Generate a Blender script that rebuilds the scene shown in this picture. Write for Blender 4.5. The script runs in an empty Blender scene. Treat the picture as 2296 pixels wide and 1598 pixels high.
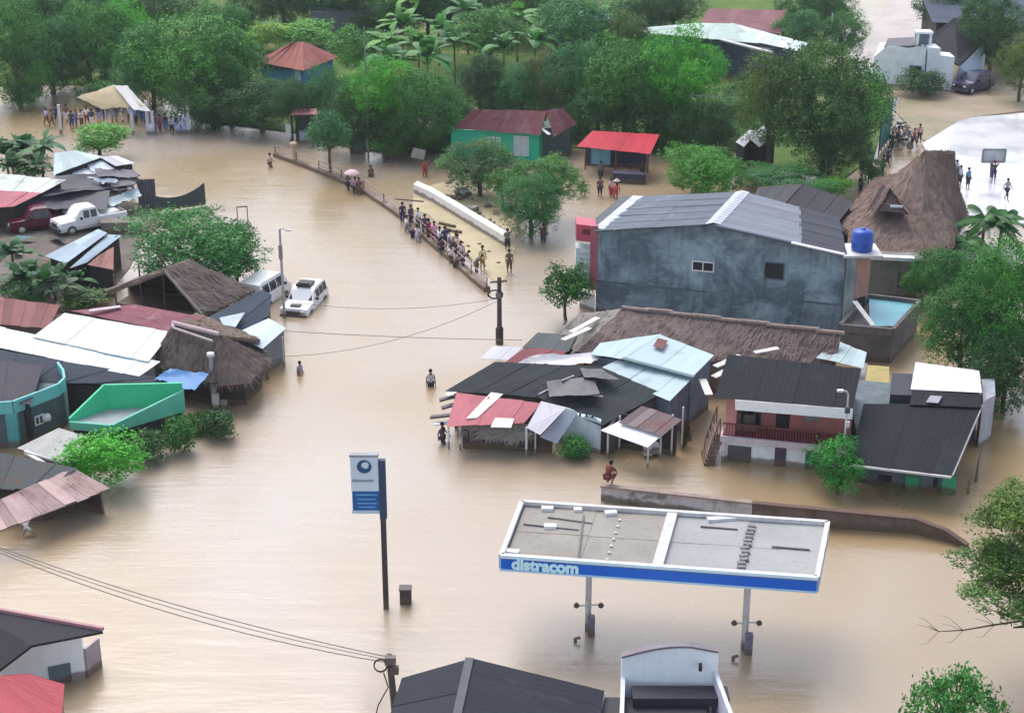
import bpy, bmesh, math, random
import numpy as np
from mathutils import Vector, Matrix, Euler
random.seed(7); np.random.seed(7)
SC = bpy.context.scene; COL = SC.collection
# ------------------------------------------------------------------ camera, sky, sun, exposure
CAMH = 35.7; PITCH = math.radians(22.0); FOC = 3658.0; CX, CY = 1148.0, 799.0   # plan units: photograph 2296 wide
cd = bpy.data.cameras.new('camera'); cam = bpy.data.objects.new('camera', cd); COL.objects.link(cam)
cam.location = (0, 0, CAMH); cam.rotation_euler = (math.pi/2 - PITCH, 0, 0)
cd.sensor_width = 36.0; cd.lens = FOC/2296.0*36.0; cd.clip_start = 1.0; cd.clip_end = 5000.0
SC.camera = cam
W_ = bpy.data.worlds.new('World'); SC.world = W_; W_.use_nodes = True
wn = W_.node_tree.nodes; wl = W_.node_tree.links; wn.clear()
sky = wn.new('ShaderNodeTexSky'); sky.sky_type = 'NISHITA'; sky.sun_disc = False
SUN_EL, SUN_AZ = math.radians(57), math.radians(335)
sky.sun_elevation = SUN_EL; sky.sun_rotation = SUN_AZ; sky.air_density = 1.0; sky.dust_density = 3.0; sky.ozone_density = 1.0
hs = wn.new('ShaderNodeHueSaturation'); hs.inputs['Saturation'].default_value = 0.6     # overcast veil: pale, low-saturation sky
hs.inputs['Value'].default_value = 1.0
bg = wn.new('ShaderNodeBackground'); bg.inputs['Strength'].default_value = 0.14
wo = wn.new('ShaderNodeOutputWorld')
wl.new(sky.outputs[0], hs.inputs['Color']); wl.new(hs.outputs[0], bg.inputs['Color']); wl.new(bg.outputs[0], wo.inputs['Surface'])
sd = bpy.data.lights.new('sun', 'SUN'); sd.energy = 0.6; sd.angle = math.radians(40); sd.color = (1.0, 0.96, 0.9)
so = bpy.data.objects.new('sun', sd); COL.objects.link(so)
so.rotation_euler = (math.pi/2 - SUN_EL, 0, math.pi - SUN_AZ)
SC.view_settings.view_transform = 'Standard'; SC.view_settings.look = 'None'
SC.view_settings.exposure = 1.12; SC.view_settings.gamma = 1.0; SC.view_settings.use_curve_mapping = False
SC.cycles.max_bounces = 6

# ------------------------------------------------------------------ surveying: plan pixel -> place on the ground
_s, _c = math.sin(PITCH), math.cos(PITCH)
def ray(x, y):
    a, b = (x-CX)/FOC, (CY-y)/FOC
    return Vector((a, _c + b*_s, -_s + b*_c))
def P(x, y, z=0.0):
    r = ray(x, y); t = (z-CAMH)/r.z
    return Vector((r.x*t, r.y*t, z))
def zat(wy, ty):
    k = (CY-ty)/FOC
    return CAMH + wy*(k*_c - _s)/(_c + k*_s)
def up(bx, by, ty):
    p = P(bx, by); p.z = zat(p.y, ty); return p
def sc_at(p):                                  # plan pixels per metre at a world point
    return FOC/(p.y*_c - (p.z-CAMH)*_s)
def onplane(x, y, A, B):
    r = ray(x, y); d = B-A; n = Vector((d.y, -d.x, 0)); t = (A - Vector((0, 0, CAMH))).dot(n)/r.dot(n)
    p = r*t + Vector((0, 0, CAMH)); return ((p-A).dot(Vector((d.x, d.y, 0)))/(d.x**2+d.y**2), p.z)

# ------------------------------------------------------------------ mesh builder
class MB:
    def __init__(s): s.v = []; s.f = []; s.uv = []; s.t = []
    def add(s, vs, fs, uvs=None, tone=0.5):
        o = len(s.v); s.v += [tuple(p) for p in vs]
        for k, f in enumerate(fs):
            s.f.append([i+o for i in f]); s.t.append(tone)
            if uvs: s.uv.append(uvs[k])
            else:
                a = Vector(vs[f[0]]); e = (Vector(vs[f[1]])-a)
                if e.length < 1e-6: e = Vector((1, 0, 0))
                e.normalize(); n = Vector((0, 0, 0))
                for j in range(1, len(f)-1): n += (Vector(vs[f[j]])-a).cross(Vector(vs[f[j+1]])-a)
                if n.length < 1e-9: n = Vector((0, 0, 1))
                n.normalize(); g = n.cross(e)
                s.uv.append([((Vector(vs[i])-a).dot(e), (Vector(vs[i])-a).dot(g)) for i in f])
        return s
    def slab(s, pts, th, tone=0.5, d=None):
        pts = [Vector(p) for p in pts]; n = Vector((0, 0, 0))
        for j in range(1, len(pts)-1): n += (pts[j]-pts[0]).cross(pts[j+1]-pts[0])
        n.normalize()
        if n.z < 0: n = -n
        if d is not None: n = d
        k = len(pts); vs = pts + [p - n*th for p in pts]
        fs = [list(range(k)), list(range(2*k-1, k-1, -1))] + [[i, k+i, k+(i+1) % k, (i+1) % k] for i in range(k)]
        return s.add(vs, fs, None, tone)
    def box(s, c, sz, rz=0.0, rx=0.0, ry=0.0, tone=0.5):
        m = Euler((rx, ry, rz)).to_matrix(); hx, hy, hz = sz[0]/2, sz[1]/2, sz[2]/2
        vs = [Vector(c)+m @ Vector((x, y, z)) for z in (-hz, hz) for x, y in ((-hx, -hy), (hx, -hy), (hx, hy), (-hx, hy))]
        return s.add(vs, [[0, 3, 2, 1], [4, 5, 6, 7], [0, 1, 5, 4], [1, 2, 6, 5], [2, 3, 7, 6], [3, 0, 4, 7]], None, tone)
    def bar(s, a, b, w, h=None, tone=0.5):
        a, b = Vector(a), Vector(b); h = h or w; d = (b-a).normalized()
        u = d.cross(Vector((0, 0, 1)))
        if u.length < 1e-3: u = Vector((1, 0, 0))
        u.normalize(); q = u.cross(d).normalized()
        vs = [p + u*x*w/2 + q*y*h/2 for p in (a, b) for x, y in ((-1, -1), (1, -1), (1, 1), (-1, 1))]
        return s.add(vs, [[0, 3, 2, 1], [4, 5, 6, 7], [0, 1, 5, 4], [1, 2, 6, 5], [2, 3, 7, 6], [3, 0, 4, 7]], None, tone)
    def tube(s, pts, r, n=8, r1=None, tone=0.5):
        pts = [Vector(p) for p in pts]; k = len(pts); vs = []
        r1 = r if r1 is None else r1
        for i, p in enumerate(pts):
            d = (pts[min(i+1, k-1)]-pts[max(i-1, 0)]).normalized()
            u = d.cross(Vector((0, 1, 0.01)))
            if u.length < 1e-3: u = Vector((1, 0, 0))
            u.normalize(); q = d.cross(u); rr = r + (r1-r)*i/max(1, k-1)
            vs += [p + (u*math.cos(2*math.pi*j/n)+q*math.sin(2*math.pi*j/n))*rr for j in range(n)]
        fs = [[i*n+j, i*n+(j+1) % n, (i+1)*n+(j+1) % n, (i+1)*n+j] for i in range(k-1) for j in range(n)]
        fs += [list(range(n-1, -1, -1)), [(k-1)*n+j for j in range(n)]]
        return s.add(vs, fs, None, tone)
    def lathe(s, c, prof, n=16, tone=0.5):
        c = Vector(c); vs = [c+Vector((r*math.cos(2*math.pi*j/n), r*math.sin(2*math.pi*j/n), z)) for r, z in prof for j in range(n)]
        k = len(prof)
        fs = [[i*n+j, i*n+(j+1) % n, (i+1)*n+(j+1) % n, (i+1)*n+j] for i in range(k-1) for j in range(n)]
        fs += [list(range(n-1, -1, -1)), [(k-1)*n+j for j in range(n)]]
        return s.add(vs, fs, None, tone)
    def block(s, tops, zb=-1.0, tone=0.5):
        k = len(tops); vs = [Vector(p) for p in tops] + [Vector((p[0], p[1], zb)) for p in tops]
        fs = [list(range(k))] + [[k+i, k+(i+1) % k, (i+1) % k, i] for i in range(k)]
        return s.add(vs, fs, None, tone)
    def sheets(s, q, w=0.9, L=2.4, jit=0.04, th=0.012, drop=0.0):
        p0, p1, p2, p3 = [Vector(p) for p in q]
        n = (p1-p0).cross(p3-p0).normalized()
        if n.z < 0: n = -n
        lu = ((p1-p0).length+(p2-p3).length)/2; lv = ((p3-p0).length+(p2-p1).length)/2
        nu, nv = max(1, round(lu/w)), max(1, round(lv/L))
        def B(u, v): return (p0*(1-u)+p1*u)*(1-v)+(p3*(1-u)+p2*u)*v
        row = [random.random() for _ in range(nv)]
        for i in range(nu):
            for j in range(nv):
                if random.random() < drop: continue
                u0, u1, v0, v1 = i/nu, (i+1)/nu+0.03/lu, j/nv, (j+1)/nv+0.08/lv
                e = random.uniform(0, jit)/lv if j == nv-1 else 0
                e0 = random.uniform(0, jit)/lv if j == 0 else 0
                h = 0.004+0.016*(i % 2)+0.012*((j) % 2)+random.uniform(0, 0.012)
                c = [B(u0, v0-e0)+n*h, B(u1, v0-e0)+n*(h+random.uniform(0, .01)), B(u1, v1+e)+n*(h+random.uniform(0, .012)), B(u0, v1+e)+n*h]
                tone = min(1, max(0, random.gauss(0.5, 0.22)))
                vs = c+[p-n*th for p in c]
                uv0 = [(u0*lu, v0*lv), (u1*lu, v0*lv), (u1*lu, v1*lv), (u0*lu, v1*lv)]
                s.add(vs, [[0, 1, 2, 3], [7, 6, 5, 4], [0, 4, 5, 1], [1, 5, 6, 2], [2, 6, 7, 3], [3, 7, 4, 0]],
                      [uv0, uv0, uv0, uv0, uv0, uv0], tone)
        return s
    def thatch(s, q, th=0.18, strand=26, fringe=True, cell=0.35):
        p0, p1, p2, p3 = [Vector(p) for p in q]           # p0-p1 ridge, p3-p2 eave
        n = (p1-p0).cross(p3-p0).normalized()
        if n.z < 0: n = -n
        lu = max(.5, ((p1-p0).length+(p2-p3).length)/2); lv = ((p3-p0).length+(p2-p1).length)/2
        nu, nv = max(2, int(lu/cell)), max(2, int(lv/cell))
        def B(u, v): return (p0*(1-u)+p1*u)*(1-v)+(p3*(1-u)+p2*u)*v
        vs = []; H = [[random.uniform(-.05, .06) for _ in range(nv+1)] for _ in range(nu+1)]
        for i in range(nu+1):
            for j in range(nv+1):
                e = random.uniform(-.15, .15)/lv if j == nv else 0
                vs.append(B(i/nu, j/nv+e)+n*H[i][j])
        k = len(vs); vs += [p-n*th for p in vs]
        fs = []; uvs = []
        for i in range(nu):
            for j in range(nv):
                a, b, c, d = i*(nv+1)+j, (i+1)*(nv+1)+j, (i+1)*(nv+1)+j+1, i*(nv+1)+j+1
                uv = [(i/nu*lu, j/nv*lv), ((i+1)/nu*lu, j/nv*lv), ((i+1)/nu*lu, (j+1)/nv*lv), (i/nu*lu, (j+1)/nv*lv)]
                fs += [[a, b, c, d], [k+d, k+c, k+b, k+a]]; uvs += [uv, uv]
        for i in range(nu): a, b = i*(nv+1)+nv, (i+1)*(nv+1)+nv; fs.append([a, b, k+b, k+a]); uvs.append([(0, 0)]*4)
        for i in range(nu): a, b = i*(nv+1), (i+1)*(nv+1); fs.append([a, b, k+b, k+a]); uvs.append([(0, 0)]*4)
        for j in range(nv): 
            for base in (0, nu*(nv+1)): a, b = base+j, base+j+1; fs.append([a, b, k+b, k+a]); uvs.append([(0, 0)]*4)
        s.add(vs, fs, uvs, 0.5)
        dn = ((p3-p0)+(p2-p1)).normalized(); sd_ = dn.cross(n).normalized()
        for _ in range(int(lu*lv*strand)):
            u, v = random.random(), random.random(); L = random.uniform(.25, .6); w = random.uniform(.02, .05)
            c = B(u, v)+n*random.uniform(.05, .11); dd = (dn+sd_*random.uniform(-.3, .3)).normalized()
            s.add([c-sd_*w, c+sd_*w, c+dd*L+sd_*w*.4-n*.03, c+dd*L-sd_*w*.4-n*.03], [[0, 1, 2, 3]], [[(u*lu, v*lv)]*4], random.random())
        if fringe:
            for _ in range(int(lu*28)):
                u = random.random(); w = random.uniform(.02, .05); L = random.uniform(.12, .42)
                c = B(u, .985)-n*random.uniform(0, th); dd = (dn*.6-Vector((0, 0, .8))).normalized()
                s.add([c-sd_*w, c+sd_*w, c+dd*L+sd_*w*.3, c+dd*L-sd_*w*.3], [[0, 1, 2, 3]], [[(u*lu, 0)]*4], random.random())
        return s
    def obj(s, name, mat, origin=Vector((0, 0, 0)), smooth=False):
        me = bpy.data.meshes.new(name); o = Vector(origin)
        me.from_pydata([(p[0]-o.x, p[1]-o.y, p[2]-o.z) for p in s.v], [], s.f)
        ul = me.uv_layers.new(name='UVMap')
        flat = [c for f in s.uv for uvp in f for c in uvp]
        ul.data.foreach_set('uv', flat)
        at = me.attributes.new('tone', 'FLOAT', 'FACE'); at.data.foreach_set('value', s.t)
        if smooth: me.polygons.foreach_set('use_smooth', [True]*len(me.polygons))
        me.materials.append(mat); ob = bpy.data.objects.new(name, me); COL.objects.link(ob); return ob

def tag(o, label=None, cat=None, group=None, kind=None):
    if label: o['kind'] = kind or 'thing'
    if label: o['label'] = label
    if cat: o['category'] = cat
    if group: o['group'] = group
    if kind: o['kind'] = kind
    return o
class T:                                        # a thing: an Empty at its base that parents its parts
    def __init__(s, name, label, cat, loc, group=None):
        s.o = bpy.data.objects.new(name, None); COL.objects.link(s.o); s.loc = Vector(loc)
        s.o.location = s.loc; s.o.empty_display_size = .3; tag(s.o, label, cat, group)
    def part(s, name, mb, mat, parent=None, label=None, smooth=False, color=None, kind=None):
        ob = mb.obj(name, mat, s.loc, smooth); ob.parent = parent or s.o
        if label: ob['label'] = label
        if kind: ob['kind'] = kind
        if color: ob.color = (*color, 1)
        return ob
def single(name, mb, mat, label, cat, group=None, origin=None, color=None, smooth=False):
    o = Vector(origin) if origin is not None else Vector((0, 0, 0))
    ob = mb.obj(name, mat, o, smooth); ob.location = o; tag(ob, label, cat, group)
    if color: ob.color = (*color, 1)
    return ob
def struct(name, mb, mat):
    ob = mb.obj(name, mat); ob['kind'] = 'structure'; return ob
def copy_tree(o, parent=None):
    c = o.copy(); COL.objects.link(c); c.parent = parent
    for ch in o.children: copy_tree(ch, c)
    return c

# ------------------------------------------------------------------ materials
class N:
    def __init__(s, name):
        s.m = bpy.data.materials.new(name); s.m.use_nodes = True; s.t = s.m.node_tree; s.n = s.t.nodes; s.l = s.t.links
        s.b = s.n['Principled BSDF']; s.out = s.n['Material Output']
    def new(s, t, **k):
        n = s.n.new(t)
        for a, b in k.items(): setattr(n, a, b)
        return n
    def noise(s, vec, scale, detail=4, rough=.55, dist=0):
        n = s.new('ShaderNodeTexNoise'); n.inputs['Scale'].default_value = scale; n.inputs['Detail'].default_value = detail
        n.inputs['Roughness'].default_value = rough; n.inputs['Distortion'].default_value = dist
        if vec: s.l.new(vec, n.inputs['Vector'])
        return n.outputs['Fac']
    def mapr(s, v, a, b, c=0., d=1.):
        n = s.new('ShaderNodeMapRange'); n.inputs[1].default_value = a; n.inputs[2].default_value = b
        n.inputs[3].default_value = c; n.inputs[4].default_value = d; s.l.new(v, n.inputs[0]); return n.outputs[0]
    def mix(s, f, a, b, mode='MIX'):
        n = s.new('ShaderNodeMix', data_type='RGBA', blend_type=mode)
        for sock, v in ((n.inputs[0], f), (n.inputs[6], a), (n.inputs[7], b)):
            if isinstance(v, (int, float)): sock.default_value = v
            elif isinstance(v, tuple): sock.default_value = (*v, 1)
            else: s.l.new(v, sock)
        return n.outputs[2]
    def math(s, op, a, b=0.):
        n = s.new('ShaderNodeMath', operation=op)
        for sock, v in ((n.inputs[0], a), (n.inputs[1], b)):
            if isinstance(v, (int, float)): sock.default_value = v
            else: s.l.new(v, sock)
        return n.outputs[0]
    def coord(s, which='Object'): return s.new('ShaderNodeTexCoord').outputs[which]
    def mapping(s, vec, scale):
        n = s.new('ShaderNodeMapping'); n.inputs['Scale'].default_value = scale; s.l.new(vec, n.inputs['Vector']); return n.outputs[0]
    def bump(s, h, strength, dist=.05, nrm=None):
        n = s.new('ShaderNodeBump'); n.inputs['Strength'].default_value = strength; n.inputs['Distance'].default_value = dist
        s.l.new(h, n.inputs['Height'])
        if nrm: s.l.new(nrm, n.inputs['Normal'])
        s.l.new(n.outputs[0], s.b.inputs['Normal']); return n.outputs[0]
    def tone(s): return s.new('ShaderNodeAttribute', attribute_name='tone').outputs['Fac']
    def world(s): return s.new('ShaderNodeNewGeometry').outputs['Position']
    def base(s, c):
        if isinstance(c, tuple): s.b.inputs['Base Color'].default_value = (*c, 1)
        else: s.l.new(c, s.b.inputs['Base Color'])
    def r(s, v, spec=.4, metal=0.):
        s.b.inputs['Roughness'].default_value = v; s.b.inputs['Specular IOR Level'].default_value = spec; s.b.inputs['Metallic'].default_value = metal
        return s.m
def sr(r, g, b): return tuple(((c/255.)/12.92 if c/255. <= .04045 else ((c/255.+.055)/1.055)**2.4) for c in (r, g, b))
_mc = {}; ALB = 1.0
def tide(m, w, c):      # mud line left by the flood just above the water
    z = m.new('ShaderNodeSeparateXYZ'); m.l.new(w, z.inputs[0]); h = m.math('ADD', z.outputs['Z'], m.math('MULTIPLY', m.noise(w, 1.1, 4), -.55))
    return m.mix(m.mapr(h, -.02, .10, .8, 0), c, (.13, .09, .05))
def plain(c, rough=.6, dirt=.35, name='paint', scale=1.5, spec=.4, dark=None):
    c = tuple(x*ALB for x in c)
    k = ('p', c, rough, dirt, scale, dark)
    if k in _mc: return _mc[k]
    m = N(name); w = m.world(); n1 = m.noise(w, scale, 5); n2 = m.noise(m.mapping(w, (3, 3, .35)), 1.6, 4)
    dk = dark or tuple(x*.45 for x in c)
    c1 = m.mix(m.mapr(n1, .38, .72, 0, dirt), c, dk); c2 = m.mix(m.mapr(n2, .52, .8, 0, dirt*1.1), c1, tuple(x*.4+.02 for x in c))
    c2 = c2 if name == 'sandy_mud' else tide(m, w, c2); m.base(c2); m.bump(m.noise(w, 14, 3), .25, .02); _mc[k] = m.r(rough, spec); return _mc[k]
def metal(c, rust=.25, rough=.45, rustc=(.16, .07, .04), pitch=.18, var=.5, streak=.4, name='corrugated_metal'):
    c = tuple(x*ALB for x in c); rustc = tuple(x*ALB for x in rustc)
    k = ('m', c, rust, rough, rustc, pitch, var, streak)
    if k in _mc: return _mc[k]
    m = N(name); uv = m.coord('UV'); w = m.world(); t = m.tone()
    c0 = m.mix(m.mapr(t, 0, 1, 0, var), c, tuple(x*.38 for x in c))
    n1 = m.noise(m.mapping(uv, (1.6, .35, 1)), 1.2, 6, .65); n2 = m.noise(w, .55, 5, .6)
    c1 = m.mix(m.mapr(n1, .45, .75, 0, streak), c0, tuple(x*.5+.02 for x in c))
    nb = m.mapr(m.noise(m.mapping(uv, (1, .25, 1)), 3.5, 3, .6), .5, .75, 0, .35*min(1, rust*3)); c1 = m.mix(nb, c1, rustc)
    rf = m.math('MULTIPLY', m.mapr(n2, .62-rust*.45, .82-rust*.35, 0, 1), m.mapr(m.noise(m.mapping(uv, (2.5, .8, 1)), 2.2, 5, .7), .35, .6, .25, 1))
    c2 = m.mix(rf, c1, rustc); m.base(c2)
    wv = m.new('ShaderNodeTexWave', wave_type='BANDS', bands_direction='X', wave_profile='SIN'); wv.inputs['Scale'].default_value = .314/pitch*1.0
    m.l.new(uv, wv.inputs['Vector']); hb = m.math('ADD', m.math('MULTIPLY', wv.outputs['Fac'], .45), m.math('MULTIPLY', m.noise(uv, 1.3, 4), .9)); m.bump(hb, .42, .03)
    m.l.new(m.mapr(rf, 0, 1, rough+.15, .9), m.b.inputs['Roughness']); m.b.inputs['Specular IOR Level'].default_value = .12
    _mc[k] = m.m; return m.m
def thatchmat(c=(.16, .115, .09), c2=(.28, .22, .18)):
    c = tuple(x*ALB for x in c); c2 = tuple(x*ALB for x in c2)
    k = ('t', c, c2)
    if k in _mc: return _mc[k]
    m = N('thatch'); uv = m.coord('UV'); w = m.world()
    n1 = m.noise(m.mapping(uv, (7, .9, 1)), 2, 5, .7); n2 = m.noise(w, .8, 4)
    a = m.mix(m.mapr(n1, .3, .7), c, c2); a = m.mix(m.mapr(n2, .4, .7, 0, .55), a, tuple(x*.45 for x in c))
    a = m.mix(m.mapr(m.tone(), 0, 1, 0, .45), a, tuple(min(1, x*1.25) for x in c2)); m.base(a); m.bump(n1, .8, .06)
    _mc[k] = m.r(.95, .1); return m.m
def foliage():
    if 'fol' in _mc: return _mc['fol']
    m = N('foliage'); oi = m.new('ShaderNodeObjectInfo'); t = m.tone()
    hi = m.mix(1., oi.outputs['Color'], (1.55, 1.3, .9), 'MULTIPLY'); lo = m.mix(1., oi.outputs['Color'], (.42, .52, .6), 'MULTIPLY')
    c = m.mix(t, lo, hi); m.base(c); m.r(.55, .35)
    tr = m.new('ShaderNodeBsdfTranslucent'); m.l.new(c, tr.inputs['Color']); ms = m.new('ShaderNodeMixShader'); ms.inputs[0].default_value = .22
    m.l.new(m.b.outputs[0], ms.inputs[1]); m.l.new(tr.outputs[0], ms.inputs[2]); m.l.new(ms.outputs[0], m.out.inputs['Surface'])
    _mc['fol'] = m.m; return m.m
def objcol(name='cloth', rough=.8, dirt=.25, key='cloth', spec=.25):
    if key in _mc: return _mc[key]
    m = N(name); oi = m.new('ShaderNodeObjectInfo'); w = m.world()
    c = m.mix(m.mapr(m.noise(w, 6, 4), .4, .75, 0, dirt), oi.outputs['Color'], m.mix(1., oi.outputs['Color'], (.45, .42, .4), 'MULTIPLY')); m.base(c)
    m.bump(m.noise(w, 20, 3), .3, .01); _mc[key] = m.r(rough, spec); return m.m
def glassm():
    if 'gl' in _mc: return _mc['gl']
    m = N('dark_glass'); m.base((.02, .028, .035)); _mc['gl'] = m.r(.08, .6); return m.m
def weathered(c, patch, name='weathered_wall', sc=.35, amt=.8, lo=.45, hi=.7):
    c = tuple(x*ALB for x in c); patch = tuple(x*ALB for x in patch)
    k = ('w', c, patch, sc, amt, lo)
    if k in _mc: return _mc[k]
    m = N(name); w = m.world(); n1 = m.noise(w, sc, 8, .68, .6); n2 = m.noise(m.mapping(w, (1, 1, 3.)), 1.1, 5, .6)
    n3 = m.noise(m.mapping(w, (2.5, 2.5, .3)), 1.5, 4)
    a = m.mix(m.mapr(n1, lo, hi, 0, amt), c, patch); a = m.mix(m.mapr(n2, .55, .75, 0, .5), a, patch)
    a = m.mix(m.mapr(n3, .5, .75, 0, .6), a, tuple(x*.5 for x in c)); a = a if 'yard' in name else tide(m, w, a); m.base(a); m.bump(m.noise(w, 9, 5), .4, .03)
    _mc[k] = m.r(.85, .25); return m.m
M_bark = plain((.12, .09, .065), .9, .6, 'bark', 6); M_white = plain((.72, .74, .76), .6, .3, 'white_paint', .9); M_conc = weathered((.3, .29, .27), (.16, .15, .14), 'concrete')
M_dark = plain((.03, .028, .03), .8, .3, 'dark_interior'); M_wood = plain((.2, .14, .1), .85, .5, 'wood', 3); M_grey = plain((.3, .31, .33), .6, .4, 'grey_paint')
M_rust = plain((.15, .08, .055), .8, .6, 'rusty_steel', 4); M_pale = plain((.6, .6, .58), .6, .3, 'galvanised', 2)
M_blk = plain((.02, .02, .022), .5, .3, 'black_rubber'); M_gl = glassm(); M_cloth = objcol(); M_fol = foliage()
M_carp = objcol('car_paint', .22, .12, 'car', .5); M_skin = objcol('skin', .6, .1, 'skin', .3)
M_palm = M_fol

# ------------------------------------------------------------------ the setting: flood water, land, road, court
mw = N('flood_water'); w_ = mw.world()
big = mw.noise(w_, .028, 4, .5, .4); mid = mw.noise(mw.mapping(w_, (1, .55, 1)), .16, 5, .55)
ca = mw.mix(mw.mapr(big, .43, .60), (.31, .22, .12), (.365, .308, .26)); ca = mw.mix(mw.mapr(mid, .35, .7, 0, .35), ca, (.27, .178, .08)); mw.base(ca)
mw.b.inputs['IOR'].default_value = 1.62; mw.b.inputs['Specular IOR Level'].default_value = .85
mw.l.new(mw.mapr(mid, .3, .7, .2, .34), mw.b.inputs['Roughness'])
h1 = mw.noise(mw.mapping(w_, (.45, 1.0, 1)), .32, 3, .5, 1.2); h2 = mw.noise(mw.mapping(w_, (.8, 2.0, 1)), 1.3, 3, .55, .8)
hh = mw.math('ADD', mw.math('MULTIPLY', h1, 1.0), mw.math('MULTIPLY', h2, .28)); st_ = mw.noise(mw.mapping(w_, (.12, 1.5, 1)), .5, 4, .6, 1.5); hh = mw.math('ADD', hh, mw.math('MULTIPLY', st_, .5)); mw.bump(hh, .5, .075)
wm = MB(); wm.add([(-900, -60, 0), (900, -60, 0), (900, 1600, 0), (-900, 1600, 0)], [[0, 1, 2, 3]]); struct('flood_water', wm, mw.m)
def land(name, pts, z, mat, far=None, sub=True):
    v = [P(x, y, z) for x, y in pts]
    if far: v += [Vector((x, y, z)) for x, y in far]
    m = MB(); m.slab(v, z+.9, .5, Vector((0, 0, 1))); return struct(name, m, mat)
mg = N('grass_ground'); w_ = mg.world(); g = mg.mix(mg.mapr(mg.noise(w_, .12, 5), .35, .65), (.05, .12, .03), (.13, .19, .05))
g = mg.mix(mg.mapr(mg.noise(w_, .35, 5), .58, .7), g, (.26, .2, .11)); mg.base(g); mg.bump(mg.noise(w_, 4, 4), .8, .2); M_grass = mg.r(.9, .1)
land('grass_ground', [(-400, 205), (120, 188), (250, 190), (330, 200), (420, 240), (450, 272), (560, 282), (690, 300), (800, 335), (860, 338), (1000, 345), (1120, 330),
     (1290, 330), (1480, 345), (1600, 320), (1760, 380), (1890, 400), (1960, 350), (1990, 240), (1965, 175), (1850, 150), (1850, 10)], .12, M_grass, [(120, 330), (-260, 330)])
mm = N('muddy_ground'); w_ = mm.world(); g = mm.mix(mm.mapr(mm.noise(w_, .3, 5), .35, .65), (.30, .235, .14), (.2, .185, .105)); g = mm.mix(mm.mapr(mm.noise(w_, .1, 3), .45, .6), g, (.36, .27, .21)); mm.base(g)
mm.bump(mm.noise(w_, 3, 5), .6, .15); M_mud = mm.r(.5, .4)
land('muddy_ground', [(1992, 235), (2075, 318), (2185, 262), (2360, 240), (2400, 20), (2215, 40), (2060, 190), (1965, 175)], .1, M_mud, None)
mr = N('wet_road'); w_ = mr.world(); mr.base(mr.mix(mr.mapr(mr.noise(w_, .25, 5), .4, .65), (.38, .28, .24), (.26, .19, .145))); mr.bump(mr.noise(w_, 1.5, 4), .2, .05); mr.r(.25, .6)
land('road', [(1900, 205), (1965, 176), (2062, 190), (2095, 0), (2130, -60), (2010, -60), (1965, 60), (1905, 120)], .16, mr.m)
mc = N('wet_court'); w_ = mc.world(); mc.base(mc.mix(mc.mapr(mc.noise(w_, .3, 5), .45, .65), (.74, .74, .77), (.52, .52, .56))); mc.r(.12, .9)
land('court', [(2068, 322), (2150, 272), (2190, 262), (2400, 245), (2420, 520), (2160, 480)], .18, mc.m)
land('sandy_yard', [(925, 470), (928, 425), (1010, 405), (1100, 420), (1160, 470), (1155, 540), (1150, 600), (1120, 640), (1085, 610), (1040, 560), (960, 480)], .035,
     plain((.46, .38, .23), .6, .5, 'sandy_mud', .5))

land('yard_ground', [(-80, 430), (330, 455), (345, 480), (330, 520), (290, 600), (240, 660), (180, 700), (-80, 700)], .06, weathered((.13, .11, .095), (.24, .2, .16), 'muddy_yard', .5, .7))
# ------------------------------------------------------------------ haze volume added to soften and lift the far trees
hz = N('added_haze'); hz.n.remove(hz.b); pv = hz.new('ShaderNodeVolumePrincipled'); pv.inputs['Color'].default_value = (.86, .92, 1, 1); pv.inputs['Density'].default_value = .0002; pv.inputs['Anisotropy'].default_value = .2
hz.l.new(pv.outputs[0], hz.out.inputs['Volume'])
hb_ = MB().box((0, 200, 24), (760, 560, 52)); ho_ = hb_.obj('haze', hz.m); ho_['kind'] = 'stuff'
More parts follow.
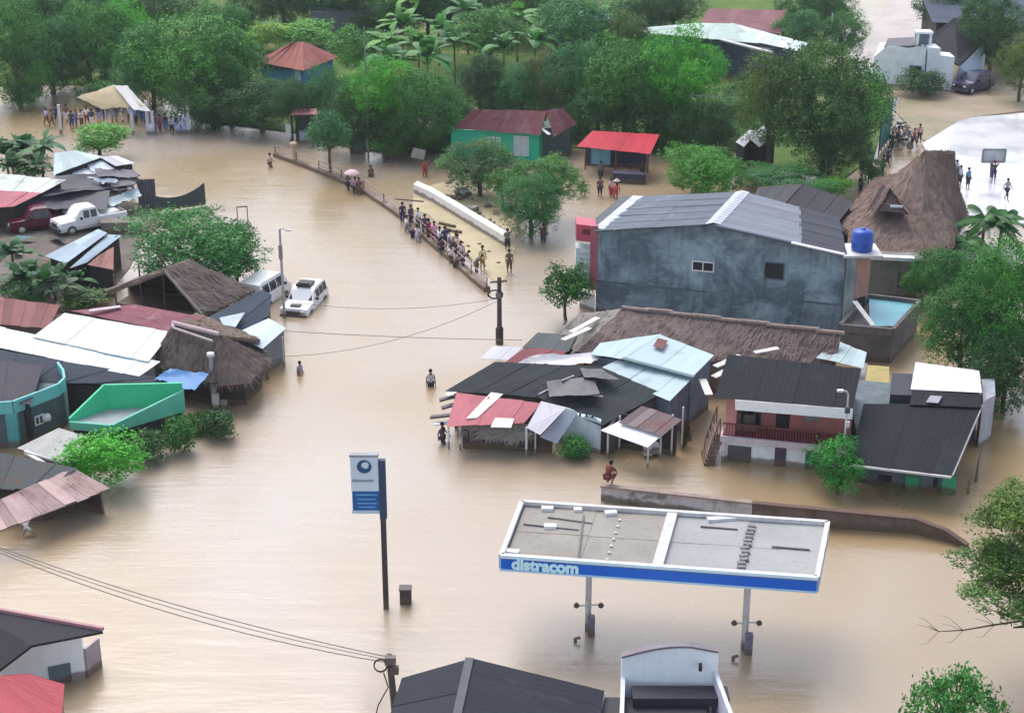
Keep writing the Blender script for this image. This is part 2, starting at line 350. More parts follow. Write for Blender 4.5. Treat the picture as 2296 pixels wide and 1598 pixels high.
# ------------------------------------------------------------------ plants
def leafmesh(name, V, tone, per=4):
    me = bpy.data.meshes.new(name); n = len(V)//per
    me.vertices.add(len(V)); me.vertices.foreach_set('co', np.asarray(V, dtype=np.float32).ravel())
    me.loops.add(n*per); me.loops.foreach_set('vertex_index', np.arange(n*per, dtype=np.int32))
    me.polygons.add(n); me.polygons.foreach_set('loop_start', np.arange(0, n*per, per, dtype=np.int32))
    me.update(calc_edges=True); at = me.attributes.new('tone', 'FLOAT', 'FACE'); at.data.foreach_set('value', np.asarray(tone, dtype=np.float32))
    me.materials.append(M_fol); return me
def crown_mesh(seed, nb, nl, ls, core=.62, rb=(.26, .42), flat=1.0, sparse=0.0, aspect=2.1):
    R = np.random.RandomState(seed)
    d = R.normal(size=(nb, 3)); d /= np.linalg.norm(d, axis=1)[:, None]; d[:, 2] *= flat
    C = d*(core*R.uniform(.55, 1.08, (nb, 1))); C[0] = 0; r = R.uniform(rb[0], rb[1], nb); bt = R.uniform(.12, .88, nb)
    sub = 9; k = nl//nb
    V = []; TN = []
    for b in range(nb):
        # each lobe is a bunch of leaf sprays
        ns = max(6, k//sub)
        u = R.normal(size=(ns, 3)); u[:, 2] += .35; u /= np.linalg.norm(u, axis=1)[:, None]
        sp = C[b]+u*(r[b]*R.uniform(.6, 1.12, (ns, 1)))
        keep = np.ones(ns, bool)
        for o in range(nb):
            if o != b: keep &= np.linalg.norm(sp-C[o], axis=1) > r[o]*.62
        if sparse: keep &= R.rand(ns) > sparse
        sp = sp[keep]; u = u[keep]; m = len(sp)
        if not m: continue
        p = np.repeat(sp, sub, 0)+R.normal(size=(m*sub, 3))*ls*1.5; n0 = np.repeat(u, sub, 0)*.9+R.normal(size=(m*sub, 3))*.75; n0[:, 2] += .35
        n0 /= np.linalg.norm(n0, axis=1)[:, None]
        t = np.cross(n0, R.normal(size=n0.shape)); t /= np.linalg.norm(t, axis=1)[:, None]; s = np.cross(n0, t)
        L = ls*R.uniform(.6, 1.35, (m*sub, 1)); w = L/aspect
        q = np.stack([p-t*L, p-s*w+n0*w*.3, p+t*L, p+s*w+n0*w*.3], 1).reshape(-1, 3); V.append(q)
        st = np.repeat(R.uniform(-.18, .18, m), sub)
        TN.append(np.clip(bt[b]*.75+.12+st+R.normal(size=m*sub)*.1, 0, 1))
    V = np.concatenate(V); return leafmesh('crown', V, np.concatenate(TN))
CROWN = {'big': [crown_mesh(s, 42, 42000, .021, .66, (.2, .40)) for s in (1, 2, 3, 4, 5)],
         'mid': [crown_mesh(s, 20, 9500, .045, .58, (.3, .46)) for s in (11, 12, 13)],
         'bush': [crown_mesh(s, 13, 4200, .075, .52, (.36, .52)) for s in (21, 22, 23)],
         'dense': [crown_mesh(s, 26, 9000, .05, .60, (.34, .42)) for s in (31,)],
         'airy': [crown_mesh(s, 60, 34000, .022, .80, (.12, .24), 1, .12) for s in (41, 42)]}
def trunk_mb(base, top, r, spread, seed, limbs=5):
    R = random.Random(seed); m = MB(); b = Vector(base); t = Vector(top); k = b.lerp(t, .55)+Vector((R.uniform(-.2, .2), R.uniform(-.2, .2), 0))
    m.tube([b, b.lerp(k, .5)+Vector((R.uniform(-.1, .1), 0, 0)), k], r, 8, r*.7)
    for i in range(limbs):
        a = 6.283*i/limbs+R.uniform(-.4, .4); e = k+Vector((math.cos(a)*spread[0]*.6, math.sin(a)*spread[1]*.6, R.uniform(.2, .9)*spread[2]))
        q = k.lerp(e, .5)+Vector((0, 0, .12*spread[2])); m.tube([k, q, e], r*.5, 6, r*.12)
        for j in range(2):
            f = e+Vector((R.uniform(-.4, .4)*spread[0], R.uniform(-.4, .4)*spread[1], R.uniform(-.1, .35)*spread[2])); m.tube([q, q.lerp(f, .5), f], r*.22, 5, r*.05)
    return m
TC = [0]
def tree(cx, top, bot, w, base, col, label, kind='big', name='tree', cat='tree', group='trees around the flooded town', trunk=True, land=.0, zr=None):
    TC[0] += 1; i = TC[0]
    p = P(cx, base); s = sc_at(p); W = w/s/2.0; cy_ = (top+bot)/2; zc = zat(p.y, cy_); hh = (bot-top)/2/s
    ph = math.atan2(CAMH-zc, p.y); az = math.sqrt(max((hh)**2-(W*math.sin(ph))**2, (.45*hh)**2))/math.cos(ph)
    az = zr or az
    cm = CROWN[kind][i % len(CROWN[kind])]
    th = T(name, label, cat, (p.x, p.y, land-.3), group)
    c = bpy.data.objects.new('crown', cm); COL.objects.link(c); c.parent = th.o
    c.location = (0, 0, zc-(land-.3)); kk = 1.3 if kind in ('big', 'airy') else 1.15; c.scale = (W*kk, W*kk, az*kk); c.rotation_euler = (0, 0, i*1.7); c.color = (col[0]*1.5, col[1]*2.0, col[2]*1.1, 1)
    if trunk: th.part('trunk', trunk_mb((p.x, p.y, land-.6), (p.x, p.y, zc+az*.3), max(.06, min(.32, W*.08)), (W, W, az), i), M_bark)
    return th
def frond(m, o, az, el, L, wd, droop, leaflets=0, tone=.5, R=random):
    d = Vector((math.cos(az), math.sin(az), 0)); s = Vector((-math.sin(az), math.cos(az), 0)); k = 7; pts = []
    for i in range(k+1):
        t = i/k; pts.append(o+d*(L*t*math.cos(el))+Vector((0, 0, L*(math.sin(el)*t-droop*t*t))))
    if leaflets:
        m.tube(pts, .03, 4, .008, tone)
        for i in range(leaflets):
            t = (i+.6)/leaflets; j = min(k-1, int(t*k)); c = pts[j].lerp(pts[j+1], t*k-j); ll = wd*math.sin(math.pi*(.12+.8*t))*R.uniform(.85, 1.15)
            for sg in (-1, 1):
                e = c+s*sg*ll*.85+d*ll*.45-Vector((0, 0, ll*.42)); a = d*.045
                m.add([c-a, c+a, e+a*.3, e-a*.3], [[0, 1, 2, 3]], None, min(1, max(0, tone+R.uniform(-.2, .2))))
    else:
        for i in range(k):
            w0 = wd*math.sin(math.pi*min(1, .08+.92*i/k))**.7 if i else .04; w1 = wd*math.sin(math.pi*min(.985, .08+.92*(i+1)/k))**.7
            dr = Vector((0, 0, -.12*wd)); tn = min(1, max(0, tone+R.uniform(-.15, .15)))
            for sg in (-1, 1):
                if R.random() < .08: continue
                m.add([pts[i], pts[i+1], pts[i+1]+s*sg*w1+dr, pts[i]+s*sg*w0+dr], [[0, 1, 2, 3]], None, tn)
def banana_leaves(seed, n=11, palm=False):
    R = random.Random(seed); m = MB()
    for i in range(n):
        a = 6.283*i/n*1.618*1.0+R.uniform(-.3, .3); el = R.uniform(.25, 1.25)
        if palm: frond(m, Vector((0, 0, 0)), a, R.uniform(-.1, 1.1), R.uniform(.85, 1.05), .28, R.uniform(.45, .75), 16, R.uniform(.3, .9), R)
        else: frond(m, Vector((0, 0, 0)), a, el, R.uniform(.8, 1.1), .17, R.uniform(.35, .7), 0, R.uniform(.25, .95), R)
    return m
BAN = []; PAL = []
for s_ in range(4):
    o_ = banana_leaves(s_, 12).obj('leaves', M_fol); BAN.append(o_.data); bpy.data.objects.remove(o_)
for s_ in range(3):
    o_ = banana_leaves(50+s_, 20, True).obj('fronds', M_fol); PAL.append(o_.data); bpy.data.objects.remove(o_)
def banana(cx, base, h, L, col, label, palm=False, group=None, lean=0.0):
    TC[0] += 1; i = TC[0]; p = P(cx, base)
    th = T('palm_tree' if palm else 'banana_plant', label, 'palm tree' if palm else 'banana plant', (p.x, p.y, -.3), group or ('coconut palms' if palm else 'banana plants'))
    me = (PAL if palm else BAN)[i % (3 if palm else 4)]
    c = bpy.data.objects.new('fronds' if palm else 'leaves', me); COL.objects.link(c); c.parent = th.o; c.location = (lean, 0, h+.3); c.scale = (L, L, L); c.rotation_euler = (0, 0, i*2.1); c.color = (*col, 1)
    th.part('trunk', MB().tube([p+Vector((0, 0, -.3)), p+Vector((lean*.4, 0, h*.5)), p+Vector((lean, 0, h+.05))], .14 if palm else .11, 8, .08), M_bark if palm else plain((.13, .16, .07), .7, .4, 'banana_stem', 4))
    return th
DK, MD, BR, YL, TL, OL = (.026, .075, .034), (.040, .120, .040), (.055, .205, .035), (.15, .23, .05), (.035, .115, .065), (.07, .105, .035)
TR = [
 (45, 20, 225, 170, 232, MD, 'mid green bushy tree at the far left edge of the wooded bank'), (120, 45, 200, 150, 212, TL, 'bluish green tree standing over the people on the far left bank'),
 (205, 20, 190, 190, 200, MD, 'green tree beside the tawny flooded lane at the upper left'), (285, 10, 175, 150, 185, BR, 'lighter green tree at the top left of the wooded bank'),
 (345, 70, 235, 150, 245, TL, 'tree behind the white tent at the far flooded street'), (440, 42, 235, 270, 262, (.045, .145, .04), 'largest broad green tree spreading over the far street, left of the red hipped roof'),
 (520, 90, 245, 150, 270, MD, 'round green tree touching the left side of the red hipped pavilion'), (480, 170, 285, 160, 287, DK, 'dark low tree overhanging the water right of the people on the street'),
 (590, 178, 290, 170, 296, DK, 'very dark tree in front of the blue walls of the red roofed pavilion'), (655, 185, 262, 90, 315, DK, 'dark tree behind the little red roofed kiosk'),
 (395, -25, 60, 150, 90, MD, 'tree peeking over the top edge behind the largest tree'), (500, 5, 85, 120, 110, (.04, .13, .05), 'small tree on the rise left of the pale field'),
 (745, 160, 275, 120, 300, TL, 'bluish tree just right of the red roofed kiosk'), (790, 200, 330, 130, 345, DK, 'dark tree between the kiosk and the tall utility pole'),
 (865, 140, 270, 150, 345, BR, 'bright green tree crown beside the tall utility pole'), (950, 165, 325, 170, 350, MD, 'dome shaped green tree left of the green house'),
 (880, 250, 345, 130, 350, DK, 'dark tree above the parked red tricycle'), (1080, 130, 235, 110, 285, (.02, .055, .032), 'darkest round tree right behind the maroon roof of the green house'),
 (1010, 200, 300, 90, 330, DK, 'dark narrow tree left of the maroon roof'), (1165, 150, 245, 110, 290, TL, 'bluish green tree right of the darkest round tree'),
 (1300, 100, 245, 150, 300, TL, 'soft green tree between the maroon roof and the red shack'), (1400, 90, 260, 200, 320, MD, 'wide mid green tree behind the red shack'),
 (1520, 85, 270, 190, 325, BR, 'bright green domed tree below the long pale roof'), (1560, 105, 200, 110, 300, (.05, .22, .03), 'brightest green tree top beside the slate blue warehouse wall'),
 (1340, 190, 300, 150, 322, DK, 'dark tree directly behind the red awning shack'), (1450, 200, 315, 150, 330, DK, 'dark tree right behind the red awning shack'),
 (1570, 220, 340, 130, 350, DK, 'dark tree under the white crossbar frame'),
 (1720, 140, 310, 160, 385, OL, 'olive tree on the left of the big dark crown'), (1840, 105, 370, 240, 405, (.038, .085, .04), 'big dark green tree in front of the teal fence'),
 (1930, 170, 300, 110, 340, BR, 'bright green tree touching the teal fence'), (1860, 240, 385, 170, 412, DK, 'dark lower tree under the big dark crown'),
 (1890, 25, 120, 90, 150, MD, 'tree beside the thin white lamp pole at the top'), (1790, 30, 110, 110, 150, TL, 'tree behind the pale warehouse roof end'),
 (1100, 20, 130, 170, 180, MD, 'mid green tree at the top middle among the banana plants'), (1290, 0, 120, 180, 180, TL, 'tree at the top beyond the banana grove'),
 (1190, -30, 60, 150, 100, DK, 'dark tree cut by the top edge over the banana grove'), (1400, 25, 120, 110, 190, (.06, .10, .05), 'greyish tree in front of the long pale roof left end'),
 (2215, -10, 120, 150, 180, DK, 'very dark tree in the top right corner'), (2130, -40, 70, 150, 90, DK, 'dark tree behind the black gabled roof'), (2285, 90, 200, 110, 230, OL, 'olive shrubby tree behind the dark jeep'),
 (560, -10, 70, 100, 80, DK, 'dark treetop above the pale field on the left'), (960, -30, 60, 130, 90, DK, 'dark treetop above the grey shed at the top'),
]
for x, t, b, w, bs, c, lb in TR: tree(x, t, b, w, bs, c, lb, 'big', land=.12, group='trees on the far bank')
tree(1225, 120, 240, 110, 290, (.12, .12, .09), 'grey brown half bare tree in the middle of the far bank', 'airy', group='trees on the far bank')
tree(600, 50, 105, 130, 120, YL, 'yellow green shrub left of the red hipped roof', 'mid', 'shrub', 'shrub', 'shrubs on the pale field', trunk=False)
tree(700, 45, 100, 150, 112, (.07, .19, .06), 'green shrub on the pale field behind the red hipped roof', 'mid', 'shrub', 'shrub', 'shrubs on the pale field', trunk=False)
tree(790, 60, 150, 120, 175, (.06, .16, .05), 'green shrub right behind the red hipped roof', 'mid', 'shrub', 'shrub', 'shrubs on the pale field', trunk=False)
tree(742, 246, 345, 98, 388, (.03, .105, .06), 'small cone shaped tree with a bare trunk standing in the water near the curb', 'dense', group='lone trees in the water', land=0)
tree(1075, 320, 425, 165, 440, (.045, .10, .05), 'dull green tree in front of the green house wall', 'big', group='trees by the green house', land=0)
tree(1225, 352, 455, 165, 500, (.04, .12, .035), 'green tree on the corner right of the green house', 'big', group='trees by the green house', land=0)
tree(1190, 400, 515, 140, 530, (.03, .11, .05), 'nearest leafy tree behind the white curved wall', 'big', group='trees by the green house', land=0)
tree(1130, 380, 440, 90, 470, MD, 'small green tree between the two larger ones by the green house', 'mid', group='trees by the green house', land=0)
tree(1575, 325, 440, 185, 452, (.05, .16, .035), 'rounded green tree left behind the grey gabled building', 'big', group='trees behind the grey building', land=0)
tree(1770, 372, 440, 190, 455, TL, 'low bluish green hedge tree behind the grey gabled building', 'big', group='trees behind the grey building', land=0)
tree(1860, 395, 440, 110, 455, (.09, .2, .03), 'yellow green shrub beside the big thatched hut', 'mid', 'shrub', 'shrub', 'trees behind the grey building', land=0, trunk=False)
tree(1272, 585, 692, 110, 718, (.02, .085, .022), 'clipped dark round tree on a thin trunk in the water by the red sign', 'dense', group='lone trees in the water', land=0)
tree(1872, 978, 1103, 135, 1104, (.03, .16, .045), 'round green tree in the water before the balcony house', 'mid', group='lone trees in the water', land=0)
tree(1288, 974, 1030, 72, 1024, (.03, .12, .045), 'small dark green bush in the water by the white scalloped wall', 'bush', 'bush', 'bush', 'bushes in the water', land=0, trunk=False)
for a in [(2235, 555, 800, 230, 885, (.03, .12, .03), 'wide green tree at the right edge above the white flat roof'), (2150, 640, 835, 190, 865, (.025, .095, .03), 'darker tree leaning over the white flat roof'),
          (2250, 740, 915, 170, 925, DK, 'dark tree at the right edge beside the white flat roof'), (2105, 560, 680, 130, 700, (.03, .11, .04), 'green tree between the thatched hut and the blue pool sheet'),
          (2060, 600, 660, 80, 690, MD, 'small tree at the corner of the grey block wall'), (2190, 560, 650, 120, 690, MD, 'tree below the palms on the right')]:
    tree(*a[:6], a[6], 'big', group='trees on the right bank', land=0)
tree(2335, 1065, 1300, 330, 1520, OL, 'upper crown of sparse olive leaves at the right edge', 'airy', group='overhanging trees at the lower right', land=0)
tree(2325, 1190, 1415, 350, 1540, (.06, .11, .05), 'sparse branching tree overhanging the water at the right edge', 'airy', group='overhanging trees at the lower right', land=0)
tree(2130, 1505, 1780, 215, 1740, (.035, .12, .05), 'leafy tree top poking into the lower right corner', 'mid', group='overhanging trees at the lower right', land=0)
tree(440, 462, 640, 290, 655, (.035, .13, .06), 'broad green tree leaning over the open fronted thatched hut', 'big', group='trees on the left bank', land=0)
tree(530, 510, 632, 110, 660, MD, 'small green tree on the right flank of the broad left tree', 'mid', group='trees on the left bank', land=0)
tree(225, 276, 345, 145, 358, (.07, .19, .04), 'low light green tree above the pale metal sheets', 'mid', group='trees on the left bank', land=0)
tree(250, 958, 1086, 190, 1088, (.05, .235, .025), 'brightest green bush beside the striped rusty roof', 'mid', 'bush', 'bush', 'bushes along the left bank', land=0, trunk=False)
tree(335, 963, 1032, 85, 1034, (.035, .08, .045), 'dull dark bush right of the brightest bush', 'bush', 'bush', 'bush', 'bushes along the left bank', land=0, trunk=False)
tree(402, 935, 1013, 76, 1012, (.035, .11, .04), 'round bush under the green pillars', 'bush', 'bush', 'bush', 'bushes along the left bank', land=0, trunk=False)
tree(497, 912, 984, 76, 980, (.025, .065, .035), 'darkest round bush at the right end of the left bank row', 'bush', 'bush', 'bush', 'bushes along the left bank', land=0, trunk=False)
tree(448, 918, 972, 70, 968, (.045, .11, .04), 'small bush between the green pillars and the darkest bush', 'bush', 'bush', 'bush', 'bushes along the left bank', land=0, trunk=False)
tree(2062, 152, 215, 105, 216, (.03, .075, .035), 'clipped dark hedge before the white building', 'dense', 'hedge', 'hedge', 'hedges', land=.1, trunk=False)
tree(200, 640, 690, 120, 692, (.05, .09, .04), 'scruffy undergrowth left of the open fronted hut', 'bush', 'bush', 'bush', 'bushes along the left bank', land=0, trunk=False)

# fill-in trees of the wooded bank, each described by its neighbours
F_ = [(30, -20, 70, 'top left corner'), (100, -25, 60, 'top edge near the left corner'), (170, -15, 62, 'top edge above the tawny lane'), (250, -30, 55, 'top edge left of the largest tree'), (320, -20, 62, 'top edge over the largest tree'),
      (640, -60, 32, 'top edge left of the grey shed'), (720, -60, 30, 'top edge behind the grey shed'), (800, -60, 32, 'top edge behind the right part of the grey shed'), (900, -50, 45, 'top edge right of the grey shed'), (1010, -40, 40, 'top edge in the middle'),
      (1100, -40, 50, 'top edge right of the middle'), (1260, -40, 45, 'top edge left of the blue grey roof'), (1440, -20, 62, 'top edge left of the long pale roof'), (1510, -30, 50, 'top edge behind the long pale roof'), (1800, -20, 60, 'top edge left of the road'), (1850, -30, 45, 'top edge beside the road')]
for x, t, b, w in F_: tree(x, t, b+15, 120, b+45, random.choice([DK, MD, TL]), 'green tree filling the '+w, 'big', land=.12, group='trees along the top edge')
for x, y, w, lb in ((880, 330, 90, 'left of the red tricycle'), (1000, 318, 110, 'under the dome shaped tree'), (1120, 215, 130, 'behind the maroon roof, left part'), (1240, 225, 120, 'behind the maroon roof, right part'), (1290, 290, 80, 'beside the left end of the red shack'), (1500, 300, 150, 'right of the red shack roof'),
                    (1640, 250, 110, 'below the slate blue wall'), (1600, 360, 90, 'beside the upright pale slab'), (740, 210, 90, 'right of the red hipped pavilion'), (560, 262, 110, 'below the red hipped pavilion'), (250, 210, 110, 'on the tawny lane rim'), (60, 215, 110, 'at the far left edge'),
                    (1700, 395, 100, 'under the olive tree'), (1950, 385, 70, 'at the foot of the teal fence'), (845, 100, 90, 'beside the pale field, upper'), (850, 240, 80, 'by the tall utility pole'), (1310, 200, 110, 'among the middle trees'), (1440, 110, 90, 'under the long pale roof'), (1760, 160, 90, 'below the pale warehouse roof'), (1660, 215, 120, 'left of the olive tree top'), (1620, 300, 120, 'beside the crossbar frame'), (840, 60, 110, 'right of the grey shed'), (950, 250, 110, 'between the dome shaped tree and the pole'), (1270, 120, 120, 'at the right end of the banana grove'), (1330, 60, 110, 'under the blue grey roof'), (1180, 200, 110, 'below the banana grove')):
    tree(x, y-34, y+22, w, y+26, random.choice([(.03, .09, .035), (.05, .14, .04), (.04, .12, .05)]), 'undergrowth shrub '+lb, 'mid', 'shrub', 'shrub', 'undergrowth shrubs on the far bank', trunk=False, land=.1)
# banana groves
k = 0
adj = ['tall', 'short', 'ragged', 'upright', 'drooping', 'broad leaved', 'young', 'bushy', 'leaning', 'full']
for x, y in [(870, 150), (905, 110), (940, 160), (985, 120), (1020, 165), (1050, 95), (1095, 150), (1130, 190), (1160, 110), (1200, 165), (1240, 100), (1010, 60), (930, 70), (1085, 50), (1150, 55), (1280, 160), (1330, 110), (880, 200), (960, 205), (1350, 170)]:
    j = .0
    th = banana(x, y+30, 3.8+1.3*random.random(), 3.2+1.1*random.random(), random.choice([(.06, .25, .055), (.05, .20, .06), (.085, .28, .06)]), '%s banana plant of the top middle grove, %s' % (adj[k % 10], ['near the pole', 'at its upper rim', 'in its left half', 'in its upper left', 'at its centre', 'at its top centre', 'in its right half', 'low on its right side', 'in its upper right', 'beside the grey half bare tree', 'at its right rim', 'top left', 'second at the top', 'top middle', 'top right', 'behind the maroon roof', 'below the pale roof end', 'lowest on the left by the pole', 'lowest in its middle', 'farthest right'][k]), group='banana grove at the top middle'); k += 1
for (x, y, h, L, c, lb) in [(55, 150, 3, 3.6, (.07, .17, .07), 'pale leaved banana plant at the upper left edge'), (110, 130, 2.8, 3.2, (.05, .14, .07), 'banana plant beside the pale leaved one at the upper left'), (160, 165, 2.5, 3, MD, 'banana plant over the tawny lane'),
    (60, 395, 2.2, 3.0, (.035, .14, .055), 'banana plant left of the pale metal sheets'), (98, 405, 2.6, 3.0, (.05, .16, .08), 'tallest banana plant by the pale metal sheets'), (35, 430, 2.0, 2.6, MD, 'banana plant cut by the left edge above the pink roof'),
    (55, 690, 1.9, 2.2, (.02, .11, .035), 'dark banana plant behind the rust red roof'), (105, 700, 2.0, 2.2, (.03, .12, .04), 'banana plant right behind the rust red roof corner'), (150, 700, 1.7, 2.0, (.03, .09, .045), 'banana plant nearest the round boulder'), (35, 640, 2.2, 2.4, (.025, .12, .04), 'highest banana plant at the left edge by the blue grey roof')]:
    banana(x, y, h, L, c, lb, group='banana plants on the left bank')
for (x, y, h, L, lb) in [(2198, 585, 3.0, 2.5, 'tallest palm right of the big thatched hut'), (2240, 560, 2.2, 2.2, 'palm at the right edge by the court'), (2160, 600, 1.8, 2.0, 'low palm in the shade of the thatched hut')]:
    banana(x, y, h, L, (.04, .17, .045), lb, True)
for (x, y, h, L, lb) in [(70, 665, 1.6, 2.3, 'second row banana plant low behind the rust red roof'), (125, 675, 1.4, 2.2, 'drooping banana plant between the boulder and the blue grey sheds'), (175, 672, 1.2, 1.8, 'smallest banana plant right of the boulder'), (78, 425, 1.7, 2.4, 'banana plant low in front of the pale metal sheets'), (20, 400, 2.0, 2.6, 'banana plant at the extreme left edge')]:
    banana(x, y, h, L, (.03, .12, .04), lb, group='banana plants on the left bank')
tree(60, 610, 690, 120, 692, (.03, .10, .035), 'dense green shrub at the left edge among the banana plants', 'mid', 'shrub', 'shrub', 'bushes along the left bank', land=0, trunk=False)
tree(70, 340, 400, 100, 405, (.035, .11, .045), 'green shrub at the foot of the tallest banana plant', 'mid', 'shrub', 'shrub', 'bushes along the left bank', land=0, trunk=False)
# bare branch reaching out of the lower right tree
def bough(name, px, label):
    m = MB(); pts = [P(x, y, z) for x, y, z in px]; m.tube(pts, .045, 6, .012)
    for i in range(1, len(pts)-1):
        for sg in (-1, 1, .4): m.tube([pts[i], pts[i]+Vector((-.5, .3*sg, .35*sg)), pts[i]+Vector((-.8, .4*sg, .35*sg+.05))], .012, 5, .004)
    return single(name, m, M_bark, label, 'branch')
bough('bare_branch', [(2300, 1390, 3), (2230, 1400, 3), (2160, 1412, 3), (2105, 1415, 3), (2082, 1402, 3)], 'long bare branch reaching left over the water from the lower right tree')
# ------------------------------------------------------------------ buildings
Z = Vector((0, 0, 1))
def wpanel(m, A, B, u0, u1, z0, z1, d0=-.02, d1=.04, tone=.5):
    d = Vector((B.x-A.x, B.y-A.y, 0)); n = Vector((d.y, -d.x, 0)).normalized()
    if n.y > 0 or (abs(n.y) < 1e-3 and n.x > 0): n = -n
    a, b = Vector((A.x, A.y, 0))+d*u0, Vector((A.x, A.y, 0))+d*u1
    vs = [p+n*k+Z*z for k in (d0, d1) for p, z in ((a, z0), (b, z0), (b, z1), (a, z1))]
    return m.add(vs, [[0, 1, 2, 3], [4, 7, 6, 5], [0, 4, 5, 1], [1, 5, 6, 2], [2, 6, 7, 3], [3, 7, 4, 0]], None, tone)
def pxpanel(m, A, B, x0, y0, x1, y1, d0=-.02, d1=.04):
    (ua, za), (ub, zb) = onplane(x0, y1, A, B), onplane(x1, y0, A, B); return wpanel(m, A, B, ua, ub, min(za, zb), max(za, zb), d0, d1)
def window(th, A, B, x0, y0, x1, y1, frame=M_white, pane=M_gl, name='window', fw=.07, bars=1, parent=None):
    (ua, za), (ub, zb) = onplane(x0, y1, A, B), onplane(x1, y0, A, B)
    L = (Vector((B.x-A.x, B.y-A.y, 0))).length; f = fw/L; za, zb = min(za, zb), max(za, zb); za = max(za, -.3)
    m = MB(); wpanel(m, A, B, ua, ub, za, za+fw, .0, .07); wpanel(m, A, B, ua, ub, zb-fw, zb, .0, .07)
    wpanel(m, A, B, ua, ua+f, za+fw, zb-fw, .0, .068); wpanel(m, A, B, ub-f, ub, za+fw, zb-fw, .0, .068)
    for i in range(bars):
        u = ua+(ub-ua)*(i+1)/(bars+1); wpanel(m, A, B, u-f*.4, u+f*.4, za+fw, zb-fw, .0, .066)
    w = th.part(name, m, frame, parent); th.part('pane', wpanel(MB(), A, B, ua+f, ub-f, za+fw, zb-fw, -.01, .025), pane, w); return w
def posts(th, pts, r, mat, name='post'):
    for a, z in pts: th.part(name, MB().tube([Vector((a.x, a.y, -.8)), Vector((a.x, a.y, z))], r, 8), mat)
def inset(pts, k=.06):
    c = sum((Vector((p[0], p[1], 0)) for p in pts), Vector())/len(pts)
    return [Vector((p[0]+(c.x-p[0])*k, p[1]+(c.y-p[1])*k, p[2])) for p in pts]
def shed(name, label, cat, quads, mat, wall=M_conc, group='houses and sheds in the flood', w=.9, L=2.4, open_front=False, drop=0, th_name='roof', solid=None, postm=M_wood, kin=.1):
    """quads: list of 4 (x,y,z) roof corners in plan pixels, first edge = sheet width direction"""
    Q = [[P(*p) for p in q] for q in quads]; allp = [p for q in Q for p in q]
    c = sum(allp, Vector())/len(allp); t = T(name, label, cat, (c.x, c.y, 0), group); rf = []
    for i, q in enumerate(Q):
        rf.append(t.part('roof', MB().sheets(q, w, L, .1, drop=drop), mat if not isinstance(mat, list) else mat[i]))
        m = MB()
        m.block([p-Z*.14 for p in inset(q, kin)] if not solid else [P(*p) for p in solid], -1.0)
        if not open_front: t.part('wall', m, wall)
        else:
            b = [p-Z*.12 for p in inset(q, kin)]; posts(t, [(p, p.z) for p in b], .06, postm)
            k = sorted(range(4), key=lambda j: -b[j].y)[:2]; A, B = b[k[0]], b[k[1]]
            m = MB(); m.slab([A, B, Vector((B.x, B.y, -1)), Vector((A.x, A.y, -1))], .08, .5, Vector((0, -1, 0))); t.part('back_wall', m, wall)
            mm_ = MB()
            for j in range(4): mm_.bar(b[j], b[(j+1) % 4], .09)
            t.part('roof_frame', mm_, postm)
    return t
G_ = 'houses and sheds in the flood'
# --- big grey gabled building
FL, FR, FM = up(1335, 700, 517), up(1882, 757, 567), up(1591, 727, 501)
bl, br, bm = P(1426, 443, FL.z), P(1878, 490, FR.z), P(1666, 432, FM.z)
gb = T('gabled_building', 'large dark grey two storey building with a mottled gable wall facing the camera', 'building', (FM.x, FM.y, 0), G_)
Mg = weathered((.11, .16, .195), (.33, .44, .50), 'stained_grey_wall', .30, .9, .44, .62)
m = MB(); k = [FL, FM, FR, br, bm, bl]; m.block([p-Z*.05 for p in k], -1); m.v = m.v; wallo = gb.part('wall', m, Mg)
roofL = metal((.13, .16, .20), .16, .5, (.36, .38, .43), .22, .5, .75); roofR = metal((.23, .25, .30), .12, .5, (.12, .12, .14), .22, .45, .5)
dn = Vector((FL.x-bl.x, FL.y-bl.y, 0)).normalized()*.35; U = Z*.06
gb.part('roof', MB().sheets([bm+U, FM+dn+U, FL+dn+U, bl+U], .8, 3.2), roofL, label='darker left roof slope with pale streaks')
cR, dR = FM.lerp(FR, .66), bm.lerp(br, .60)
gb.part('roof', MB().sheets([FM+dn+U, bm+U, dR+U, cR+dn+U], .8, 3.2), roofR, label='pale grey right roof slope')
gb.part('roof_patch', MB().sheets([cR+dn+U, dR+U, br+U, FR+dn+U], .9, 3), metal((.06, .065, .085), .1, .5, (.12, .1, .1)), label='dark lower panel of the right roof slope')
rc = MB()
for i in range(16):
    a, b = (FM+dn).lerp(bm, i/16), (FM+dn).lerp(bm, (i+.8)/16); rc.slab([a+Vector((-.45, 0, .07)), a+Vector((0, 0, .17)), b+Vector((0, 0, .17)), b+Vector((-.45, 0, .07))], .03); rc.slab([a+Vector((.45, 0, .05)), a+Vector((0, 0, .175)), b+Vector((0, 0, .175)), b+Vector((.45, 0, .05))], .03)
gb.part('ridge_cap', rc, plain((.55, .58, .66), .5, .3, 'ridge_metal'))
gt = MB().bar(FM+dn*1.15-Z*.02, FR+dn*1.15-Z*.02, .12, .14); gb.part('verge', gt, plain((.10, .13, .18), .6))
gb.part('gutter', MB().bar(FM.lerp(FR, .6)+dn*1.3+Z*.04, FR+dn*1.3+Z*.04, .3, .08), M_white)
window(gb, FL, FR, 1551, 588, 1602, 606, bars=1); window(gb, FL, FR, 1712, 590, 1760, 624, frame=plain((.1, .13, .17)), bars=0)
sp = MB()
for x0, y0, x1, y1 in ((1345, 700, 1882, 700),): pass
gb.part('band', wpanel(MB(), FL, FR, .0, 1.0, zat(FM.y, 655)-.08, zat(FM.y, 655)+.05, .0, .03), weathered((.10, .14, .17), (.2, .27, .3), 'band'))
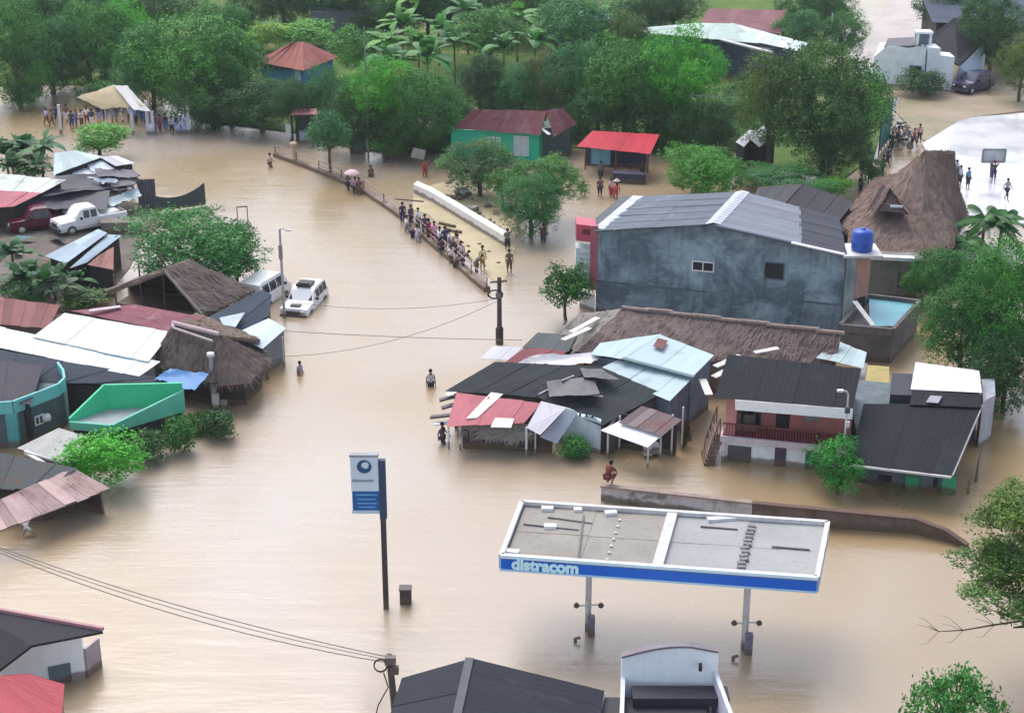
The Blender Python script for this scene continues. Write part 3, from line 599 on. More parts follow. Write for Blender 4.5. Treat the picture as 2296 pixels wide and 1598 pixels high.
# parapet strip on the left eave, sign boxes and balcony at the street end
ed = Vector((bl.x-FL.x, bl.y-FL.y, 0)); en = Vector((-abs(ed.y), ed.x, 0)).normalized()
q = [FL+en*.15-Z*.1, bl+en*.15-Z*.1, bl+en*.95-Z*.1, FL+en*.95-Z*.1]
gb.part('parapet', MB().slab([p+Z*.1 for p in q], .35), plain((.09, .10, .12), .7, .6)); 
wst = MB()
for i in range(14):
    a, b = FL.lerp(bl, i/14), FL.lerp(bl, (i+.9)/14); wst.slab([a+en*.2+Z*.13, b+en*.2+Z*.14, b-en*random.uniform(.25, .7)+Z*.17, a-en*random.uniform(.25, .7)+Z*.16], .02)
gb.part('flashing', wst, plain((.55, .58, .66), .5, .5))
A, B = FL+en*1.35, FL+en*.05
sg_red = plain((.48, .07, .11), .45, .3, 'red_paint'); sg_w = plain((.62, .68, .7), .5, .6, 'faded_white')
def fbox(a, b, z0, z1, dep, mat, nm):
    d = Vector((0, -1, 0)); return gb.part(nm, MB().block([Vector((a.x, a.y, z1)), Vector((b.x, b.y, z1)), Vector((b.x, b.y+dep, z1)), Vector((a.x, a.y+dep, z1))], z0), mat)
zt = [zat(FL.y, y) for y in (508, 545, 562, 636, 650, 668)]
fbox(A, B, zt[1], zt[0], 1.6, sg_red, 'signboard'); fbox(A+Vector((0, .02, 0)), B, zt[3], zt[2], 1.2, sg_w, 'sign_panel'); fbox(A, B, zt[4], zt[3]-.02, 1.6, sg_red, 'balcony_front')
fbox(B-Vector((.35, .06, 0)), B+Vector((.12, -.06, 0)), zt[4], zt[0]+.05, .3, plain((.42, .12, .17), .5), 'pilaster')
fbox(A+Vector((.3, .3, 0)), B, -1, zt[5], .6, M_white, 'shop_front')
sc_ = MB()
for i in range(5): pa = (zt[3]+(zt[2]-zt[3])*(.25+.15*i)); wpanel(sc_, A, B, .2, .2+.6*random.uniform(.5, 1), pa, pa+.07, .0, .02)
gb.part('sign_lines', sc_, plain((.35, .42, .45)))
# tank tower at the right end
tw = T('water_tower', 'narrow peach and grey brick tower at the right corner of the grey gabled building', 'tower', P(1915, 745), G_)
a, b = P(1886, 762), P(1938, 752); zt1 = zat(a.y, 575)
tw.part('wall', MB().block([Vector((a.x, a.y, zt1)), Vector((a.x+.55, a.y-.05, zt1)), Vector((a.x+.55, a.y+2, zt1)), Vector((a.x, a.y+2, zt1))], -1), weathered((.2, .25, .27), (.45, .5, .5), 'pale_block'))
tw.part('side_wall', MB().block([Vector((a.x+.57, a.y-.03, zt1-.1)), Vector((b.x, b.y, zt1-.3)), Vector((b.x, b.y+1.8, zt1-.3)), Vector((a.x+.57, a.y+1.9, zt1-.1))], 2.6), weathered((.48, .26, .2), (.3, .17, .15), 'peach_brick', .8))
tw.part('dark_base', MB().block([Vector((a.x+.6, a.y+.05, 2.6)), Vector((b.x-.1, b.y+.1, 2.6)), Vector((b.x-.1, b.y+1.7, 2.6)), Vector((a.x+.6, a.y+1.8, 2.6))], -1), M_dark)
tw.part('ledge', MB().box((a.x+.85, a.y+.9, zt1+.06), (2.3, 2.4, .14)), M_pale)
tk = MB(); ptk = Vector((a.x+.95, a.y+.8, zt1+.14)); tk.lathe(ptk, [(.6, 0), (.63, .1), (.63, .45), (.66, .5), (.66, .58), (.63, .62), (.63, 1.05), (.56, 1.18), (.28, 1.28), (.15, 1.28), (.15, 1.35), (.02, 1.36)], 24)
single('water_tank', tk, plain((.015, .08, .42), .35, .2, 'blue_plastic'), 'blue plastic water tank on top of the peach tower', 'water tank', origin=ptk, smooth=True)
# --- thatched long roof and its ridge
tl = T('thatched_long_house', 'long low brown thatched house in front of the grey gabled building', 'house', P(1600, 800), G_)
r0, r1, e1, e0 = P(1395, 693, 3.3), P(1885, 752, 3.3), P(1872, 822, 2.0), P(1290, 792, 2.0)
Mt = thatchmat((.125, .088, .08), (.205, .16, .15)); Mt2 = thatchmat((.17, .15, .13), (.33, .3, .27)); Mt3 = thatchmat((.125, .09, .07), (.21, .165, .135))
tl.part('roof', MB().thatch([r0, r1, e1, e0], strand=14), Mt); tl.part('roof', MB().thatch([P(1300, 703, 2.6), r0, e0, P(1235, 752, 1.7)], strand=10), Mt2, label='pale weathered left end of the thatch')
rg = MB(); 
for i in range(9): rg.tube([r0.lerp(r1, i/9)+Z*(.12+.05*(i % 2)), r0.lerp(r1, (i+1.15)/9)+Z*(.14+.05*(i % 2))+Vector((0, random.uniform(-.1, .1), 0))], .12, 7)
tl.part('ridge_pole', rg, plain((.33, .25, .21), .9, .6, 'bamboo', 5)); b0 = [r0, r1, e1, e0]
tl.part('wall', MB().block([p-Z*.35 for p in inset([r0, r1, e1, e0], .05)], -1), M_wood)
tl.part('wall', MB().block([p-Z*.35 for p in inset([P(1300, 703, 2.6), r0, e0, P(1235, 752, 1.7)], .1)], -1), M_wood)
for (x0, y0, x1, y1, lb) in ((1280, 745, 1340, 712, 'pale plank lying on the left end of the thatch'), (1262, 762, 1322, 735, 'lower pale board lying on the left end of the thatch'), (1692, 790, 1745, 780, 'thin pale strip on the thatch above the black balcony roof')):
    single('board', MB().bar(P(x0, y0, 2.9), P(x1, y1, 3.0), .35, .05), M_pale, lb, 'board', 'boards lying on the thatch')
# --- cluster at the street corner
shed('shed', 'small shed with a dark slate roof at the upper left of the corner cluster', 'shed', [[(1205, 746, 2.3), (1292, 753, 2.3), (1275, 786, 2.0), (1172, 778, 2.0)]], metal((.10, .115, .125), .1), M_dark)
shed('shed', 'shed with a maroon corrugated roof under the dark slate one', 'shed', [[(1178, 778, 2.0), (1268, 790, 2.0), (1225, 818, 1.6), (1134, 811, 1.6)]], metal((.27, .085, .10), .1), M_dark)
single('metal_sheet', MB().sheets([P(1105, 776, 1.1), P(1170, 779, 1.1), P(1140, 806, .95), P(1078, 802, .95)], .6), metal((.6, .6, .64), .1), 'pale metal sheet jutting toward the thin pole at the corner', 'metal sheet')
def cloth_sheet(q, nu=14, nv=8, amp=.12, sag=.15, th=.02):
    m = MB(); R = random; p0, p1, p2, p3 = [Vector(p) for p in q]; H = [[R.uniform(-amp, amp) for _ in range(nv+1)] for _ in range(nu+1)]; g = []
    for i in range(nu+1):
        for j in range(nv+1):
            u, v = i/nu, j/nv; p = (p0*(1-u)+p1*u)*(1-v)+(p3*(1-u)+p2*u)*v; g.append(p+Z*(H[i][j]*.6+amp*math.sin(u*9+v*5)*.5-sag*4*u*(1-u)*4*v*(1-v)))
    k = len(g); fs = []
    for i in range(nu):
        for j in range(nv): a = i*(nv+1)+j; fs += [[a, a+nv+1, a+nv+2, a+1], [k+a+1, k+a+nv+2, k+a+nv+1, k+a]]
    m.add(g+[p-Z*th for p in g], fs); return m
single('tarp', cloth_sheet([P(1200, 796, 2.5), P(1357, 791, 2.7), P(1325, 815, 2.4), P(1150, 818, 2.1)], amp=.08), plain((.78, .76, .76), .6, .25, 'white_tarp'), 'crumpled white tarp between the maroon roof and the pale blue roof', 'tarp', smooth=True)
Mlb = metal((.46, .58, .62), .03, .45, (.3, .3, .3), .2, .22, .3)
t5 = T('metal_roofed_house', 'house with a pale blue metal roof at the middle of the corner cluster', 'house', P(1480, 850), G_)
qa = [P(1480, 750, 3.3), P(1600, 797, 3.1), P(1552, 845, 2.8), P(1400, 803, 2.95)]; qb = [P(1345, 769, 3.0), P(1480, 750, 3.3), P(1400, 803, 2.95), P(1325, 793, 2.7)]; qc = [P(1398, 801, 2.8), P(1556, 843, 2.72), P(1503, 897, 2.35), P(1340, 828, 2.35)]
for q_ in (qa, qb, qc): t5.part('roof', MB().sheets(q_, .9, 2.4), Mlb); t5.part('wall', MB().block([p-Z*.2 for p in inset(q_, .07)], -1), weathered((.12, .15, .2), (.2, .24, .3), 'bluegrey_wall'))
t5.part('ridge_cap', MB().bar(P(1396, 803, 3.0), P(1556, 845, 2.87), .28, .07), plain((.12, .2, .22), .6)); 
single('rust_patch', MB().sheets([P(1475, 758, 3.38), P(1496, 764, 3.38), P(1486, 781, 3.3), P(1465, 774, 3.3)], .5), metal((.2, .09, .1), .4), 'small maroon sheet patched on the pale blue roof', 'metal sheet')
for i, (x, y, x2, y2, lb) in enumerate([(1603, 822, 1660, 797, 'pale board bridging the pale blue roof and the black balcony roof'), (1575, 850, 1590, 885, 'upright pale plank beside the balcony house'), (1600, 845, 1645, 822, 'second pale board above the gap by the balcony house')]):
    single('board', MB().bar(P(x, y, 2.4), P(x2, y2, 2.6), .4, .06), M_pale, lb, 'board', 'boards over the gap beside the balcony house')
t6 = T('black_roofed_house', 'house with a wide patched black roof behind the pink awning', 'house', P(1250, 900), G_)
Mbk = metal((.034, .042, .05), .12, .5, (.13, .13, .15), .22, .5, .5)
for q_ in ([P(1107, 813, 3.0), P(1345, 822, 3.1), P(1206, 888, 2.2), P(1003, 874, 2.2)], [P(1343, 824, 3.0), P(1484, 881, 2.35), P(1353, 952, 1.65), P(1206, 888, 2.2)]):
    t6.part('roof', MB().sheets(q_, .9, 2.2, .12), Mbk); t6.part('wall', MB().block([p-Z*.25 for p in inset(q_, .09)], -1), plain((.14, .1, .09), .85, .4, 'brown_wall'))
for q_, lb in (([P(1225, 850, 2.95), P(1330, 838, 3.05), P(1345, 878, 2.85), P(1232, 884, 2.6)], 'dull grey tarpaulin wrinkled over the middle of the black roof'), ([P(1300, 822, 3.2), P(1350, 824, 3.2), P(1390, 848, 3.1), P(1310, 842, 3.1)], 'small dark tarpaulin at the top of the black roof')):
    single('tarpaulin', cloth_sheet([p-Z*(.12 if 'wrinkled' in lb else .08) for p in q_], amp=.035, sag=0), plain((.075, .075, .09), .45, .6, 'grey_tarp', 2), lb, 'tarp', 'tarpaulins on the black roof', smooth=True)
def strip(x0, y0, x1, y1, z, w, lb): single('roof_strip', MB().bar(P(x0, y0, z), P(x1, y1, z), w, .06), plain((.3, .29, .33), .5, .5), lb, 'metal strip', 'bent pale strips on the black roof')
strip(1300, 880, 1352, 889, 2.6, .1, 'longest pale strip low on the black roof'); strip(1208, 884, 1243, 866, 2.5, .1, 'pale strip at the seam of the black roof'); strip(1260, 853, 1287, 842, 2.9, .1, 'short pale strip near the top of the black roof')
aw = T('pink_awning', 'faded pink metal awning with a white stripe over the corner shop', 'awning', P(1100, 960), G_)
Mpk = metal((.50, .17, .19), .10, .5, (.3, .12, .12), .2, .35, .35)
aw.part('roof', MB().sheets([P(1023, 881, 2.25), P(1212, 904, 2.25), P(1176, 946, 1.75), P(1003, 953, 1.65)], .8, 3), Mpk)
aw.part('white_strip', MB().slab([P(1101, 879, 2.36), P(1128, 883, 2.36), P(1070, 936, 1.86), P(1045, 938, 1.86)], .03), M_white)
aw.part('white_sheet', MB().slab([P(1110, 936, 1.88), P(1153, 938, 1.88), P(1146, 958, 1.7), P(1100, 957, 1.7)], .03), M_white)
posts(aw, [(P(1006, 1005), 1.65), (P(1032, 1008), 1.6), (P(1180, 1022), 1.6)], .06, M_white)
aw.part('beam', MB().bar(P(1003, 953, 1.6), P(1176, 950, 1.66), .1), M_wood)
single('metal_sheet', MB().sheets([P(1213, 900, 2.4), P(1268, 914, 2.4), P(1213, 972, 1.6), P(1182, 956, 1.75)], .8), metal((.62, .6, .66), .08), 'pinkish white sheet beside the pink awning', 'metal sheet')
ta = T('thatched_awning', 'ragged thatched awning hanging below the pink awning', 'awning', P(1110, 1000), G_)
ta.part('thatch', MB().thatch([P(1040, 940, 1.62), P(1180, 950, 1.62), P(1197, 975, 1.05), P(1022, 964, 1.1)], strand=40), Mt2)
ta.part('thatch', MB().thatch([P(1090, 955, 1.4), P(1196, 972, 1.2), P(1165, 990, .85), P(1060, 975, .9)], strand=40), Mt2)
posts(ta, [(P(1060, 1002), 1.2), (P(1243, 1022), 1.25), (P(1200, 1018), 1.2)], .045, M_pale)
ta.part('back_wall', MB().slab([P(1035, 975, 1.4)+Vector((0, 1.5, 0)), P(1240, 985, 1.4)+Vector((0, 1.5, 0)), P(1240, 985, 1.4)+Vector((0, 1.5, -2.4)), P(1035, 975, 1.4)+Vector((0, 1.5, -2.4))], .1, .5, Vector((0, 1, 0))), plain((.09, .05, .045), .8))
for i, (x, y, x2, y2, z, lb) in enumerate([(985, 897, 1025, 887, 1.6, 'upper dark tilted sign arm left of the pink awning'), (990, 915, 1022, 905, 1.4, 'middle dark tilted sign arm left of the pink awning'), (965, 935, 1012, 930, 1.2, 'lowest dark tilted sign arm left of the pink awning')]):
    single('tilted_board', MB().bar(P(x, y, z), P(x2, y2, z+.2), .3, .1), plain((.10, .08, .1)), lb, 'sign board', 'tilted sign boards left of the pink awning')
for i, (x, y, x2, y2, z, lb) in enumerate([(1000, 886, 1030, 880, 1.9, 'white top board left of the pink awning'), (972, 950, 1004, 947, 1.0, 'white bench top beside the corner shop post')]):
    single('white_board', MB().bar(P(x, y, z), P(x2, y2, z), .35, .06), M_white, lb, 'board', 'white boards left of the pink awning')
ww = T('white_scalloped_wall', 'pale blue white wall with a row of small round holes beside the small bush', 'wall', P(1300, 1000), G_)
A, B = up(1262, 999, 914), up(1346, 1018, 941)
tops = [A.lerp(B, t) for t in (0, .25, .5, .75, 1)]; zz = [zat(A.y, 918), zat(A.y, 920), zat(A.y, 925), zat(B.y, 934), zat(B.y, 946)]
for p, z in zip(tops, zz): p.z = z
ww.part('wall', MB().block(tops+[Vector((B.x+.1, B.y+1.4, zz[-1])), Vector((A.x+.1, A.y+1.4, zz[0]))], -1), plain((.60, .70, .76), .6, .3))
hm = MB()
for x in (1278, 1287, 1301, 1315, 1328): pxpanel(hm, A, B, x-2.2, 926+(x-1278)*.15-2.2, x+2.2, 926+(x-1278)*.15+2.6, .0, .012)
ww.part('hole', hm, M_dark, kind=None)
ww.part('lean_to', MB().sheets([P(1268, 916, 2.25), P(1295, 924, 2.1), P(1250, 990, .9), P(1214, 976, 1.1)], .8), metal((.42, .47, .55), .1))
a8 = T('market_stall', 'stall with a bright white front awning and rusty striped back roof', 'stall', P(1430, 1010), G_)
a8.part('roof', MB().slab([P(1390, 943, 2.05), P(1487, 972, 2.05), P(1452, 1002, 1.65), P(1347, 964, 1.65)], .05), plain((.85, .85, .87), .5, .1), label='bright white front awning')
a8.part('roof', MB().sheets([P(1439, 910, 2.55), P(1528, 940, 2.5), P(1486, 975, 2.1), P(1390, 945, 2.1)], .5), metal((.25, .2, .21), .35, .6, (.18, .1, .09), .16, .9, .6), label='rusty striped back roof')
posts(a8, [(P(1362, 1028), 1.75), (P(1452, 1048), 1.7), (P(1388, 1012), 2.0), (P(1480, 1028), 2.0), (P(1528, 1008), 2.4), (P(1505, 1022), 2.3)], .05, M_pale)
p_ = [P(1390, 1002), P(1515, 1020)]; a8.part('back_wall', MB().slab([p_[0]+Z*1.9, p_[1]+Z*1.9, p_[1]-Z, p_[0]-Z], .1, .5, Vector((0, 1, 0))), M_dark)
a8.part('side_wall', MB().slab([P(1362, 1024)+Z*1.6, P(1390, 1000)+Z*1.9, P(1390, 1000)-Z, P(1362, 1024)-Z], .06, .5, Vector((1, 0, 0))), plain((.12, .11, .14)))
for i, (x, y, lb) in enumerate([(1452, 1024, 'white plastic chair half sunk before the stall, left one'), (1468, 1020, 'white plastic chair half sunk before the stall, right one')]):
    p = P(x, y); m = T('plastic_chair', lb, 'chair', p, 'plastic chairs at the stall')
    m.part('seat', MB().box(p+Z*.18, (.45, .45, .04)), M_white); m.part('backrest', MB().box(p+Vector((0, .2, .42)), (.45, .04, .45), 0, -.15), M_white)
    for sx in (-.19, .19):
        for sy in (-.19, .19): m.part('leg', MB().bar(p+Vector((sx, sy, .17)), p+Vector((sx*1.15, sy*1.15, -.3)), .035), M_white)
tree(1536, 945, 1003, 22, 1003, (.07, .04, .03), 'withered brown shrub at the right end of the stall', 'bush', 'shrub', 'shrub', 'bushes in the water', land=0)
# --- pink balcony house
bh = T('balcony_house', 'two storey house with a black roof, salmon upper walls and a long balcony', 'house', P(1730, 1030), G_)
A, B = up(1617, 1033, 975), up(1836, 1056, 995); d = (B-A); d.z = 0; dn_ = Vector((-d.y, d.x, 0)).normalized(); zb1 = A.z
dep = 6.0
C0, C1 = A+dn_*.0, B+d*.28
low = [Vector((p.x, p.y, zb1-.3)) for p in (A+dn_*.12, C1+dn_*.12, C1+dn_*dep, A+dn_*dep)]
bh.part('wall', MB().block(low, -1), plain((.86, .9, .94), .6, .25), label='white ground floor wall')
bh.part('balcony_floor', MB().slab([Vector((p.x, p.y, zb1)) for p in (A-dn_*.15-d*.02, C1-dn_*.15, C1+dn_*1.3, A+dn_*1.3-d*.02)], .3), plain((.62, .55, .58), .6, .35))
bh.part('red_floor', MB().slab([Vector((p.x, p.y, zb1+.02)) for p in (A, C1, C1+dn_*1.3, A+dn_*1.3)], .015), plain((.20, .03, .045), .6))
zr0 = zat((A+dn_*0).y, 893); UA, UB = A+dn_*1.3, C1+dn_*1.3
RB = [P(1602, 889, 0), P(1911, 914, 0)]
up2 = [Vector((p.x, p.y, zr0-.05)) for p in (UA+d*.02, UB, C1+dn_*4.6, A+dn_*4.6+d*.02)]
bh.part('upper_wall', MB().block(up2, zb1+.03), plain((.55, .20, .17), .7, .35, 'salmon_paint'))
zf = zr0+.15; q = [P(1632, 795, zf+.9), P(1930, 827, zf+.9), P(1911, 914, zf), P(1602, 889, zf)]
Mblk = metal((.019, .022, .028), .03, .55, (.06, .06, .07), .25, .35, .2)
bh.part('roof', MB().sheets(q, 1.0, 3.0, .02), Mblk); bh.part('fascia', MB().slab([P(1648, 895, zf-.02), P(1912, 916, zf-.02), P(1911, 914, zf-.02)-Z*.55+Vector((0, -.1, 0)), P(1649, 893, zf-.02)-Z*.55+Vector((0, -.1, 0))], .06, .5, Vector((0, 1, 0))), plain((.93, .94, .95), .5, .1, 'white_board'))
bh.part('pillar', MB().block([Vector((p.x, p.y, zr0)) for p in (A+d*.02+dn_*.05, A+d*.13+dn_*.05, A+d*.13+dn_*1.2, A+d*.02+dn_*1.2)], zb1), plain((.58, .24, .25), .6, .3, 'pink_paint'))
def upx(x0, y0, x1, y1, mat, nm, d1=.05, **k): return bh.part(nm, pxpanel(MB(), UA, UB, x0, y0, x1, y1, .0, d1), mat, **k)
window(bh, UA, UB, 1658, 915, 1708, 952, frame=plain((.10, .12, .10)), bars=2); dr = upx(1738, 920, 1772, 972, plain((.035, .03, .035)), 'door', .04); window(bh, UA, UB, 1805, 924, 1838, 944, frame=plain((.35, .25, .24)), pane=plain((.3, .3, .28)), bars=0)
rl = MB(); L_ = d.length*1.3
for i in range(46):
    p = A+d*(.01+1.3*i/46)+dn_*.05; rl.bar(Vector((p.x, p.y, zb1)), Vector((p.x, p.y, zb1+.62)), .05)
rl.bar(Vector((A.x, A.y, zb1+.64))+dn_*.05, Vector((C1.x, C1.y, zb1+.64))+dn_*.05, .08)
bh.part('railing', rl, plain((.17, .045, .05), .6))
for x0, x1, mt, nm in ((1629, 1685, plain((.10, .09, .12)), 'front_panel'), (1734, 1764, plain((.09, .07, .11)), 'door'), (1803, 1838, plain((.05, .14, .14)), 'front_panel')):  # first panel paints the shade of an open bay; the teal one is plain colour
    bh.part(nm, pxpanel(MB(), A+dn_*.12, B+dn_*.12, x0, 1002, x1, 1062, .0, .03), mt)
bh.part('corner_post', MB().block([Vector((p.x, p.y, zb1-.3)) for p in (A-dn_*.12, A+d*.035-dn_*.12, A+d*.035+dn_*.1, A+dn_*.1)], -1), plain((.66, .58, .66), .6, .2))
fp = MB()
for i, (x, y) in enumerate([(1640, 930), (1668, 955), (1690, 950), (1700, 965), (1820, 965), (1845, 968)]): pass
st = T('outdoor_stairs', 'weathered brown stairs climbing to the left end of the balcony', 'stairs', P(1590, 1020), G_)
S0, S1 = P(1583, 1032), Vector((A.x-.1, A.y+1.0, 0)); sm = MB()
for i in range(9):
    t = i/8; p = S0.lerp(S1, t); sm.box((p.x, p.y, -.1+t*(zb1-.05)), (.5, 1.5, .16)); 
st.part('steps', sm, weathered((.25, .19, .17), (.14, .1, .09), 'stair_concrete', 1.5))
hr = MB(); 
for sy in (-.75, .75):
    for i in range(0, 9, 2): p = S0.lerp(S1, i/8); hr.bar((p.x, p.y+sy, i/8*zb1-.1), (p.x, p.y+sy, i/8*zb1+.8), .05)
    hr.bar(S0+Vector((0, sy, .8)), S1+Vector((0, sy, zb1+.8)), .06)
st.part('handrail', hr, M_rust)
for i, (x, c, lb) in enumerate([(1648, (.32, .26, .2), 'beige cushioned chair at the left end of the balcony'), (1680, (.2, .17, .15), 'brown chair in the middle of the balcony')]):
    p = onplane(x, 965, A+dn_*.7, B+dn_*.7); pp = A+d*p[0]+dn_*.7; pp.z = zb1+.03; t_ = T('balcony_chair', lb, 'chair', pp, 'chairs on the balcony')
    t_.part('seat', MB().box(pp+Z*.25, (.6, .5, .3)), plain(c, .9)); t_.part('backrest', MB().box(pp+Vector((0, .25, .55)), (.6, .1, .5)), plain(c, .9))
# --- right black roofed house, extension blocks
rh = T('black_roofed_house', 'low house with a large plain black roof and green front panels at the right', 'house', P(2050, 1080), G_)
q = [P(1936, 905, 2.9), P(2200, 908, 2.9), P(2132, 1067, 1.75), P(1905, 1040, 1.75)]
rh.part('roof', MB().sheets(q, 1.0, 3.2, .01), Mblk); A, B = up(1925, 1082, 1048), up(2146, 1108, 1070)
bk = Vector((.6, 7.5, 0)); rh.part('wall', MB().block([Vector((A.x, A.y, 1.55)), Vector((B.x-.1, B.y, 1.55)), B+bk+Z*(2.4-B.z), A+bk+Z*(2.4-A.z)], -1), weathered((.16, .2, .22), (.1, .12, .13), 'grey_wall', .8))
Mgn = plain((.05, .42, .20), .55, .25, 'green_paint')
for x0, x1 in ((2026, 2062), (2108, 2145)): rh.part('green_panel', pxpanel(MB(), A, B, x0, 1068, x1, 1120, .0, .12), Mgn)
rh.part('doorway', pxpanel(MB(), A, B, 1965, 1066, 2000, 1118, .0, .05), M_dark); rh.part('doorway', pxpanel(MB(), A, B, 2088, 1072, 2104, 1118, .0, .05), M_dark)
rh.part('gutter', MB().bar(q[3]+Vector((0, -.1, -.02)), q[2]+Vector((0, -.1, -.02)), .09, .1), M_pale); rh.part('verge', MB().bar(q[1]+Vector((.08, 0, 0)), q[2]+Vector((.08, 0, 0)), .07, .08), plain((.26, .26, .27)))
rh.part('roof_extension', MB().sheets([P(2046, 874, 3.05), P(2199, 886, 3.05), P(2199, 912, 2.95), P(2040, 906, 2.95)], 1.0, 3), Mblk)
single('metal_sheet', MB().slab([P(2086, 886, 3.15), P(2112, 888, 3.15), P(2104, 903, 3.1), P(2076, 901, 3.1)], .03), plain((.3, .3, .34)), 'small grey sheet lying on the large plain black roof', 'metal sheet')
single('shed_block', MB().block([P(2000, 836, 2.9), P(2046, 838, 2.9), P(2046, 886, 2.9), P(1996, 884, 2.9)], -1), plain((.035, .04, .055), .7), 'black box shaped shed between the yellow hut and the white flat roof', 'shed')
yh = T('yellow_hut', 'small hut with a mustard yellow flat roof behind the balcony house', 'hut', P(1968, 900), G_)
q = [P(1945, 818, 2.3), P(1994, 822, 2.3), P(1994, 868, 2.1), P(1940, 864, 2.1)]; yh.part('roof', MB().slab(q, .12), plain((.42, .34, .12), .7, .4)); yh.part('wall', MB().block([p-Z*.15 for p in inset(q, .1)], -1), plain((.06, .04, .04)))
wh = T('white_flat_roofed_house', 'house with a white flat roof half hidden by the right hand trees', 'house', P(2120, 900), G_)
q = [P(2053, 812, 3.2), P(2194, 832, 3.2), P(2200, 880, 3.0), P(2042, 871, 3.0)]; wh.part('roof', MB().sheets(q, 1.6, 4, .0), metal((.80, .77, .80), .03, .5, (.5, .45, .45), .3, .15, .3)); wh.part('wall', MB().block([p-Z*.12 for p in inset(q, .04)], -1), plain((.05, .055, .07)))
wh.part('annex', MB().block([P(2202, 850, 2.6), P(2230, 846, 2.6), P(2232, 885, 2.6), P(2204, 900, 2.6)], -1), plain((.42, .44, .5), .6, .5))
single('gutter_walkway', MB().slab([P(1930, 812, 1.4), P(1945, 815, 1.4), P(1922, 930, .9), P(1905, 930, .9)], .12), plain((.32, .3, .34), .8, .4), 'narrow grey passage roof along the right side of the balcony house', 'roof')
single('metal_sheet', MB().slab([P(1918, 868, 2.2), P(1938, 866, 2.2), P(1925, 892, 1.9), P(1908, 888, 1.9)], .04), plain((.4, .36, .4)), 'crumpled grey sheet left of the large plain black roof', 'metal sheet')
single('metal_sheet', MB().sheets([P(1872, 765, 2.7), P(1942, 792, 2.5), P(1935, 822, 2.3), P(1832, 800, 2.5)], .6, 2, .15), metal((.48, .6, .62), .1), 'pale blue sheets at the right end of the long thatch', 'metal sheet')
# --- pool terrace
pt = T('walled_terrace', 'walled grey terrace with a turquoise sheet inside, right of the tank tower', 'building', P(1990, 810), G_)
F = up(1995, 815, 738); Lc, Rc = P(1884, 728, F.z), P(2062, 674, F.z); Bc = P(1945, 660, F.z)
Mw = weathered((.17, .15, .145), (.09, .085, .085), 'block_wall', .5)
pt.part('wall', MB().block([p-Z*.4 for p in (Lc, F, Rc, Bc)], -1), Mw)
pp_ = MB()
for a, b in ((Lc, F), (F, Rc), (Rc, Bc), (Bc, Lc)): pp_.bar(a-Z*.18, b-Z*.18, .22, .46)
pt.part('parapet', pp_, Mw); pt.part('turquoise_sheet', MB().sheets([P(1948, 668, F.z-.2), P(2054, 676, F.z-.2), P(2004, 730, F.z-.3), P(1950, 730, F.z-.3)], 1.5, 3), plain((.16, .42, .50), .4, .3, 'turquoise', 1))
single('leaning_plank', MB().bar(P(1916, 675, 3.0), P(1958, 730, 2.2), .3, .06), M_pale, 'pale plank leaning beside the turquoise sheet', 'plank')
bw = T('grey_block_wall', 'grey concrete wall with a white coping below the big thatched hut', 'wall', P(2000, 660), G_)
A, B = up(1944, 668, 578), up(2066, 672, 584); bw.part('wall', MB().block([A, B, B+Vector((0, 1.5, 0)), A+Vector((0, 1.5, 0))], -1), weathered((.24, .23, .21), (.13, .12, .11), 'mossy_wall', .8)); bw.part('coping', MB().bar(A+Vector((0, -.1, .1)), A.lerp(B, .8)+Vector((0, -.1, .1)), .5, .22), plain((.75, .75, .76))); 
bw.part('opening', pxpanel(MB(), A, B, 2010, 612, 2050, 645, .0, .03), plain((.12, .10, .1)))
# --- big thatched hut by the court
hh_ = T('thatched_hut', 'tall brown thatched hut with a dark triangular vent by the white court', 'hut', P(2025, 520), G_)
eav = [P(x, y, 2.2) for x, y in ((1880, 498), (1945, 562), (2062, 572), (2135, 550), (2170, 478), (2110, 400), (1960, 400))]
cen = P(2028, 488, 2.2); apz = zat(cen.y, 338); R0, R1 = Vector((P(2005, 488).x, cen.y, apz)), Vector((P(2062, 488).x, cen.y, apz))
m = MB(); n_ = len(eav)
for i in range(n_):
    a, b = eav[i], eav[(i+1) % n_]; near = lambda p: R0 if p.x < (R0.x+R1.x)/2+.3 else R1
    ra, rb = near(a), near(b)
    ma, mb_ = a.lerp(ra, .45)-Z*.55, b.lerp(rb, .45)-Z*.55
    if (ra-rb).length < .01: rb = rb+(b-ra)*.01; ra = ra+(a-ra)*.01
    m.thatch([ra, rb, mb_, ma], .22, 12, False, .5); m.thatch([ma, mb_, b, a], .22, 14, True, .5)
Mth = thatchmat((.145, .098, .078), (.25, .185, .16)); hh_.part('roof', m, Mth); hh_.part('wall', MB().block([p-Z*.2 for p in inset(eav, .22)], -1), M_wood)
ve = MB(); v0, v1, v2 = P(1953, 472, 3.9), P(2030, 480, 3.9), P(1986, 424, 4.9); off = Vector((0, -1.1, .35))
ve.add([v0+off, v1+off, v2+off, v2+Vector((0, 1.2, 0)), v0+Vector((0, 1, -.2)), v1+Vector((0, 1, -.2))], [[0, 1, 2], [0, 2, 3, 4], [1, 5, 3, 2], [0, 4, 5, 1]])
vo = hh_.part('vent', ve, plain((.035, .018, .022), .9))
vf = MB(); vf.thatch([v2+off*1.15+Z*.12, v2+off*.1+Z*.12, v0+off*.1, v0+off*1.15], .08, 20, False, .3); vf.thatch([v2+off*1.15+Z*.12, v2+off*.1+Z*.12, v1+off*.1, v1+off*1.15], .08, 20, False, .3); hh_.part('vent_hood', vf, Mth, vo)
vl = MB()
for x0, x1, y in ((1962, 1970, 458), (1973, 1983, 459), (1986, 2014, 464)): vl.bar(P(x0, y, 4.1)+off*1.1, P(x1, y+2, 4.1)+off*1.1, .1, .22)
hh_.part('vent_slat', vl, M_white, vo)
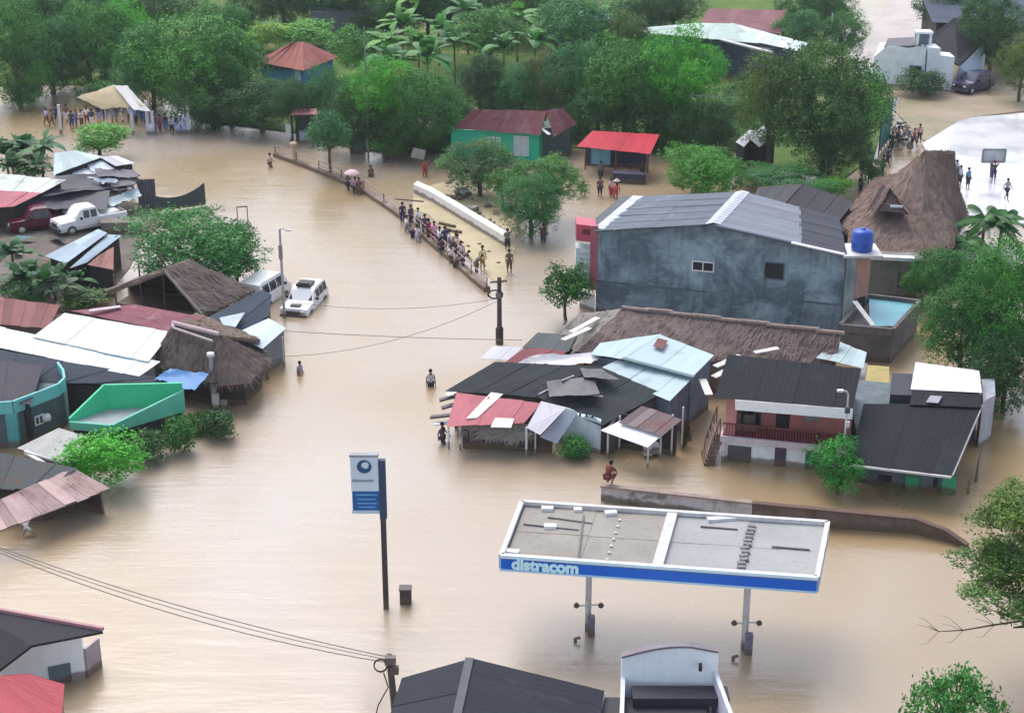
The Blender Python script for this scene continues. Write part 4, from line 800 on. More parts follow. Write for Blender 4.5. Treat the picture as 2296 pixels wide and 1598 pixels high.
shed('shed', 'shed with a black roof between the grey gabled building and the thatched hut', 'shed', [[(1802, 414, 3.2), (1915, 455, 3.2), (1884, 492, 2.6), (1762, 458, 2.6)]], metal((.035, .038, .05), .1), M_dark)
shed('shed', 'shed with a grey black roof behind the ridge of the grey gabled building', 'shed', [[(1700, 420, 3.0), (1798, 414, 3.2), (1758, 458, 2.6), (1690, 440, 2.6)]], metal((.07, .08, .09), .1), M_dark)
# ------------------------------------------------------------------ left bank buildings
Mwh = metal((.70, .77, .79), .02, .5, (.4, .4, .4), .25, .12, .22)
t1 = T('white_roofed_hall', 'hall with a big two tier white metal roof on the left bank', 'building', P(210, 830), G_)
for q_ in ([P(143, 703, 3.0), P(383, 746, 3.0), P(334, 808, 2.6), P(76, 753, 2.6)], [P(-60, 722, 2.55), P(357, 812, 2.55), P(314, 842, 2.25), P(-60, 765, 2.25)]):
    t1.part('roof', MB().sheets(q_, 1.1, 5, .12), Mwh); t1.part('wall', MB().block([p-Z*.2 for p in inset(q_, .05)], -1), M_conc)
shed('house', 'house with a rust red corrugated roof at the left edge above the white roof', 'house', [[(-40, 664, 2.9), (133, 684, 2.9), (110, 735, 2.4), (-40, 722, 2.4)]], metal((.30, .13, .12), .3, .5, (.16, .06, .05), .25, .7, .5), M_wood, w=.7)
shed('house', 'house with a maroon roof between the white roof and the open fronted hut', 'house', [[(160, 697, 2.9), (300, 683, 3.0), (455, 712, 2.9), (383, 745, 2.7)]], metal((.24, .075, .095), .2, .5, (.4, .3, .32), .25, .4, .4), M_wood)
single('metal_sheet', MB().bar(P(200, 697, 3.1), P(270, 687, 3.1), .35, .05), plain((.5, .42, .45)), 'pale pink ridge sheet on the maroon roof', 'metal sheet')
tb = T('thatched_hut', 'brown hipped thatched hut with a pale ridge cap at the waterside of the left bank', 'hut', P(480, 870), G_)
ra, rb = P(388, 728, 3.8), P(492, 753, 3.8)
for q_ in ([ra, rb, P(490, 862, 1.7), P(325, 822, 1.7)], [rb, rb+Vector((.1, .1, 0)), P(612, 806, 1.7), P(560, 858, 1.7)], [rb+Vector((-.1, 0, 0)), rb, P(562, 860, 1.7), P(488, 864, 1.7)]):
    tb.part('roof', MB().thatch(q_, strand=26), thatchmat((.11, .08, .068), (.19, .15, .132)))
tb.part('roof', MB().thatch([rb, ra, P(440, 700, 2.2), P(585, 760, 2.0)], strand=5, fringe=False), Mt3); rcap = MB()
rcap.tube([ra+Z*.12, rb+Z*.1], .13, 8); rcap.tube([ra+Z*.1+Vector((.1, -.45, -.1)), rb+Z*.05+Vector((-.3, -.5, -.15))], .08, 6); rcap.tube([ra+Z*.12, ra+Z*.1+Vector((.1, -.45, -.1))], .09, 6); tb.part('ridge_cap', rcap, plain((.5, .38, .4), .7))
tb.part('wall', MB().block([P(x, y, 1.5) for x, y in ((360, 825), (480, 852), (548, 850), (585, 812), (480, 770))], -1), plain((.055, .045, .04), .9, .4))
posts(tb, [(P(560, 892), 1.7), (P(500, 905), 1.7), (P(600, 850), 1.7)], .07, M_wood)
single('blue_tarp', cloth_sheet([P(382, 827, 2.6), P(468, 838, 2.6), P(436, 876, 2.2), P(346, 848, 2.3)], amp=.07, sag=.1), plain((.07, .22, .50), .5, .3, 'blue_tarp'), 'blue tarp roof beside the concrete pole on the left bank', 'tarp', smooth=True)
shed('house', 'house with a broad dark roof between the white roof and the green parapet', 'house', [[(-60, 775, 2.35), (405, 856, 2.2), (246, 862, 2.0), (-60, 850, 2.0)]], metal((.045, .055, .075), .05, .6, (.1, .08, .12), .25, .3, .3), M_dark, w=1.1)
shed('house', 'house with a dark purple roof behind the teal balcony', 'house', [[(-60, 800, 2.6), (95, 822, 2.6), (70, 905, 2.4), (-60, 890, 2.4)]], metal((.05, .045, .065), .05), M_dark)
gp = T('green_parapet_house', 'house with a bright green roof terrace parapet and green pillars', 'house', P(330, 960), G_)
A, Bd, Cd, D = P(158, 948, 1.45), P(240, 918, 1.4), P(412, 908, 1.4), P(250, 956, 1.4); B, C = Bd.copy(), Cd.copy(); B.z, C.z = zat(Bd.y, 863), zat(Cd.y, 859)
Mgr = plain((.05, .55, .27), .5, .15, 'green_paint'); Mgr2 = plain((.12, .50, .36), .5, .2, 'pale_green_paint')
gp.part('deck', MB().slab([A, Bd, Cd, D], .2), plain((.34, .38, .4), .7, .4)); m = MB()
m.slab([A+Z*.25, B, Bd-Z*.1, A-Z*.1], .14, .5, Vector((A.y-B.y, B.x-A.x, 0)).normalized()*-1); m.slab([B, C, Cd-Z*.1, Bd-Z*.1], .14, .5, Vector((B.y-C.y, C.x-B.x, 0)).normalized()*-1)
gp.part('parapet', m, Mgr); m = MB()
m.slab([C-Z*.35, D+Z*.12, D-Z*.3, Cd-Z*.3], .14, .5, Vector((C.y-D.y, D.x-C.x, 0)).normalized()*-1); m.slab([D+Z*.12, A+Z*.12, A-Z*.3, D-Z*.3], .14, .5, Vector((D.y-A.y, A.x-D.x, 0)).normalized()*-1)
gp.part('fascia', m, Mgr2); 
gp.part('wall', MB().block([p-Z*.32 for p in inset([A, Bd, Cd, D], .05)], -1), M_dark)
for x0, y0 in ((382, 950), (402, 945)): p = P(x0, y0); gp.part('pillar', MB().block([p+Vector((-.22, 0, 1.6)), p+Vector((.22, 0, 1.6)), p+Vector((.22, .4, 1.6)), p+Vector((-.22, .4, 1.6))], -1), Mgr2)
single('metal_sheet', MB().slab([P(360, 885, 1.9), P(418, 868, 2.1), P(404, 888, 1.7), P(350, 902, 1.6)], .05), Mgr2, 'pale green ledge at the right end of the green parapet', 'ledge')
tbh = T('teal_balcony_house', 'house with a teal curved balcony parapet at the left edge', 'house', P(100, 980), G_)
Mte = plain((.15, .50, .50), .5, .2, 'teal_paint'); Mtd = plain((.09, .36, .38), .5, .3, 'dark_teal_paint')
fr = [P(x, y, 0) for x, y in ((-60, 1010), (40, 1003), (72, 990), (110, 975), (140, 962), (153, 948), (150, 930), (138, 912))]; z0 = 2.0
tops = [Vector((p.x, p.y, z0)) for p in fr]+[P(60, 850, z0), P(-60, 850, z0)]
tbh.part('wall', MB().block(tops, -1), plain((.075, .12, .13), .6, .5)); m = MB()
for a, b in zip(fr[:-1], fr[1:]): m.slab([Vector((a.x, a.y, z0+.62)), Vector((b.x, b.y, z0+.62)), Vector((b.x, b.y, z0-.05)), Vector((a.x, a.y, z0-.05))], .12, .5, Vector((a.y-b.y, b.x-a.x, 0)).normalized())
tbh.part('balcony_parapet', m, Mte); tbh.part('column', MB().block([fr[1]+Vector((-.9, -.05, z0)), fr[1]+Vector((.15, -.1, z0)), fr[1]+Vector((.15, .3, z0)), fr[1]+Vector((-.9, .3, z0))], -1), Mtd)
tbh.part('corner_column', MB().block([fr[5]+Vector((-.1, -.12, z0)), fr[5]+Vector((.1, -.12, z0)), fr[5]+Vector((.1, .1, z0)), fr[5]+Vector((-.1, .1, z0))], -1), plain((.3, .42, .42)))
window(tbh, fr[2], fr[4], 78, 926, 96, 955, bars=1); m = MB(); m.lathe((fr[3].x, fr[3].y-.12, 1.05), [(.05, -.2), (.22, -.15), (.26, 0), (.2, .17), (.04, .22)], 12); tbh.part('satellite_dish', m, M_white, smooth=True)
tbh.part('rail', MB().bar(fr[2]+Z*.5, fr[5]+Z*.5, .06), M_pale)
shed('shed', 'low shed with a flat grey slab roof below the teal balcony', 'shed', [[(130, 960, 1.6), (194, 980, 1.6), (150, 1032, 1.4), (44, 1002, 1.4)]], plain((.38, .38, .37), .7, .4, 'slab_concrete'), M_conc, w=3, L=4)
single('white_edge', MB().bar(P(60, 1010, 1.35), P(150, 1036, 1.3), .4, .12), M_white, 'white roof edge along the flat grey slab', 'ledge'); single('white_edge', MB().bar(P(58, 1015, 1.25), P(110, 1045, 1.4), .2, .1), M_pale, 'thin pale ledge over the maroon strip', 'ledge')
shed('shed', 'shed with a narrow maroon roof strip between the grey slab and the dark roof', 'shed', [[(85, 1012, 1.25), (150, 1038, 1.25), (165, 1052, 1.1), (112, 1046, 1.1)]], metal((.22, .1, .12), .2), M_dark)
shed('house', 'house with a dark slate roof at the left edge behind the striped roof', 'house', [[(-60, 1005, 2.0), (170, 1050, 2.0), (97, 1100, 1.7), (-60, 1085, 1.7)]], metal((.055, .07, .075), .15), M_dark)
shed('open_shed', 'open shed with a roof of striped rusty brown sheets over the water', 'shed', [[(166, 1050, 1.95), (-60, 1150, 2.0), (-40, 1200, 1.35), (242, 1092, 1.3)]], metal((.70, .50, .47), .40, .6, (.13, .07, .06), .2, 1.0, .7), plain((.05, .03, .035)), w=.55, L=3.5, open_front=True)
tt = T('white_trestle', 'white trestle leaning under the striped roof at the left edge', 'trestle', P(55, 1195), None)
for a, b in (((33, 1155), (78, 1198)), ((70, 1150), (50, 1200)), ((20, 1160), (75, 1158))): tt.part('leg', MB().bar(P(*a, .9), P(*b, .1), .1), M_white)
# --- open fronted thatched hut and neighbours
oh = T('open_fronted_hut', 'open fronted thatched hut with a dark gable facing the street corner', 'hut', P(400, 700), G_)
F, K = P(369, 607, 4.0), P(425, 583, 3.9)
oh.part('roof', MB().thatch([F, K, P(574, 650, 1.9), P(455, 706, 1.7)], strand=24), thatchmat((.13, .098, .085), (.22, .175, .155))); oh.part('roof', MB().thatch([K, F, P(238, 654, 2.2), P(300, 625, 2.2)], strand=24), Mt3)
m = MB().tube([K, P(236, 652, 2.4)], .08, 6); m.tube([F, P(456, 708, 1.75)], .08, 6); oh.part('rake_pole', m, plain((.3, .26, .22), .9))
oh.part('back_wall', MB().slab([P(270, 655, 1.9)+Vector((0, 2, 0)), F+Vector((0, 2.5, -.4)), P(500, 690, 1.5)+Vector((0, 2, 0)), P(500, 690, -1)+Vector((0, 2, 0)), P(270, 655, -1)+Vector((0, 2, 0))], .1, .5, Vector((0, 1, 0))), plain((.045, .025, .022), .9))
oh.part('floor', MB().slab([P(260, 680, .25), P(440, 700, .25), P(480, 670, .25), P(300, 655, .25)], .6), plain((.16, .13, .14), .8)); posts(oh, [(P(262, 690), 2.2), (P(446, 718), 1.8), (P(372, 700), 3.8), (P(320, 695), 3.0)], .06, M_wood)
single('boulder', MB().lathe(P(156, 690), [(.1, -.4), (.8, -.3), (.95, 0), (.8, .45), (.45, .7), (.03, .78)], 12), plain((.5, .46, .36), .9, .5, 'stone', 1), 'round pale boulder in front of the banana plants', 'boulder', smooth=True)
shed('shed', 'shed with a dark blue roof at the water edge below the open fronted hut', 'shed', [[(587, 650, 2.1), (608, 662, 2.0), (512, 740, 1.9), (450, 720, 2.0)], [(608, 662, 2.0), (602, 708, 1.7), (545, 745, 1.6), (512, 740, 1.9)]], metal((.035, .055, .085), .05), plain((.05, .06, .08)))
single('panel', MB().slab([P(492, 712, 2.4), P(549, 700, 2.3), P(528, 733, 2.2), P(500, 728, 2.3)], .05), plain((.45, .53, .58), .5, .5), 'pale panel lying on the dark blue roof', 'metal sheet')
shed('shed', 'shed with a pale blue roof jutting over the water by the lamp pole', 'shed', [[(601, 714, 2.1), (641, 736, 2.0), (590, 781, 1.7), (522, 750, 1.9)]], metal((.60, .70, .76), .04, .5, (.4, .45, .5), .2, .3, .3), plain((.18, .2, .22)))
shed('shed', 'shed with pale blue corrugated sheets, upper of the slanting pair on the left', 'shed', [[(219, 514, 2.6), (240, 524, 2.55), (150, 590, 2.1), (104, 573, 2.15)]], metal((.44, .54, .64), .08, .5, (.2, .22, .25), .25, .5, .5), M_dark)
shed('shed', 'shed with pale blue corrugated sheets, lower of the slanting pair on the left', 'shed', [[(242, 526, 2.4), (272, 528, 2.35), (196, 588, 1.9), (158, 600, 1.95)]], metal((.38, .48, .57), .08, .5, (.2, .22, .25), .25, .6, .5), M_dark)
shed('shed', 'small shed with a faded rust red roof left of the broad tree', 'shed', [[(222, 572, 2.3), (255, 556, 2.3), (254, 602, 2.0), (198, 592, 2.0)]], metal((.32, .15, .14), .3), M_dark)
shed('house', 'house with a pale grey roof and pink end at the left edge above the cars', 'house', [[(-60, 385, 2.6), (147, 404, 2.6), (95, 432, 2.2), (-60, 422, 2.2)], [(-60, 424, 2.2), (92, 433, 2.2), (33, 462, 1.9), (-60, 470, 1.9)]], [metal((.66, .72, .72), .1), metal((.5, .16, .2), .15)], M_dark)
for q_, lb, c in (([(122, 344, 2.6), (170, 338, 2.6), (228, 352, 2.5), (120, 392, 2.4)], 'pale blue roof sheets below the light green tree', (.5, .6, .63)), ([(222, 352, 2.4), (262, 350, 2.3), (300, 366, 2.2), (258, 372, 2.3)], 'white sheet right of the pale blue roof sheets', (.6, .6, .66)),
                 ([(196, 370, 2.2), (240, 358, 2.2), (258, 378, 2.0), (204, 384, 2.0)], 'short white sheet in the middle of the scrap roofs', (.58, .64, .7)), ([(165, 386, 2.0), (200, 374, 2.0), (228, 388, 1.9), (158, 394, 1.9)], 'lowest white sheet of the scrap roofs', (.6, .66, .72))):
    shed('scrap_shed', lb, 'scrap roof', [q_], metal(c, .12, .5, (.2, .22, .25), .2, .6, .5), M_dark, w=.7, group='scrap roofs on the left bank')
Mtp = plain((.035, .04, .06), .6, .5, 'dark_tarp', 2); Mtp2 = plain((.13, .12, .15), .6, .5, 'purple_tarp', 2)
for q_, mt, lb in (([(125, 396, 2.4), (300, 382, 2.3), (322, 412, 2.0), (90, 440, 2.0)], Mtp, 'largest dark tarp stretched over the yard of parked cars'), ([(90, 432, 2.0), (250, 410, 2.1), (238, 470, 1.4), (60, 470, 1.4)], Mtp, 'dark tarp sagging over the maroon pickup'),
                  ([(212, 378, 2.6), (300, 382, 2.5), (318, 396, 2.4), (218, 396, 2.4)], Mtp2, 'purple grey tarp at the top of the dark tarps'), ([(205, 398, 2.3), (310, 400, 2.2), (295, 425, 1.9), (215, 425, 1.9)], Mtp2, 'purple grey tarp in the middle of the dark tarps'),
                  ([(232, 448, 1.5), (308, 420, 1.8), (318, 440, 1.4), (250, 462, 1.2)], plain((.45, .55, .58), .6, .4), 'pale teal curved tarp above the white pickup'), ([(195, 398, 2.45), (262, 402, 2.4), (268, 408, 2.3), (230, 410, 2.3)], plain((.5, .55, .62), .6, .4), 'narrow white tarp fold on the dark tarps')):
    single('tarp', cloth_sheet([P(*p) for p in q_], amp=.1, sag=.25), mt, lb, 'tarp', 'tarps on the left bank', smooth=True)
m = MB(); a, b = P(312, 470, 0), P(352, 468, 0)
for i in range(12): p, q = a.lerp(b, i/12), a.lerp(b, (i+1)/12); m.add([p+Z*2.3+Vector((0, .1*(i % 2), 0)), q+Z*2.3+Vector((0, .1*((i+1) % 2), 0)), q-Z*.2, p-Z*.2], [[0, 1, 2, 3]])
single('curtain', m, Mtp2, 'dark grey curtain hanging at the street end of the tarps', 'curtain')
m = MB(); a, b = P(350, 478, 0), P(462, 462, 0); n = 14
for i in range(n):
    p, q = a.lerp(b, i/n), a.lerp(b, (i+1)/n); s0, s1 = [1.35-.9*4*t*(1-t)*.6+.5*t for t in (i/n, (i+1)/n)]; m.add([p+Z*s0, q+Z*s1, q+Z*.1, p+Z*.1], [[0, 1, 2, 3]])
single('shade_net', m, plain((.05, .075, .07), .8), 'dark green net strung between poles at the flooded street', 'net')
single('pole', MB().tube([P(462, 468, -.5), P(462, 468, 2.0)], .06, 6), M_wood, 'thin wooden pole holding the dark green net', 'pole')
Rc = random.Random(9)
for i, (x, y, lb) in enumerate([(60, 545, 'teal scrap sheet left of the pickups'), (40, 575, 'grey scrap sheet at the left edge of the yard'), (95, 600, 'pale scrap board by the blue grey sheds'), (250, 512, 'brown scrap board behind the low grey brown wall'), (290, 520, 'grey scrap board at the right end of the yard'), (130, 545, 'rusty scrap sheet under the white pickup nose'), (70, 620, 'small pale scrap sheet above the banana plants')]):
    p = P(x, y); single('scrap_sheet', MB().box(p+Z*.3, (Rc.uniform(.9, 1.8), Rc.uniform(.5, .9), .06), Rc.uniform(0, 3), .35, .2), plain(Rc.choice([(.12, .25, .26), (.3, .3, .32), (.5, .47, .42), (.2, .12, .09)]), .7, .6, 'scrap', 3), lb, 'scrap', 'scrap lying in the yard')
single('brick_wall', MB().block([P(225, 500, .9), P(318, 498, .9), P(318, 488, .9), P(225, 488, .9)], -1), weathered((.22, .19, .17), (.12, .1, .1), 'brick', 1), 'low grey brown wall right of the white pickup', 'wall')
gf = T('post_frame', 'thin grey empty sign frame in the water beside the broad left tree', 'sign frame', P(556, 512)); a, b = P(534, 512), P(557, 515)
gf.part('post', MB().bar(a-Z*.5, a+Z*1.6, .06), M_rust); gf.part('post', MB().bar(b-Z*.5, b+Z*1.8, .06), M_rust); gf.part('crossbar', MB().bar(a+Z*1.6, b+Z*1.75, .07), M_rust)
# --- bottom left house
bl_ = T('white_gabled_house', 'white gabled house with a dark roof in the bottom left corner', 'house', P(100, 1530), G_)
q = [P(-80, 1358, 3.3), P(230, 1415, 3.15), P(70, 1446, 3.0), P(-80, 1560, 1.9)]
bl_.part('roof', MB().slab(q, .12), metal((.035, .035, .045), .05)); bl_.part('ridge_edge', MB().bar(q[0]+Vector((0, .1, .05)), q[1]+Vector((0, .1, .05)), .14, .14), plain((.42, .22, .24)))
A, B = up(0, 1560, 1510), up(192, 1521, 1424); zA = zat(up(68, 1546, 1500).y, 1444)
w0 = Vector((A.x, A.y, 0)); w1 = Vector((B.x, B.y, 0)); mid_ = w0.lerp(w1, .36)
bl_.part('wall', MB().slab([w0-Z, w1-Z, w1+Z*(B.z), mid_+Z*(zA-.05), w0+Z*1.6], .2, .5, Vector((0, -1, 0))), plain((.85, .92, .96), .6, .1))
bl_.part('window', pxpanel(MB(), w0, w1, 112, 1484, 157, 1535, .0, .04), plain((.13, .19, .22), .3)); bl_.part('side_post', MB().bar(P(222, 1477)-Z*.3, P(222, 1477)+Z*.95, .1), plain((.3, .16, .18)))
bl_.part('side_wall', MB().slab([w1+Vector((.1, .1, 0))+Z*1.3, w1+Vector((.45, .9, 1.3)), w1+Vector((.45, .9, -1)), w1+Vector((.1, .1, -1))], .1, .5, Vector((1, 0, 0))), plain((.38, .33, .36)))
rr = T('red_roofed_shed', 'small shed with a rose red roof at the bottom left corner', 'shed', P(80, 1580), G_)
rr.part('roof', MB().sheets([P(-60, 1520, 2.6), P(62, 1510, 2.7), P(142, 1534, 2.5), P(130, 1640, 2.0)], 1.0, 3), metal((.48, .09, .11), .05, .4)); rr.part('roof', MB().sheets([P(-60, 1522, 2.58), P(130, 1640, 2.0), P(60, 1700, 1.9), P(-80, 1660, 2.0)], 1.0, 3), metal((.48, .09, .11), .05, .4)); rr.part('wall', MB().block([P(-50, 1540, 2.0), P(60, 1530, 2.1), P(138, 1545, 2.1), P(120, 1640, 1.8), P(-60, 1700, 1.6)], -1), plain((.3, .18, .15)))
# --- bottom middle dark gable and curved white parapet
bm_ = T('dark_gabled_house', 'house with a dark gabled roof rising from the bottom edge', 'house', P(1050, 1640), G_)
a, b, c, d, e, f = P(1053, 1476, 4.2), P(905, 1518, 3.1), P(1350, 1549, 3.0), P(990, 1760, 4.2), P(830, 1760, 3.1), P(1300, 1860, 3.0)
Md = metal((.030, .034, .045), .03, .55, (.08, .08, .1), .25, .3, .25)
bm_.part('roof', MB().sheets([a, d, e, b], 1.0, 3, .0), Md); bm_.part('roof', MB().sheets([d, a, c, f], 1.0, 3, .0), Md); bm_.part('wall', MB().block([p-Z*.2 for p in inset([a, c, f, d, e, b], .06)], -1), M_conc); bm_.part('ridge_cap', MB().bar(a+Z*.03, d+Z*.03, .3, .05), plain((.06, .07, .085)))
wp = T('white_parapet_house', 'house with a tall white curved parapet and a black flat roof at the bottom edge', 'house', P(1500, 1620), G_)
A, B = P(1392, 1548, 2.6), P(1606, 1558, 2.6); pts = []
for i in range(15): t = i/14; x = 1392+214*t; yy = 1476-26*math.sin(math.pi*min(1, t/.9*.62+.06))*1.0+0; yt = 1474 if i == 0 else 1474-24*math.sin(t*math.pi*.5*1.6) if t < .75 else 1452+10*(t-.75)*4; p = A.lerp(B, t); p.z = zat(p.y, yt); pts.append(p)
m = MB(); poly = pts+[B-Z*3.6, A-Z*3.6]; m.slab(poly, .22, .5, Vector((0, -1, 0))); wp.part('parapet', m, plain((.88, .94, .97), .6, .15)); cap = MB()
for p, q in zip(pts[:-1], pts[1:]): cap.bar(p+Vector((0, .1, .03)), q+Vector((0, .1, .03)), .3, .08)
wp.part('coping', cap, plain((.2, .17, .2))); wp.part('side_parapet', MB().slab([B+Z*1.0, B+Vector((.35, -4, 1.0)), B+Vector((.35, -4, -3.5)), B-Z*3.5], .15, .5, Vector((1, 0, 0))), plain((.6, .62, .7), .6, .3)); wp.part('side_parapet', MB().slab([A+Z*.6, A+Vector((-.35, -4, .6)), A+Vector((-.35, -4, -3.5)), A-Z*3.5], .15, .5, Vector((-1, 0, 0))), plain((.6, .62, .7), .6, .3))
wp.part('roof', MB().slab([P(1340, 1562, 2.75), P(1584, 1562, 2.75), P(1584, 1760, 2.7), P(1300, 1760, 2.7)], .25), plain((.035, .035, .045), .7)); wp.part('roof_hatch', MB().box(P(1525, 1560, 2.95), (3.4, .8, .35)), plain((.03, .03, .045)))
wp.part('wall', MB().block([P(1345, 1570, 2.45), P(1590, 1570, 2.45), P(1595, 1770, 2.45), P(1300, 1770, 2.45)], -1), M_conc); wp.part('edge_strip', MB().bar(P(1352, 1552, 2.9), P(1330, 1640, 2.9), .18, .1), M_white)
vb = MB(); pxpanel(vb, A, B, 1566, 1482, 1574, 1492, .1, .35); wp.part('vent', vb, M_dark)
# --- petrol station
ps = T('petrol_station_canopy', 'petrol station canopy with a blue fascia and grey white roof standing in the flood', 'canopy', P(1490, 1420))
zt_, zb_ = 4.3, 3.62
a, b, c, d = P(1124, 1242, zt_), P(1832, 1292, zt_), P(1856, 1168, zt_), P(1170, 1122, zt_)
a2 = a.copy(); ps_l = (b-a).length, (d-a).length
ins = [p.lerp((a+b+c+d)/4, .02)-Z*.22 for p in (a, b, c, d)]
Mcr = [plain((.31, .285, .25), .8, .45, 'roof_concrete', .5), plain((.34, .345, .345), .8, .3, 'roof_grey', .4)]
def lerp2(u, v, z=0): return (a*(1-u)+b*u)*(1-v)+(d*(1-u)+c*u)*v+Z*z
def cell(u0, u1, z): return [lerp2(u0, .02, z), lerp2(u1, .02, z), lerp2(u1, .98, z), lerp2(u0, .98, z)]
ps.part('roof', MB().sheets(cell(.012, .485, -.22), 1.4, 2.2, 0), Mcr[0]); ps.part('roof', MB().sheets(cell(.515, .988, -.22), 1.6, 3, 0), Mcr[1]); 
rm = MB()
for p, q in ((a, b), (b, c), (c, d), (d, a)): rm.bar(p-Z*.08, q-Z*.08, .2, .18)
ps.part('roof_rim', rm, plain((.62, .61, .61), .6, .5)); ps.part('roof_divider', MB().bar(lerp2(.50, .02, -.1), lerp2(.50, .98, -.1), .42, .16), plain((.58, .57, .58), .6, .5))
m = MB()
for u0, u1, v0, v1, w in ((.245, .215, .05, .86, .08), (.215, .03, .58, .62, .05), (.10, .25, .78, .72, .05)): ps.part('roof_seam', MB().bar(lerp2(u0, v0, -.15), lerp2(u1, v1, -.15), w, .05), plain((.12, .11, .12)))
for u0, u1, v in ((.60, .72, .80), (.84, .96, .52)): ps.part('roof_seam', MB().bar(lerp2(u0, v, -.14), lerp2(u1, v-.01, -.14), .07, .05), plain((.12, .11, .12)))
Mdb = plain((.22, .21, .23), .8, .6)
for i in range(13): ps.part('roof_block', MB().box(lerp2(.76+random.uniform(-.004, .004), .05+.068*i, -.14), (.32, .2, .12), random.uniform(-.3, .3)), Mdb)
for i in range(7): ps.part('roof_bracket', MB().box(lerp2(.335, .1+.12*i, -.15), (.11, .1, .05), random.uniform(-.5, .5)), M_pale)
for u, v, s in ((.09, .93, .5), (.19, .95, .35), (.30, .93, .5), (.03, .1, .5), (.66, .96, 1.2), (.12, .6, .5)): ps.part('roof_fixture', MB().box(lerp2(u, v, -.12), (s, .28, .14), random.uniform(-.2, .2)), M_white)
fa = MB(); n_ = Vector((b.y-a.y, -(b.x-a.x), 0)).normalized()
def fas(z0, z1, off, u0=0., u1=1., ex=.0):
    m = MB(); A_, B_ = a.lerp(b, u0), a.lerp(b, u1); d_ = (B_-A_).normalized(); vs = [p+n_*k+Z*(z-zt_) for k in (0, off) for p, z in ((A_-d_*ex, z0), (B_+d_*ex, z0), (B_+d_*ex, z1), (A_-d_*ex, z1))]
    return m.add(vs, [[0, 1, 2, 3], [4, 7, 6, 5], [0, 4, 5, 1], [1, 5, 6, 2], [2, 6, 7, 3], [3, 7, 4, 0]])
ps.part('fascia', fas(zb_+.09, zt_-.12, .1), plain((.002, .125, .62), .35, .1, 'blue_fascia')); ps.part('fascia_trim', fas(zb_, zb_+.085, .12, ex=.05), plain((.42, .66, .85), .4, .1, 'light_blue')); ps.part('fascia_trim', fas(zt_-.115, zt_+.02, .12, ex=.05), plain((.62, .78, .88), .4, .1, 'pale_blue'))
for p, q in ((b, c), (c, d), (d, a)):
    nn = Vector((q.y-p.y, -(q.x-p.x), 0)).normalized()*.1; ps.part('side_fascia', MB().add([p-Z*.03, q-Z*.03, q-Z*.66, p-Z*.66, p-Z*.03+nn, q-Z*.03+nn, q-Z*.66+nn, p-Z*.66+nn], [[0, 1, 2, 3], [4, 7, 6, 5], [0, 4, 5, 1], [1, 5, 6, 2], [2, 6, 7, 3], [3, 7, 4, 0]]), plain((.42, .6, .8), .5, .2, 'side_blue'))
ps.part('ceiling', MB().slab([p-Z*.55 for p in (a, b, c, d)], .1), plain((.6, .6, .62), .6, .3))
def text(body, size, mat, loc, ux, name, root, ext=.02, off=0.0, align='LEFT', upv=Z):
    cu = bpy.data.curves.new(name, 'FONT'); cu.body = body; cu.size = size; cu.extrude = ext; cu.offset = off; cu.align_x = align
    to = bpy.data.objects.new(name+'_tmp', cu); COL.objects.link(to); bpy.context.view_layer.update()
    me = bpy.data.meshes.new_from_object(to.evaluated_get(bpy.context.evaluated_depsgraph_get())); bpy.data.objects.remove(to)
    me.materials.clear(); me.materials.append(mat); o = bpy.data.objects.new(name, me); COL.objects.link(o)
    x = Vector(ux).normalized(); y = upv; z = x.cross(y).normalized(); M = Matrix((x, y, z)).transposed().to_4x4(); M.translation = Vector(loc)-root.location; o.matrix_local = M; o.parent = root; return o
uxd = (b-a); uxd.z = 0
text('distracom', .66, plain((.6, .9, .97), .4, .05, 'letter_cyan'), a.lerp(b, .035)+n_*.125+Z*(zb_-zt_+.14), uxd, 'lettering', ps.o, .02, .03)
for k_, (cx_, cb, ct) in enumerate(((1318, 1412, 1300), (1668, 1452, 1340))):
    p = P(cx_, cb); col = MB(); col.block([p+Vector((x, y, 3.78)) for x, y in ((-.12, -.12), (.12, -.12), (.12, .12), (-.12, .12))], -1); ps.part('column', col, plain((.60, .57, .6), .6, .4))
    pp = T('fuel_pump', ['submerged fuel pump island at the left canopy column', 'submerged fuel pump island at the right canopy column'][k_], 'fuel pump', p, 'fuel pumps under the canopy')
    pp.part('cabinet', MB().box(p+Vector((.12, -.42, .28)), (.28, .26, 1.3)), plain((.18, .17, .24), .5, .4)); pp.part('mast', MB().bar(p+Vector((-.05, -.25, .6)), p+Vector((-.05, -.25, 1.55)), .1), M_pale)
    pp.part('arm', MB().bar(p+Vector((-.5, -.28, 1.32)), p+Vector((.55, -.28, 1.38)), .05), M_pale)
    for s_ in (-1, 1): pp.part('hose_head', MB().lathe(p+Vector((s_*.5, -.3, 1.24)), [(.05, 0), (.10, .04), (.13, .1), (.08, .2), (.02, .22)], 10), plain((.10, .08, .08)))
    pp.part('bumper_post', MB().tube([p+Vector((-.55, -.9, -.5)), p+Vector((-.55, -.9, .16)), p+Vector((-.35, -.9, .2))], .07, 8), plain((.16, .13, .08)))
